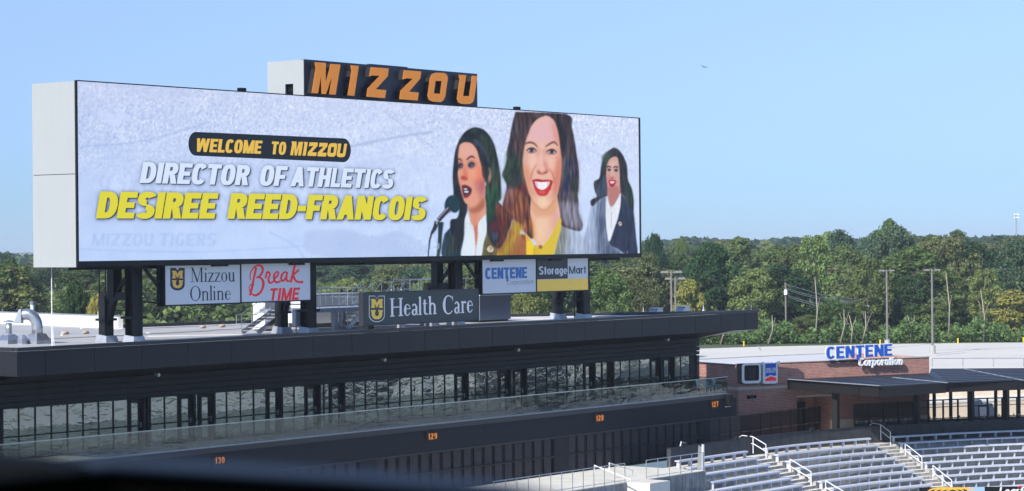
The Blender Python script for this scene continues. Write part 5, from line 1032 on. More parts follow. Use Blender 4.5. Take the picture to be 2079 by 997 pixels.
mb.bar(PL_.at(a, z_-.08, -.2), PL_.at(b, z_-.08, -.2), .10, .10); mb.build('raceway', MT['charcoal'], ls)
# ------------------------------------------------------------------ canopy
CZ = 4.05; CH_ = .60
def cz(px_, py_): v = onZ(px_, py_, CZ); return v
A = cz(1598,770.2); Bc = cz(1786,784); Cc = cz(1921,776.5); Dd = cz(1888,757.5); E1 = cz(2065,771.5); E2 = cz(2140,768.5); Bk1 = cz(1890,749); Bk2 = cz(2140,747.5); D3 = cz(1955,749.3)
BC = Vector((127.2, 39.3, 0)); BR = 37.4
can = thing('canopy', (Bc.x, Bc.y, 0), 'dark flat metal canopy on square columns stepping round the stand behind the bleachers', 'canopy')
def slab(name, P, th, M, parent, z=None): 
    return MB().prism([Vector((p.x,p.y,(z if z is not None else CZ)-th)) for p in P], (0,0,th)).build(name, M, parent)
slab('canopy_roof', [A,Bc,Cc,Dd], .07, MT['canopy'], can); slab('canopy_roof', [Dd,Cc,E1,E2+FW*.5,Bk2,Bk1], .07, MT['canopy'], can, CZ+.02)
def fascia(p, q, z1=CZ-.072, h=CH_, w=.12): 
    p = Vector((p.x,p.y,z1-h/2)); q = Vector((q.x,q.y,z1-h/2)); return MB().bar(p, q, w, h).build('canopy_fascia', MT['canopy_face'], can)
ins = lambda p, c: p+(c-p).normalized()*.08
cen = (A+Bc+Cc+Dd)/4; fascia(ins(A,cen), ins(Bc,cen)); fascia(ins(Bc,cen), ins(Cc,cen)); cen2 = (Dd+Cc+E1+Bk1)/4
C2 = Cc+FW*.4; fascia(C2, E1+FW*.1, CZ-.055); fascia(E1+FW*.1, E2+FW*.6, CZ-.056)
for (a, b) in (((1598,769.6),(1786,783.2)),((1814,766.3),(1923,777)),((1959,749.2),(2077,772))):
    MB().bar(onZ(*a, CZ+.035), onZ(*b, CZ+.035), .14, .05).build('roof_seam', MT['seam'], can)
for k in range(7):
    f = (k+1)/8; MB().bar(A.lerp(Dd,.02).lerp(Bc.lerp(Cc,.02), f)+UP*.012, A.lerp(Dd,.97).lerp(Bc.lerp(Cc,.97), f)+UP*.012, .05, .03).build('roof_rib', MT['canopy'], can)
for k in range(8):
    f = (k+.5)/8; MB().bar(Bk1.lerp(Cc,f)+UP*.04, Bk2.lerp(E2,f)+UP*.04, .05, .035).build('roof_rib', MT['canopy'], can)
def arc_D(px_, dr):                        # distance at which a pixel column meets the bleacher arc enlarged by dr
    a = (px_-1039.5)/F_PX; q = (FW*1.0+RT*a); q = Vector((q.x,q.y)); c = Vector((BC.x,BC.y)); A2 = q.dot(q); B2 = q.dot(c); C2_ = c.dot(c)-(BR+dr)**2
    return (B2+math.sqrt(B2*B2-A2*C2_))/A2
for px_, w_, dr_ in ((1697,.38,1.25),(1861.5,.36,1.3),(1971.5,.36,1.4),(2043,.34,1.4)):
    v = atD(px_, 850, arc_D(px_, dr_)); 
    MB().box(v.x-w_/2, v.x+w_/2, v.y-w_/2, v.y+w_/2, 0, CZ-.1-CH_*.3).build('column', MT['canopy_face'], can)
for px_ in (1897,1930.5,2022,2069):
    v = atD(px_, 850, arc_D(px_, 5)); MB().box(v.x-.09, v.x+.09, v.y-.09, v.y+.09, 0, CZ-.1).build('column', MT['canopy_face'], can)
v = atD(1754, 797, 152.6); t = thing('section_sign', (v.x,v.y,v.z), 'small black sign with lit amber number hanging under the canopy edge', 'sign', 'section number signs'); pl = Plane(v, RT, -FW)
uc, wc = pl.px(1754,797); mb = MB(); mb.hexa([pl.at(uc-.38,wc-.16,-.1),pl.at(uc+.38,wc-.16,-.1),pl.at(uc+.38,wc-.16,0),pl.at(uc-.38,wc-.16,0),pl.at(uc-.38,wc+.3,-.1),pl.at(uc+.38,wc+.3,-.1),pl.at(uc+.38,wc+.3,0),pl.at(uc-.38,wc+.3,0)]); mb.build('sign_case', MT['frame'], t)
text(pl, "126", (1746.5,801.5), 1762, 794.0, v=.22, h=.2, off=.006).build('digits', MT['digit'], t)
# ------------------------------------------------------------------ fence in front of the brick base
PK2 = Plane(LD(0,0)+(atD(1733,850,153)-Vector((0,0,0))), (atD(2100,850,163)-atD(1733,850,153)).normalized()-UP*(atD(2100,850,163)-atD(1733,850,153)).normalized().z, -FW)
f2 = thing('mesh_fence', (atD(1733,850,153).x, atD(1733,850,153).y, 0), 'black framed screen fence between the canopy columns behind the top bleacher row', 'fence')
ft = 2.45; n = 13; fpts = []
for k in range(n+1): p = atD(1735+k*30, 850, arc_D(1735+k*30, 1.9)); p.z = 0; fpts.append(p)
for p in fpts: MB().box(p.x-.05, p.x+.05, p.y-.05, p.y+.05, 0, ft).build('post', MT['dark_steel'], f2)
for k in range(n):
    p = fpts[k].lerp(fpts[k+1], .05); q = fpts[k].lerp(fpts[k+1], .95); MB().bar(p+UP*.62, q+UP*.62, .03, 1.1).build('infill_panel', MT['screen_mesh'], f2)
    for z_, h_ in ((ft,.08),(1.22,.06),(1.98,.045)): MB().bar(fpts[k]+UP*z_, fpts[k+1]+UP*z_, .06, h_).build('rail', MT['dark_steel'], f2)
    if k < 4: MB().bar(p+UP*1.85, q+UP*1.85, .02, 1.1).build('infill_panel', MT['shade_glass'], f2)
for k in range(n*3):
    if random.random() < .6: p = fpts[k//3].lerp(fpts[k//3+1], (k%3+.3)/3); MB().tube([p+UP*1.2-FW*.05, p+UP*1.36-FW*.05], .05, 6).build('rail_fitting', MT['stone'], f2)
# far concourse behind the canopy: low block wall, white kerb, covered machine
p0 = atD(1880,840,176); p1 = atD(2130,840,181); p0.z = p1.z = 0
lw = thing('block_wall', p0, 'low sunlit cream block wall with pale cap behind the canopy', 'wall')
MB().bar(p0+UP*.6, p1+UP*.6, .3, 1.2).build('wall_face', MT['cream'], lw); MB().bar(p0+UP*1.26, p1+UP*1.26, .4, .12).build('wall_cap', MT['concrete_lit'], lw)
p0 = atD(1880,840,196); p1 = atD(2140,840,200); p0.z = p1.z = 0
lw = thing('block_wall', p0, 'long pale tan wall with white kerb farther behind the canopy', 'wall')
MB().bar(p0+UP*.9, p1+UP*.9, .3, 1.8).build('wall_face', mat('tan_render', (.62,.50,.38), .85), lw); MB().bar(p0+UP*.2-FW*.5, p1+UP*.2-FW*.5, .6, .4).build('kerb', MT['concrete_lit'], lw)
v = atD(1993,846,170); v.z = 0
cm = thing('covered_machine', v, 'bulky white tarpaulin covered machine with framed panel between canopy columns', 'covered cart')
o = [(-.95,0),(-.95,1.55),(-.6,1.95),(-.15,2.0),(0,1.7),(.75,1.72),(.95,1.3),(1.25,.1),(1.25,0)]
MB().prism([v+RT*a*.85+UP*b*.95-FW*.6 for a, b in o], FW*1.3).build('tarpaulin', MT['plastic_white'], cm)
MB().prism([v+RT*a+UP*b-FW*.64 for a, b in ((-.32,.55),(.42,.55),(.40,1.5),(-.36,1.5))], FW*.03).build('panel_frame', MT['frame'], cm); MB().prism([v+RT*a+UP*b-FW*.66 for a, b in ((-.24,.63),(.34,.63),(.32,1.42),(-.28,1.42))], FW*.02).build('panel', MT['sheet_white'], cm)
for s_ in (-.6,.7): MB().tube([v+RT*s_-FW*.5+UP*.12, v+RT*s_-FW*.3+UP*.12], .12, 10).build('wheel', MT['frame'], cm)
# ------------------------------------------------------------------ bleachers: straight rows, then a curve round the corner
BC = Vector((127.2, 39.3, 0)); BR = 37.4; TREAD = .78; RISE = .37; Z0 = -.03; NR = 19
def pt(s, k, off=0.0, z=0.0):              # s = path coordinate (x for the straight, then arc length at BR), k = row offset inwards
    r = BR-k*TREAD-off
    if s <= BC.x: return Vector((s, BC.y+r, z))
    a = (s-BC.x)/BR
    if a <= math.pi/2: return Vector((BC.x+r*math.sin(a), BC.y+r*math.cos(a), z))
    return Vector((BC.x+r, BC.y-(s-BC.x-BR*math.pi/2), z))
def s_of(px_, py_, z):
    v = onZ(px_, py_, z)-BC
    if v.x < 0: return BC.x+v.x
    return BC.x+BR*math.atan2(v.x, v.y)
def srange(s0, s1, step=1.0):
    n = max(1, int(round((s1-s0)/step))); return [s0+(s1-s0)*i/n for i in range(n+1)]
def sweep(mb, s0, s1, k, prof, step=1.0, closed=True):     # prof: list of (offset inwards, z)
    ss = srange(s0, s1, step); b = len(mb.v); m_ = len(prof)
    for s in ss:
        for o, z in prof: mb.v.append(tuple(pt(s, k, o, z)))
    for i in range(len(ss)-1):
        for j in range(m_ if closed else m_-1):
            a = b+i*m_+j; c = b+i*m_+(j+1) % m_; mb.f.append((a, c, c+m_, a+m_))
    if closed: mb.f.append(tuple(b+j for j in range(m_))); mb.f.append(tuple(b+(len(ss)-1)*m_+j for j in range(m_))[::-1])
    return mb
def s_px(px_, k=0.0):                       # path coordinate whose top step falls on a pixel column
    lo, hi = 100.0, BC.x+BR*1.2
    for _ in range(40):
        mid = (lo+hi)/2; p = pt(mid, k, 0, -.03); a = 1039.5+F_PX*(p-C0).dot(RT)/(p-C0).dot(FW)
        if a < px_: lo = mid
        else: hi = mid
    return lo
S_A1 = (s_px(1506), s_px(1541)); S_A2 = (s_px(1759), s_px(1799)); 
PLX = 117.6                                  # right end of the wheelchair platform
SEND = s_px(2079)
S_END = BC.x+BR*math.pi/2+95
aisle1 = S_A1; aisle2 = S_A2
blocks = [('left', PLX+.4, aisle1[0]), ('middle', aisle1[1], aisle2[0]), ('right', aisle2[1], S_END)]
def zr(k): return Z0-RISE*k
bw = {'left': 'short bleacher block between the wheelchair platform and the first aisle', 'middle': 'curved aluminium bleacher block between the two stair aisles', 'right': 'long curved aluminium bleacher block right of the second aisle'}
for name, s0, s1 in blocks:
    c_ = pt((s0+min(s1, SEND))/2, 5, 0, zr(6)); t = thing('bleacher_block', c_, bw[name], 'bleachers')
    for k in range(NR):
        a0 = s0
        if name == 'left' and k >= 4: a0 = 96.0                # lower rows run on below the platform
        st = 1.1 if name != 'right' else 1.6
        mb = MB(); sweep(mb, a0, s1, k, [(0,zr(k)),(TREAD,zr(k)),(TREAD,zr(k)-RISE-.3),(0,zr(k)-RISE-.3)], st); mb.build('concrete_step', MT['concrete'], t)
        mb = MB(); z = zr(k)+.42; e0 = a0+.12; e1 = s1-.12
        sweep(mb, e0, e1, k, [(.08,z-.03),(.08,z+.02),(.11,z+.035),(.37,z+.035),(.40,z+.02),(.40,z-.075),(.37,z-.075),(.36,z-.035)], st); mb.build('bench', MT['alu'], t)
        if name != 'right' or True:
            ss = srange(e0+.15, min(e1, SEND+6)-.15, 1.15); mb = MB()
            for s in ss:
                p = pt(s,k,.24,0); q = pt(s+.06,k,.24,0); d = (q-p).normalized(); nn = (pt(s,k,.25,0)-p).normalized()
                a = p-d*.03-nn*.1; b = p+d*.03-nn*.1; c = p+d*.03+nn*.1; e = p-d*.03+nn*.1
                mb.hexa([a+UP*zr(k), b+UP*zr(k), c+UP*zr(k), e+UP*zr(k), a+UP*(z-.035), b+UP*(z-.035), c+UP*(z-.035), e+UP*(z-.035)])
            mb.build('bench_brackets', MT['alu'], t, kind='stuff')
        if k < 14:
            mb = MB(); sweep(mb, e0, e1, k, [(.50,zr(k)+.02),(.50,zr(k)+.05),(.74,zr(k)+.05),(.74,zr(k)+.02)], st); mb.build('footboard', MT['concrete_lit'], t)
# aisles with half steps
for (a0, a1), lab in ((aisle1, 'pale concrete stair aisle left, beside the wheelchair platform block'), (aisle2, 'pale concrete stair aisle running down between the curved bleacher blocks')):
    t = thing('stair_aisle', pt((a0+a1)/2, 5, 0, zr(6)), lab, 'stairs')
    for k in range(NR):
        for h_ in (0, 1):
            mb = MB(); o0 = h_*TREAD/2; zz_ = zr(k)-h_*RISE/2+.02; sweep(mb, a0+.02, a1-.02, k, [(o0,zz_),(o0+TREAD/2,zz_),(o0+TREAD/2,zz_-.6),(o0,zz_-.6)], .8); mb.build('stair_step', MT['tread'], t)
            mb = MB(); sweep(mb, a0+.04, a1-.04, k, [(o0+TREAD/2-.01,zz_-.01),(o0+TREAD/2+.006,zz_-.01),(o0+TREAD/2+.006,zz_-.17),(o0+TREAD/2-.01,zz_-.17)], .8); mb.build('riser', MT['concrete_dirty_shaded'], t)
def handrail(s, k0, k1, lab, first=False, h=.86):
    t = thing('handrail', pt(s, k0, 0, zr(k0)), lab, 'handrail', 'pipe handrails down the bleacher aisles')
    a = pt(s, k0, 0, zr(k0)+h+.06); b = pt(s, k1, 0, zr(k1)+h+.06); mb = MB(); d = (pt(s,k0,-.5,0)-pt(s,k0,0,0))
    if first: mb.tube([b, a, a+d*1.6+UP*.05, a+d*2.1-UP*.1, a+d*2.1-UP*.38, a+d*1.6-UP*.45, a-UP*.42, b-UP*.42], .028, 8)
    else: mb.tube([b-UP*.42, b, a, a-UP*.42, b-UP*.42], .028, 8)
    mb.build('rail_loop', MT['rail_white'], t); 
    for f in ((.0,.5,1.0) if k1-k0 > 2 else (0,1)):
        p = a.lerp(b, f); q = Vector((p.x, p.y, zr(k0+(k1-k0)*f)-.1)); MB().tube([q, p], .028, 8).build('post', MT['rail_white'], t)
m1 = aisle1[1]-.15; m2 = aisle2[1]-.12
handrail(m1, -.6, .6, 'white pipe handrail with looped top at the head of the first aisle', True); handrail(m1, 2.8, 4.7, 'plain white pipe handrail halfway down the first aisle'); handrail(m1, 6.0, 8.0, 'lower white pipe handrail of the first aisle, cut by the frame')
handrail(m2, -.7, .5, 'white pipe handrail with looped top at the head of the second aisle', True); handrail(m2, 2.3, 4.3, 'upper plain pipe handrail on the second aisle'); handrail(m2, 5.6, 7.8, 'lower plain pipe handrail on the second aisle, third from its top')
# dark precast wall behind the top row
t = thing('precast_wall', pt(140,-.8,0,0), 'low dark precast wall curving behind the top bleacher row', 'wall')
for i, s in enumerate(srange(PLX+1.2, SEND+14, .95)[:-1]):
    zt = 1.02; mb = MB(); sweep(mb, s+.01, s+.94, 0, [(-.9,-.3),(-.62,-.3),(-.62,zt),(-.9,zt)], .95); mb.build('wall_panel', MT['dark_wall'], t)
mb = MB(); sweep(mb, PLX+1.2, SEND+14, 0, [(-.94,1.022),(-.58,1.022),(-.58,1.06),(-.94,1.06)], 1.2); mb.build('wall_cap', MT['charcoal'], t)
mb = MB(); sweep(mb, PLX, S_END, 0, [(-.58,-.04),(0,-.04),(0,-.5),(-.58,-.5)], 1.2); tag(mb.build('top_walkway', MT['tread']), kind='structure')
for k in range(26):                        # bits of dark clutter on the wall: conduit boxes
    if k in (3,4,8,12,13,17,20,23):
        s = PLX+4+k*1.6; p = pt(s,0,-.75,1.06); tag(MB().box(p.x-.22,p.x+.22,p.y-.08,p.y+.08,1.061,1.061+random.uniform(.1,.22)).build('conduit_box', MT['charcoal']), ('first','second','third','fourth','fifth','sixth','seventh','eighth')[(3,4,8,12,13,17,20,23).index(k)]+' small dark box from left on the precast wall', 'box', 'dark boxes on the precast wall')
# wheelchair platform
pfm = thing('wheelchair_platform', (100,77,0), 'bright pale concrete platform along the dark fence with steel rail posts', 'platform')
xg0 = onZ(1283,980,0).x; xg1 = onZ(1312,973,0).x; YP = 74.15
MB().box(60, xg0, YP, YB-.02, -.5, 0).build('platform_deck', MT['concrete_lit'], pfm); MB().box(xg1, PLX, YP, YB-.02, -.5, 0).build('platform_deck', MT['concrete_lit'], pfm)
MB().box(xg0, xg1, YP-1.5, YB-.02, -.5, .004).build('platform_deck', MT['concrete_lit'], pfm)
MB().box(xg1+.01, PLX, YP+.02, YP+.3, -3.2, -.5).build('front_wall', MT['concrete_dirty_shaded'], pfm); MB().box(60, xg0-.01, YP+.02, YP+.3, -3.2, -.5).build('front_wall', MT['concrete_dirty_shaded'], pfm); MB().box(xg0, xg1, YP-1.5, YP-1.2, -3.2, -.5).build('front_wall', MT['concrete_lit'], pfm)
MB().box(xg1+.01, PLX, YP-.02, YP+.02, -.9, -.02).build('front_wall', MT['concrete_dirty_shaded'], pfm); MB().box(60, xg0, YP-.02, YP+.02, -.9, -.02).build('front_wall', MT['concrete_dirty_shaded'], pfm)
def prail(x0, x1, lab, n):
    t = thing('guard_rail', ((x0+x1)/2, YP+.1, 0), lab, 'railing'); m_ = MB(); m_.tube([(x0,YP+.1,1.05),(x1,YP+.1,1.05)], .025, 6); m_.tube([(x0,YP+.1,.12),(x1,YP+.1,.12)], .02, 6); m_.build('rails', MT['galv'], t)
    for k in range(n+1): x = x0+(x1-x0)*k/n; MB().tube([(x,YP+.1,-.1),(x,YP+.1,1.05)], .025, 6).build('post', MT['galv'], t)
prail(xg0-12, xg0-.05, 'thin grey guard rail on the platform left of the stair landing', 12); prail(xg1+.05, PLX-.15, 'thin grey guard rail on the platform right of the stair landing', 5)
e = PLX-.0; t = thing('end_panel', (e, YP, 0), 'white end panel standing where platform meets bleachers', 'panel'); MB().hexa([(e-.05,YP+.2,0),(e+.02,YP+.2,0),(e+.02,YP+.55,0),(e-.05,YP+.55,0),(e-.05,YP+.2,1.3),(e+.02,YP+.2,1.3),(e+.02,YP+.45,1.45),(e-.05,YP+.45,1.45)]).build('panel_sheet', MT['galv'], t); MB().box(e-.08,e+.05,YP+.1,YP+.2,0,1.5).build('post', MT['rail_white'], t)
hr = thing('stair_handrail', (xg0, YP, 0), 'pair of pale sloping handrails at the platform\'s stair landing', 'handrail')
for a, b in (((1207,945),(1280,974)),((1237,940),(1285,955))):
    p = onZ(*a, .9); q = onZ(b[0], b[1], .3); MB().tube([p-UP*.5, p, p+(q-p)*.25, q, q-UP*.35], .035, 8).build('rail', MT['rail_white'], hr)
v = onY(1378, 917, 79.2); t = thing('equipment_cart', (v.x, 79.2, 0), 'dark clutter of equipment at the platform\'s right end by the fence', 'equipment'); MB().box(v.x-.5,v.x+.3,78.9,79.5,.15,.7).build('case', MT['frame'], t); MB().box(v.x+.2,v.x+.5,78.8,79.2,.1,.95).build('case', MT['charcoal_trim'], t); MB().tube([(v.x-.2,79,.7),(v.x-.1,78.95,1.1),(v.x+.3,78.9,1.0)],.05,6).build('arm', MT['galv_dull'], t)
for a in (-.4,.2): MB().tube([(v.x+a,78.85,.09),(v.x+a,78.95,.09)],.09,10).build('wheel', MT['frame'], t)
for y0_, w_, lab in ((41,7,'nearer'),(22,8,'farther')):  # kiosks added out of view to vary the window reflections
    kx = BC.x+BR+1.5; t = thing('reflection_kiosk', (kx+3, y0_, 0), 'added unseen dark kiosk with white roof right of the stands, '+lab+' one for window reflections', 'kiosk')
    MB().box(kx, kx+6, y0_-w_/2, y0_+w_/2, 0, 3.2).build('wall', MT['dark_wall'], t); MB().box(kx-1, kx+6.5, y0_-w_/2-.6, y0_+w_/2+.6, 3.21, 3.5).build('roof', MT['rail_white'], t); MB().box(kx-.05, kx-.005, y0_-1.5, y0_+1.5, .9, 2.4).build('counter_hatch', MT['frame'], t)
    mb = MB(); mb.box(kx-4.5, kx-1.2, y0_-w_*.35, y0_+w_*.35, -3.0, .9); mb.build('portal', MT['dark_wall'], t)
# ribbon board below the seats, only its top edge in the picture
sR0 = s_of(1872, 995, zr(10)); pR = atD(1960,1000,147); pl = Plane(pR, (RT*math.cos(R(8))+FW*math.sin(R(8))), (RT*math.sin(R(8))-FW*math.cos(R(8))))
rb = thing('ribbon_board', pR-UP*.9, 'lit ribbon board with gold stripes and white lettering at the foot of the bleachers', 'display')
def prect(x0,x1,y0,y1,off,M,nm,dep=0): return pxpoly(pl,[(x0,y0),(x1,y0-(x1-x0)*.012),(x1,y1-(x1-x0)*.012),(x0,y1)],off,dep).build(nm,M,rb)
prect(1868,2100,990.5,1030,.0,MT['frame'],'board_case',.2); prect(1963,1999,988.8,1030,.012,glow('board_sky',rgb(150,185,240),1),'board_print')
mb = MB()
for k in range(4): pxribbon(pl, [(1880+k*11,1003,2.4),(1890+k*14,994-k*.4,3.2),(1915+k*16,990.8,3.4),(1940+k*12,994,3),(1952+k*8,1004,2.4)], .012+k*.003, mb)
mb.build('board_print', glow('board_gold', rgb(222,178,70), 1), rb)
text(pl, "Learfield", (2027,1006), 2112, 989.0, slant=.2, v=.2, h=.16, off=.012, y1=1004).build('lettering', glow('board_white', rgb(225,228,235),1), rb)
pxribbon(pl, [(2066,989,2.5),(2070,987.6,3),(2076,988,2.5)], .02, (mb := MB())); mb.build('lettering', glow('board_red', rgb(200,50,60),1), rb)
# field below
f = MB(); f.box(40, 166, -80, 72, -8.3, -7.9); tag(f.build('playing_field', mat('turf_green', (.045,.085,.03), .9, var=.2, scale=.3)), kind='structure')
# ------------------------------------------------------------------ ground, far plaza, roads
def grid_ground():
    n = 60; xs_ = np.linspace(-500, 5500, n); ys_ = np.linspace(-2500, 5500, n); v = []; f = []
    me = MB()
    # ground is one sheet with a rectangular hole for the stadium bowl
    me.v = []; 
    def q(a,b,c,d): me.q((a,c,-.06),(b,c,-.06),(b,d,-.06),(a,d,-.06))
    q(-3000,60,-4000,9000); q(60,168,79.9,9000); q(168,9000,-4000,9000); q(60,168,-4000,-85)
    return me
tag(grid_ground().build('ground', mat('grass_ground', (.07,.095,.035), .95, var=.35, scale=.05)), kind='structure')
mb = MB(); mb.box(60, 168, -85, 79.9, -9.2, -8.4); tag(mb.build('bowl_floor', MT['concrete']), kind='structure')
e = [onZ(*p, 0) for p in ((1250,716.5),(1418,708),(1560,703.5),(1760,699.5),(1900,697),(2079,695.5),(2200,694))]
near = [LD(50,160), LD(12,160)]
mb = MB(); mb.poly([(p.x,p.y,.0) for p in e]+[(230,0,0),(168.5,0,0)]+[tuple(pt(s,0,-.58,0)) for s in np.linspace(BC.x+BR*1.6, BC.x+4, 30)]+[(130.5,80,0),(126,100,0),(110,140,0),(LD(-20,260).x,LD(-20,260).y,0)])
PLAZA = bpy.data.materials.new('pale_plaza'); PLAZA = mat('pale_plaza_concrete', (.56,.53,.48), .9, var=.06, scale=.08)
tag(mb.build('plaza', PLAZA), kind='structure')
a = [onZ(*p, .02) for p in ((1380,732.5),(1560,723.5),(1680,718.5),(1800,727),(1886,724.5))]; b = [onZ(*p, .02) for p in ((1380,748),(1560,748),(1680,748),(1800,748),(1886,742))]
mb = MB(); mb.poly([tuple(p) for p in a]+[tuple(p) for p in b[::-1]]); tag(mb.build('service_road', mat('grey_roadway', (.52,.52,.53), .9, var=.05, scale=.3)), kind='structure')
mb = MB()
for p, q in zip(a[:-1], a[1:]): mb.bar(p+UP*.04, q+UP*.04, .3, .12)
tag(mb.build('kerb', MT['concrete']), kind='structure')
for (p, q) in (((1540,703),(1545,712)),((1890,712),(2079,705)),((1900,722),(1960,716)),((1960,716),(2079,722))):
    tag(MB().bar(onZ(*p,.01), onZ(*q,.01), .25, .02).build('pavement_joint', MT['concrete']), kind='structure')
for px_, py_, lab in ((1510.5,703,'near the pointed roof'),(1945,697,'right of the second tall lamp'),(2078,695,'at the right frame edge'),(1787,700,'between the blue letters and first tall lamp')):
    v = onZ(px_, py_, 0); t = thing('bollard', v, 'yellow bollard at the plaza\'s far edge, '+lab, 'bollard', 'yellow bollards along the plaza edge'); MB().tube([v, v+UP*.6], .10, 10).build('bollard_post', MT['bollard'], t); MB().tube([v+UP*.6, v+UP*.66], [.10,.05], 10).build('bollard_cap', MT['bollard'], t)
# parking lot lamp posts
def lamp(base, hgt, lab, heads=2, ped=1.0, grp='tall lamp posts on the plaza', r=.13):
    t = thing('lamp_post', base, lab, 'lamp post', grp)
    if ped: MB().tube([base, base+UP*ped], .34, 14).build('pedestal', MT['concrete'], t)
    MB().tube([base+UP*ped, base+UP*hgt], [r*1.1, r*.8], 10).build('pole', MT['lamp_pole'], t)
    MB().bar(base+UP*(hgt-.15)-RT*.45, base+UP*(hgt-.15)+RT*.45, .08).build('arm', MT['lamp_pole'], t)
    for s_ in (-1, 1): 
        c = base+UP*(hgt-.12)+RT*s_*.62; MB().hexa([c-RT*.35-FW*.3-UP*.09, c+RT*.35-FW*.3-UP*.09, c+RT*.35+FW*.3-UP*.09, c-RT*.35+FW*.3-UP*.09, c-RT*.28-FW*.24+UP*.1, c+RT*.28-FW*.24+UP*.1, c+RT*.28+FW*.24+UP*.1, c-RT*.28+FW*.24+UP*.1]).build('lamp_head', MT['lamp_pole'], t)
    return t
def hgt_of(base, px_, pyt): 
    D = (base-C0).dot(FW); return atD(px_, pyt, D).z-base.z
b1 = onZ(1893.5,718.5,0); lamp(b1, hgt_of(b1,1891,546), 'tall brown lamp post right of the blue letters, on round concrete pedestal')
b2 = onZ(1801.5,706,0); lamp(b2, hgt_of(b2,1799.5,547.5), 'tall brown lamp post directly behind the blue letters')
for px_, tp, D_, w in ((1364,549.5,215,'taller left one of the close pair beyond the roof tip'),(1372,563,225,'shorter right one of the close pair beyond the roof tip')):
    v = atD(px_, 700, D_); v.z = 0; lamp(v, hgt_of(v,px_,tp), 'plain lamp post, '+w, ped=0, r=.10)
# stadium floodlight masts in the distance
v = LD(0,0)+FW*700+RT*((2063.5-1039.5)/4870*700); v.z = 0
t = thing('floodlight_mast', v, 'distant pale floodlight mast rising above the tree line at the right', 'mast'); hh = hgt_of(v,2063.5,434); MB().tube([v, v+UP*hh], [.35,.2], 8).build('pole', MT['galv_dull'], t)
for k in range(2):
    MB().bar(v+UP*(hh-.3-k*.9)-RT*.7, v+UP*(hh-.3-k*.9)+RT*.7, .12).build('crossarm', MT['galv_dull'], t)
    for j in (-1,0,1): c = v+UP*(hh-.2-k*.9)+RT*j*.55-FW*.2; MB().tube([c, c-FW*.3], [.16,.24], 8).build('lamp_head', MT['plastic_white'], t)
v = atD(1978,560,520); v.z = 0; t = thing('radio_mast', v, 'thin white mast standing among the distant right trees', 'mast'); hh = hgt_of(v,1978,508); MB().tube([v, v+UP*hh], [.16,.13], 8).build('pole', MT['plastic_white'], t); MB().tube([v+UP*hh, v+UP*(hh+1.6)], [.05,.03], 6).build('antenna', MT['plastic_white'], t)
# utility poles with wires in front of the wood
for i, (px_, pyt, D_, w) in enumerate(((1596,574,317,'left end of the wires'),(1762,606,321,'right end of the wires'))):
    v = atD(px_, 700, D_); v.z = 0; hh = hgt_of(v, px_, pyt); t = thing('utility_pole', v, 'grey utility pole in front of the wood, at the '+w, 'utility pole'); MB().tube([v, v+UP*hh], .12, 8).build('pole', MT['lamp_pole'], t)
    MB().bar(v+UP*(hh-.3)-FW*1.0, v+UP*(hh-.3)+FW*1.0, .12).build('crossarm', MT['lamp_pole'], t); MB().tube([v+UP*(hh-1.6)-FW*.2, v+UP*(hh-.9)-FW*.2], .22, 8).build('transformer', MT['plastic_white'], t)
for i, (a, b) in enumerate((((1596,576),(1760,608)),((1596,585),(1760,612)),((1596,588),(1760,616)),((1600,600),(1760,626)),((1600,603),(1760,633)))):
    p = atD(*a, 317); q = atD(*b, 321); pts = [p.lerp(q, k/10)-UP*(.5*4*(k/10)*(1-k/10)) for k in range(11)]
    tag(MB().tube(pts, .045, 5).build('power_line', MT['galv']), ('topmost','second','third','fourth','lowest')[i]+' thin power line sagging between the grey utility poles', 'wire', 'power lines in front of the wood')
# houses glimpsed through the right trees
def house(v, w, d, h, rh, wm, rm, lab):
    t = thing('house', v, lab, 'house'); P = lambda a, b, c: v+RT*a+FW*b+UP*c
    MB().hexa([P(-w/2,-d/2,0),P(w/2,-d/2,0),P(w/2,d/2,0),P(-w/2,d/2,0),P(-w/2,-d/2,h),P(w/2,-d/2,h),P(w/2,d/2,h),P(-w/2,d/2,h)]).build('wall', wm, t)
    mb = MB(); mb.prism([P(-w/2-.3,-d/2-.3,h+.01),P(-w/2-.3,d/2+.3,h+.01),P(-w/2-.3,0,h+rh)], RT*(w+.6)); mb.build('roof', rm, t)
    for k in range(3): 
        for z in (1.0, 3.8): 
            if z < h-1.5: o = MB().prism([P(-w/2+w*(k+.3)/3,-d/2-.04,z),P(-w/2+w*(k+.7)/3,-d/2-.04,z),P(-w/2+w*(k+.7)/3,-d/2-.04,z+1.4),P(-w/2+w*(k+.3)/3,-d/2-.04,z+1.4)], FW*.03).build('window', MT['frame'], t)
v = atD(2037,600,430); v.z = 0; house(v, 9, 8, 5.0, 1.8, MT['plastic_white'], mat('brown_shingle', (.22,.11,.08), .9), 'white house with brown roof half hidden by the right trees')
v = atD(1966,530,640); v.z = 4; house(v, 8, 7, 5.2, 1.6, MT['plastic_white'], MT['galv_dull'], 'small white house high among distant right trees')
v = atD(2020,640,400); v.z = 0; house(v, 7, 6, 3.2, 1.4, MT['plastic_white'], MT['roof'], 'low white house behind the light green tree at right')
# plaza edge railing behind the canopy
rl = thing('pipe_rail', LD(40,172), 'thin grey pipe railing along the bright plaza behind the canopy roof', 'railing')
pts = [atD(x, 748, 172.5-(x-1893)*.006) for x in (1893,1955,2017,2078,2140)]
for i, p in enumerate(pts):
    p.z = 4.1; q = p.copy(); q.z = p.z+.62; MB().tube([p, q], .03, 6).build('post', MT['galv_dull'], rl); pts[i] = q
MB().tube(pts, .03, 6).build('top_rail', MT['galv_dull'], rl)
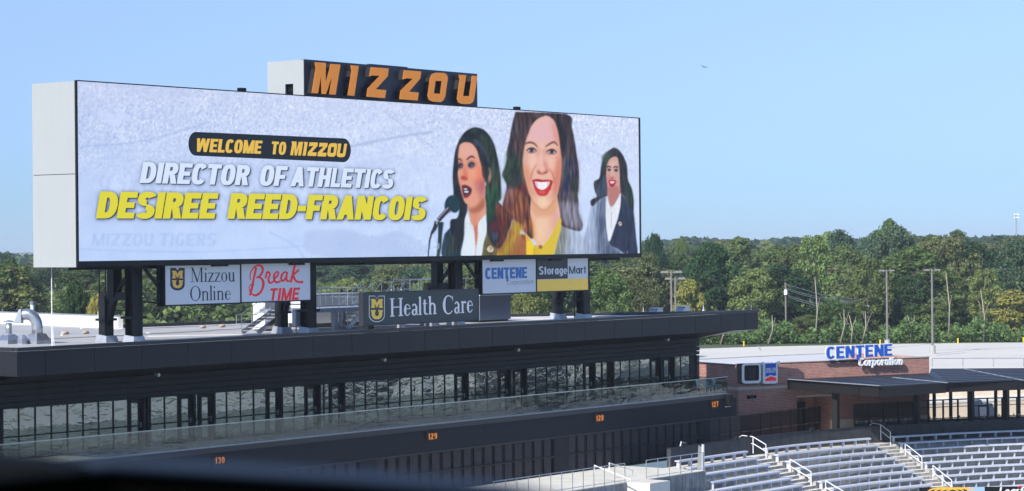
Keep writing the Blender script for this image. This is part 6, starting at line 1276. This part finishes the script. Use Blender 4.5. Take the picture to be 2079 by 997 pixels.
# bird
v = atD(1429,136,260); t = MB()
for s_ in (-1, 1): t.prism([v, v+RT*s_*.18+UP*.10, v+RT*s_*.42-UP*.05*s_+UP*.06, v+RT*s_*.16+UP*.03], FW*.04)
t.tube([v-FW*.15-RT*.02, v-UP*.01, v+FW*.2], [.02,.06,.02], 6); r_ = t.build('bird', MT['frame']); r_.rotation_euler = (0, R(25), 0); tag(r_, 'small dark bird gliding high in the right half of the sky', 'bird')

# ------------------------------------------------------------------ trees
def leaf_mat(name, col, tr=.42, hv=.5):
    M = bpy.data.materials.new(name); M.use_nodes = True; n = M.node_tree.nodes; l = M.node_tree.links; n.remove(n['Principled BSDF']); out = n['Material Output']
    ge = n.new('ShaderNodeNewGeometry'); oi = n.new('ShaderNodeObjectInfo'); rp = n.new('ShaderNodeMapRange'); rp.inputs[3].default_value = .6; rp.inputs[4].default_value = 1.45; l.new(ge.outputs['Random Per Island'], rp.inputs[0])
    hsv = n.new('ShaderNodeHueSaturation'); hsv.inputs['Color'].default_value = (*col,1); r2 = n.new('ShaderNodeMapRange'); r2.inputs[3].default_value = .5-.022; r2.inputs[4].default_value = .5+.022; l.new(oi.outputs['Random'], r2.inputs[0]); l.new(r2.outputs[0], hsv.inputs['Hue'])
    m2 = n.new('ShaderNodeMath'); m2.operation = 'MULTIPLY_ADD'; m2.inputs[1].default_value = 7.13; m2.inputs[2].default_value = .31; l.new(oi.outputs['Random'], m2.inputs[0]); fr_ = n.new('ShaderNodeMath'); fr_.operation = 'FRACT'; l.new(m2.outputs[0], fr_.inputs[0])
    r3 = n.new('ShaderNodeMapRange'); r3.inputs[3].default_value = .75; r3.inputs[4].default_value = 1.3; l.new(fr_.outputs[0], r3.inputs[0]); mm = n.new('ShaderNodeMath'); mm.operation = 'MULTIPLY'; l.new(rp.outputs[0], mm.inputs[0]); l.new(r3.outputs[0], mm.inputs[1]); l.new(mm.outputs[0], hsv.inputs['Value'])
    d = n.new('ShaderNodeBsdfDiffuse'); t = n.new('ShaderNodeBsdfTranslucent'); mx = n.new('ShaderNodeMixShader'); mx.inputs[0].default_value = tr; l.new(hsv.outputs[0], d.inputs[0]); l.new(hsv.outputs[0], t.inputs[0]); l.new(d.outputs[0], mx.inputs[1]); l.new(t.outputs[0], mx.inputs[2]); l.new(mx.outputs[0], out.inputs[0]); return M
LM = {'dark': leaf_mat('dark_leaves', (.05,.098,.042)), 'mid': leaf_mat('green_leaves', (.12,.18,.062)), 'light': leaf_mat('light_leaves', (.18,.23,.08)), 'yellow': leaf_mat('yellow_green_leaves', (.27,.265,.075)), 'blue': leaf_mat('blue_green_leaves', (.085,.14,.08)), 'olive': leaf_mat('olive_leaves', (.155,.18,.08))}
def quads_mesh(name, C, N, size, M, aspect=1.0):
    """one leaf-clump quad per centre"""
    n = len(C); a = rng.standard_normal((n,3)); a -= (a*N).sum(1,keepdims=True)*N; a /= np.linalg.norm(a,axis=1,keepdims=True)+1e-9; b = np.cross(N, a); s = size[:,None]*.5
    v = np.stack([C-a*s-b*s*aspect*.6, C+a*s-b*s*aspect, C+a*s*.7+b*s*aspect, C-a*s+b*s*aspect*.8], 1).reshape(-1,3)
    me = bpy.data.meshes.new(name); me.vertices.add(4*n); me.vertices.foreach_set('co', v.ravel()); me.loops.add(4*n); me.loops.foreach_set('vertex_index', np.arange(4*n, dtype=np.int32)); me.polygons.add(n); me.polygons.foreach_set('loop_start', np.arange(0,4*n,4,dtype=np.int32)); me.polygons.foreach_set('loop_total', np.full(n,4,dtype=np.int32)); me.update(); me.materials.append(M); return me
def crown_pts(h, r, base, nclump, per, shape, seed):
    g = np.random.default_rng(seed); C = []; N = []
    for i in range(nclump):
        t = g.random()**.85                  # height fraction in crown
        if shape == 'round': rad = math.sqrt(max(0,1-(2*t-.95)**2*.98))
        elif shape == 'tall': rad = (1-t)**.40*min(1,(t+.15)*2.6)
        elif shape == 'flat': rad = math.sqrt(max(0,1-(1.35*t-.55)**2*1.1)) if t < .98 else .4
        else: rad = .35+.65*math.sin(math.pi*min(1,t*.9+.1))
        a = g.random()*2*math.pi; lob = 1+.22*math.sin(3*a+seed)+.12*math.sin(5*a+2*seed+t*6); rr = r*rad*lob*(g.random()**.35)
        c = np.array([rr*math.cos(a), rr*math.sin(a), base+(h-base)*t]); cr = (.10+.09*g.random())*r+.3
        u = g.standard_normal((per,3)); u /= np.linalg.norm(u,axis=1,keepdims=True); q = c+u*cr*np.array([1.15,1.15,.75])*(g.random((per,1))**.4)
        nn = u*.6+np.array([0,0,.55])+g.standard_normal((per,3))*.45; nn /= np.linalg.norm(nn,axis=1,keepdims=True); C.append(q); N.append(nn)
    return np.concatenate(C), np.concatenate(N)
def tree_proto(h, r, base, ncl, per, shape, M, seed, leaf=.33, trunk_r=.22, name='tree', tm='bark', lean=0):
    g = np.random.default_rng(seed+50); t = bpy.data.objects.new(name, None); COL.objects.link(t); ORG[t.name] = Vector((0,0,0)); t.empty_display_size = .5
    mb = MB(); tp = [Vector((0,0,-.3)), Vector((lean*.2+g.normal()*.1,g.normal()*.1,h*.3)), Vector((lean*.6+g.normal()*.25,g.normal()*.25,h*.6)), Vector((lean+g.normal()*.3,g.normal()*.3,h*.92))]
    mb.tube(tp, [trunk_r,trunk_r*.75,trunk_r*.45,trunk_r*.1], 7)
    for k in range(9):
        z = base+(h-base)*(.02+.09*k); a = g.random()*6.28; L_ = r*(.5+.4*g.random()); p = tp[1].lerp(tp[2], min(1,max(0,(z/h-.3)/.3))) if z < h*.6 else tp[2].lerp(tp[3], (z/h-.6)/.32 if z/h < .92 else 1); p = Vector((p.x,p.y,z))
        mb.tube([p, p+Vector((math.cos(a)*L_*.5, math.sin(a)*L_*.5, L_*.35)), p+Vector((math.cos(a)*L_, math.sin(a)*L_, L_*.8))], [trunk_r*.35,trunk_r*.22,trunk_r*.06], 5)
    mb.build('trunk', MT[tm], t, smooth=True)
    C, N = crown_pts(h, r, base, int(ncl*1.15), int(per*1.6), shape, seed); size = np.random.default_rng(seed).uniform(.6,1.35,len(C))*leaf
    me = quads_mesh('crown', C, N, size, M); o = bpy.data.objects.new('crown', me); COL.objects.link(o); o.parent = t; return t
MT['pale_bark'] = mat('pale_bark', (.30,.26,.21), .9, var=.2)
PR = {}
specs = [('round_dark',14,6.0,2.0,150,52,'round','dark',11),('round_mid',14,5.6,1.6,140,50,'round','mid',12),('round_light',12,5.0,1.2,130,50,'round','light',13),('tall_mid',16,4.6,1.5,150,50,'tall','mid',14),('tall_blue',17,5.4,1.8,160,50,'tall','blue',15),
         ('flat_olive',15,6.4,3.4,120,46,'flat','olive',16),('open_light',13,4.6,2.6,85,42,'loose','light',17),('yellow',9,3.6,.6,90,46,'round','yellow',18),('loose_olive',15,5.2,2.2,110,42,'loose','olive',19),('round_blue',15,6.2,1.6,150,50,'round','blue',20)]
for nm, h, r, ba, nc, per, sh, lm, sd in specs:
    PR[nm] = tree_proto(h, r, ba, nc, per, sh, LM[lm], sd, tm='pale_bark' if nm in ('open_light','loose_olive') else 'bark', name='tree'); PR[nm]['hh'] = h; PR[nm]['rr'] = r
used_proto = set(); ntree = 0
def put_tree(kind, px_, D_, top_py, label, group=None, wpx=None, rot=None, ground=0.0, name='tree'):
    global ntree
    v = atD(px_, 600, D_); v.z = ground; H = atD(px_, top_py, D_).z-ground; P = PR[kind]; s = H/P['hh']*.97
    sw = s if wpx is None else (wpx/F_PX*D_/2)/(P['rr']*1.05)
    c = P if kind not in used_proto else None
    if c is None: c = copy_thing(P, v)
    else: used_proto.add(kind); c.location = v
    c.rotation_euler = (0,0,rot if rot is not None else random.random()*6.28); c.scale = (sw, sw, s); c['label'] = label; c['category'] = 'tree'
    if group: c['group'] = group
    elif 'group' in c: del c['group']
    ntree += 1; return c
prof = [(-20,512),(0,511),(25,516),(45,521),(70,520),(400,508),(1000,498),(1300,498),(1312,488),(1328,476),(1345,474),(1365,484),(1378,480),(1388,482),(1402,492),(1412,486),(1440,486),(1465,486),(1490,480),(1520,479),(1548,474),(1562,482),(1580,488),(1600,482),(1620,484),(1640,476),(1665,476),(1685,468),(1705,465),(1725,468),(1742,484),(1765,480),(1783,470),(1795,450),(1810,443),(1826,450),(1840,458),(1856,470),(1868,478),(1885,474),(1905,478),(1925,468),(1940,464),(1955,468),(1975,472),(2000,480),(2030,478),(2055,478),(2079,476),(2120,474)]
def prof_y(x): return float(np.interp(x, [p[0] for p in prof], [p[1] for p in prof]))
# trees one can tell apart
own = [
 ('round_dark',1442,335,494,'big dark green rounded tree rising beyond the roof tip',118),
 ('round_light',1535,326,548,'light green rounded tree right of the big dark one',110),
 ('yellow',1398,322,568,'small yellowing tree just left of the big dark tree\'s foot',62),
 ('round_light',1350,328,548,'light green tree behind the close pair of lamp posts',90),
 ('loose_olive',1312,325,512,'olive tree beside the display\'s right edge',90),
 ('tall_mid',1500,430,480,'green tree peeping over the light green rounded one',95),
 ('open_light',1654,335,478,'tall thin tree with long bare pale trunk amid the wires',84),
 ('round_dark',1580,330,600,'dark low tree at the roof tip\'s right',110),
 ('round_mid',1612,400,498,'green tree left of the tall bare-trunked one',85),
 ('round_blue',1818,370,457,'tallest broad blue green tree rising above the skyline',112),
 ('round_mid',1808,374,446,'small round topknot tree above the tallest broad crown',84),
 ('round_dark',1328,400,475,'dark rounded crown on the skyline beside the display',60),
 ('round_mid',1385,440,481,'small bushy crown between two rounded ones near the display',36),
 ('round_blue',1705,430,466,'broad blue green crown on the skyline left of the tallest tree',92),
 ('flat_olive',1912,345,480,'feathery flat-topped tree with forked pale trunk right of the second tall lamp',130),
 ('open_light',1765,322,526,'light green slim tree left of the first tall lamp post',84),
 ('open_light',1735,322,580,'small light green tree with bare stems left of first tall lamp',70),
 ('open_light',1998,325,546,'light green open tree with bare stem before the white house',76),
 ('round_blue',2068,345,488,'large dull green tree at the right frame edge',120),
 ('yellow',2055,322,590,'yellow green bushy tree low at the right frame edge',90),
 ('round_light',1900,322,606,'light green bushy tree around the foot of the second tall lamp',90),
 ('round_dark',1850,325,560,'dark green tree between the two tall lamp posts',100),
 ('tall_mid',1945,520,466,'dark pointed tree on the skyline above the feathery tree',70),
 ('round_dark',152,205,571,'dark green tree with yellow leaf tips behind the roof parapet at left',78),
 ('yellow',195,203,602,'small bushy yellow green tree right of the dark one at left',55),
 ('round_light',262,225,628,'light green tree crown low between the left steel legs',70),
 ('round_mid',20,330,528,'rounded mid green tree at the left frame edge',110),
 ('round_light',560,230,612,'pale green leafy tree left of the red script sign\'s leg',120),
 ('round_light',700,260,572,'bright light green tree above the steel platform railing',120),
 ('round_light',870,270,560,'bright green tree left of the third pair of steel legs',90),
 ('loose_olive',790,320,540,'olive tree in the middle under the display',110),
 ('round_light',1075,250,580,'light green tree below the yellow and black sign',100),
 ('round_mid',1225,262,545,'green leafy tree right of the last steel legs',110),
 ('round_dark',1110,262,590,'dark green tree between the last steel legs',80),
 ('loose_olive',1290,270,560,'grey green tangled tree below the display\'s lower right corner',100),
 ('round_light',1640,318,640,'low light green shrubby tree below the power lines',80),
 ('round_mid',1690,318,610,'mid green tree right of the tall bare trunk',90),
]
for k_, px_, D_, ty_, lab, w in own: put_tree(k_, px_, D_, ty_, lab, wpx=w)
kinds = ['round_dark','round_mid','tall_mid','tall_blue','flat_olive','loose_olive','round_blue','round_light','round_mid','open_light']
gl = {'near': ('one of the crowded mixed green trees filling the edge of the wood', 'trees crowding the near edge of the wood'), 'mid': ('one of the many green trees packed deeper in the wood', 'trees packed in the middle of the wood'), 'far': ('one of the hazy blue green trees far back along the skyline', 'hazy trees far back in the wood')}
TINT = {'round_dark':'dark green','round_mid':'mid green','tall_mid':'tall mid green','tall_blue':'tall blue green','flat_olive':'flat olive','loose_olive':'loose olive','round_blue':'blue green','round_light':'light green','open_light':'open light green'}
SPOT = ['at the left frame edge','beside the thin guyed mast','behind the leftmost steel legs','below the gold shield sign','left of the roof stairs','behind the white cabinet by the stairs','above the steel platform railing',"above the slate sign's first word",'behind the third steel legs','below the blue-lettered hanging sign','behind the last steel legs',"below the display's lower right corner",'around the close pair of lamps','over the pointed roof tip','by the left utility pole','left of the first tall lamp','between the two tall lamps','right of the second tall lamp','at the right frame edge']
rows = [(345,19,(30,150),'near'),(380,19,(14,90),'near'),(430,22,(4,56),'mid'),(490,23,(0,32),'mid'),(560,23,(-1,22),'mid'),(650,22,(0,18),'far'),(760,22,(3,16),'far'),(900,24,(6,16),'far')]
for D_, n, (lo, hi), g_ in rows:
    for i in range(n):
        px_ = -40+(i+random.uniform(.15,.85))/n*2180; d = D_*random.uniform(.95,1.05); y0 = prof_y(px_)
        ty_ = y0+random.uniform(lo, hi)*(1.0 if px_ > 1290 or px_ < 100 else .8)+(12 if px_ < 1290 and g_ == 'near' else 0); k_ = random.choice(kinds)
        if g_ == 'near' and 1370 < px_ < 1500: ty_ = max(ty_, 560)
        if 90 < px_ < 1290 and ty_ < 500: ty_ += 14
        H = atD(px_, ty_, d).z
        if H < 5: ty_ = 540
        lb_, gr_ = gl[g_]
        if g_ == 'near': lb_ = '%s tree in the wood\'s %s row, %s' % (TINT[k_], 'front' if D_ == 345 else 'second', SPOT[i])
        put_tree(k_, px_, d, ty_, lb_, gr_, wpx=random.uniform(.85,1.25)*F_PX*10.5/d*(1.0 if d < 600 else 1.2))
for nm, P in list(PR.items()):
    if nm not in used_proto:
        for c in kids(P): bpy.data.objects.remove(c)
        bpy.data.objects.remove(P)
for o in COL.objects:
    for k_ in ('hh','rr'):
        if k_ in o: del o[k_]
# undergrowth along the plaza edge and the solid far wood
def mass(name, n, fn, size, M, label, cat='undergrowth'):
    C = np.array([fn() for _ in range(n)]); N = rng.standard_normal((n,3))*.7+np.array([0,0,.6]); N /= np.linalg.norm(N,axis=1,keepdims=True)
    me = quads_mesh(name, C, N, rng.uniform(.6,1.4,n)*size, M); o = bpy.data.objects.new(name, me); COL.objects.link(o); return tag(o, label, cat, kind='stuff')
def hedge():
    px_ = random.uniform(1200, 2140); D_ = 311.5+random.random()*8; lump = 1.7+.8*math.sin(px_*.045)+.5*math.sin(px_*.13+1)+.4*math.sin(px_*.31+D_)+.4*math.sin(px_*.57+2*D_); z = random.random()**.8*max(.7, lump)
    v = atD(px_, 600, D_+random.random()*3*(1-z/5)); return (v.x, v.y, z)
mass('undergrowth', 36000, hedge, .28, LM['mid'], 'band of bushy green undergrowth along the plaza\'s far edge')
def fill():
    px_ = random.uniform(-60, 2160); D_ = random.uniform(330, 620); v = atD(px_, 600, D_); yt = atD(px_, prof_y(px_)+72-(D_-330)*.17, D_).z; z = random.random()*max(1, yt*(.75+.25*math.sin(px_*.06+D_*.05))); return (v.x, v.y, z)
mass('wood_interior', 60000, fill, .65, LM['mid'], 'dark mass of leaves filling the wood between the trees')
def far():
    px_ = random.uniform(-80, 2180); D_ = random.uniform(950, 2400); v = atD(px_, 600, D_); yt = atD(px_, np.interp(px_, [0,70,400,1300,2079], [518,522,506,494,488])+3*math.sin(px_*.03)+2*math.sin(px_*.11+D_*.02)+1.5*math.sin(px_*.31), D_).z; z = yt-random.random()**2*8; return (v.x, v.y, max(0,z))
mass('distant_wood', 60000, far, 3.0, LM['blue'], 'hazy distant wooded ridge along the skyline', 'wood')
# stray tangled dead stems in front of the wood
for px_, D_, py0, py1, w in ((1655,313,690,562,'tallest one, amid the power lines'),(1926,314,690,552,'tall one right of the second tall lamp post'),(1997,313,690,590,'slender one before the white house'),(1560,312,690,640,'just right of the roof tip'),(1706,312,690,628,'left of the slim light green tree'),(1728,312,692,640,'between the bare stems'),(1750,312,690,632,'close to the first tall lamp'),(1463,312,690,640,'above the plaza near the roof tip'),(1848,313,690,640,'low between the two tall lamp posts')):
    a = atD(px_, py0, D_); b = atD(px_+random.uniform(-8,8), py1, D_); a.z = 0; mb = MB(); m_ = a.lerp(b,.5)+RT*.3; mb.tube([a,m_,b], [.12,.09,.04], 6); j_ = random.uniform(.3,.9); mb.tube([m_, m_+RT*j_+UP*(1.2+j_)], [.05,.02], 5); mb.tube([a.lerp(b,.4+j_*.4), a.lerp(b,.4+j_*.4)-RT*(1.1-j_)+UP*1.1], [.04,.02], 5)
    tag(mb.build('bare_trunk', MT['pale_bark'], smooth=True), 'bare pale trunk with few twigs, '+w, 'tree trunk')
# ------------------------------------------------------------------ blurred black ledge close to the camera
D0 = 1.55
lg = thing('window_ledge', atD(400, 1000, D0), 'out of focus black ledge close to the camera across the lower left', 'ledge')
top = [(-160,980),(230,939),(700,967),(1040,994),(1180,1030)]
pp = [atD(x, y, D0) for x, y in top]; low = [atD(1180,1300,D0), atD(-160,1300,D0)]
mb = MB(); mb.prism([p for p in pp]+low, FW*.06-UP*.03); mb.build('ledge_body', mat('black_ledge', (.002,.002,.002), .9, spec=0), lg)
LEDGE = mat('sky_sheen_blue', (.012,.022,.045), .35, spec=.4); mb = MB()  # blue colour stands in for the sky reflected in the rounded edge
for p, q in zip(pp[:-1], pp[1:]): mb.tube([p-FW*.01+UP*.0005, q-FW*.01+UP*.0005], .0048, 12)
mb.build('ledge_sheen_edge', LEDGE, lg)
p2 = [atD(x, y, D0*.96) for x, y in ((-160,922),(60,935),(150,957),(-160,985))]; mb = MB(); mb.prism(p2, FW*.05); mb.build('ledge_corner', mat('black_ledge_corner', (.004,.005,.007), .8, spec=.1), lg)
# ------------------------------------------------------------------ haze
hz = MB(); hz.box(-700, 3200, -1600, 2800, -10.5, 26.5)
HM = bpy.data.materials.new('thin_haze'); HM.use_nodes = True; n = HM.node_tree.nodes; n.remove(n['Principled BSDF']); pv = n.new('ShaderNodeVolumePrincipled'); pv.inputs['Density'].default_value = HAZE; pv.inputs['Color'].default_value = (.80,.88,1,1); pv.inputs['Anisotropy'].default_value = 0.0
HM.node_tree.links.new(pv.outputs[0], n['Material Output'].inputs['Volume'])
if HAZE > 0: tag(hz.build('haze', HM), kind='stuff', label='thin pale summer haze over the whole view', cat='haze')
SC.cycles.volume_bounces = 0; SC.cycles.max_bounces = 6; SC.cycles.transparent_max_bounces = 12; SC.cycles.volume_max_steps = 64
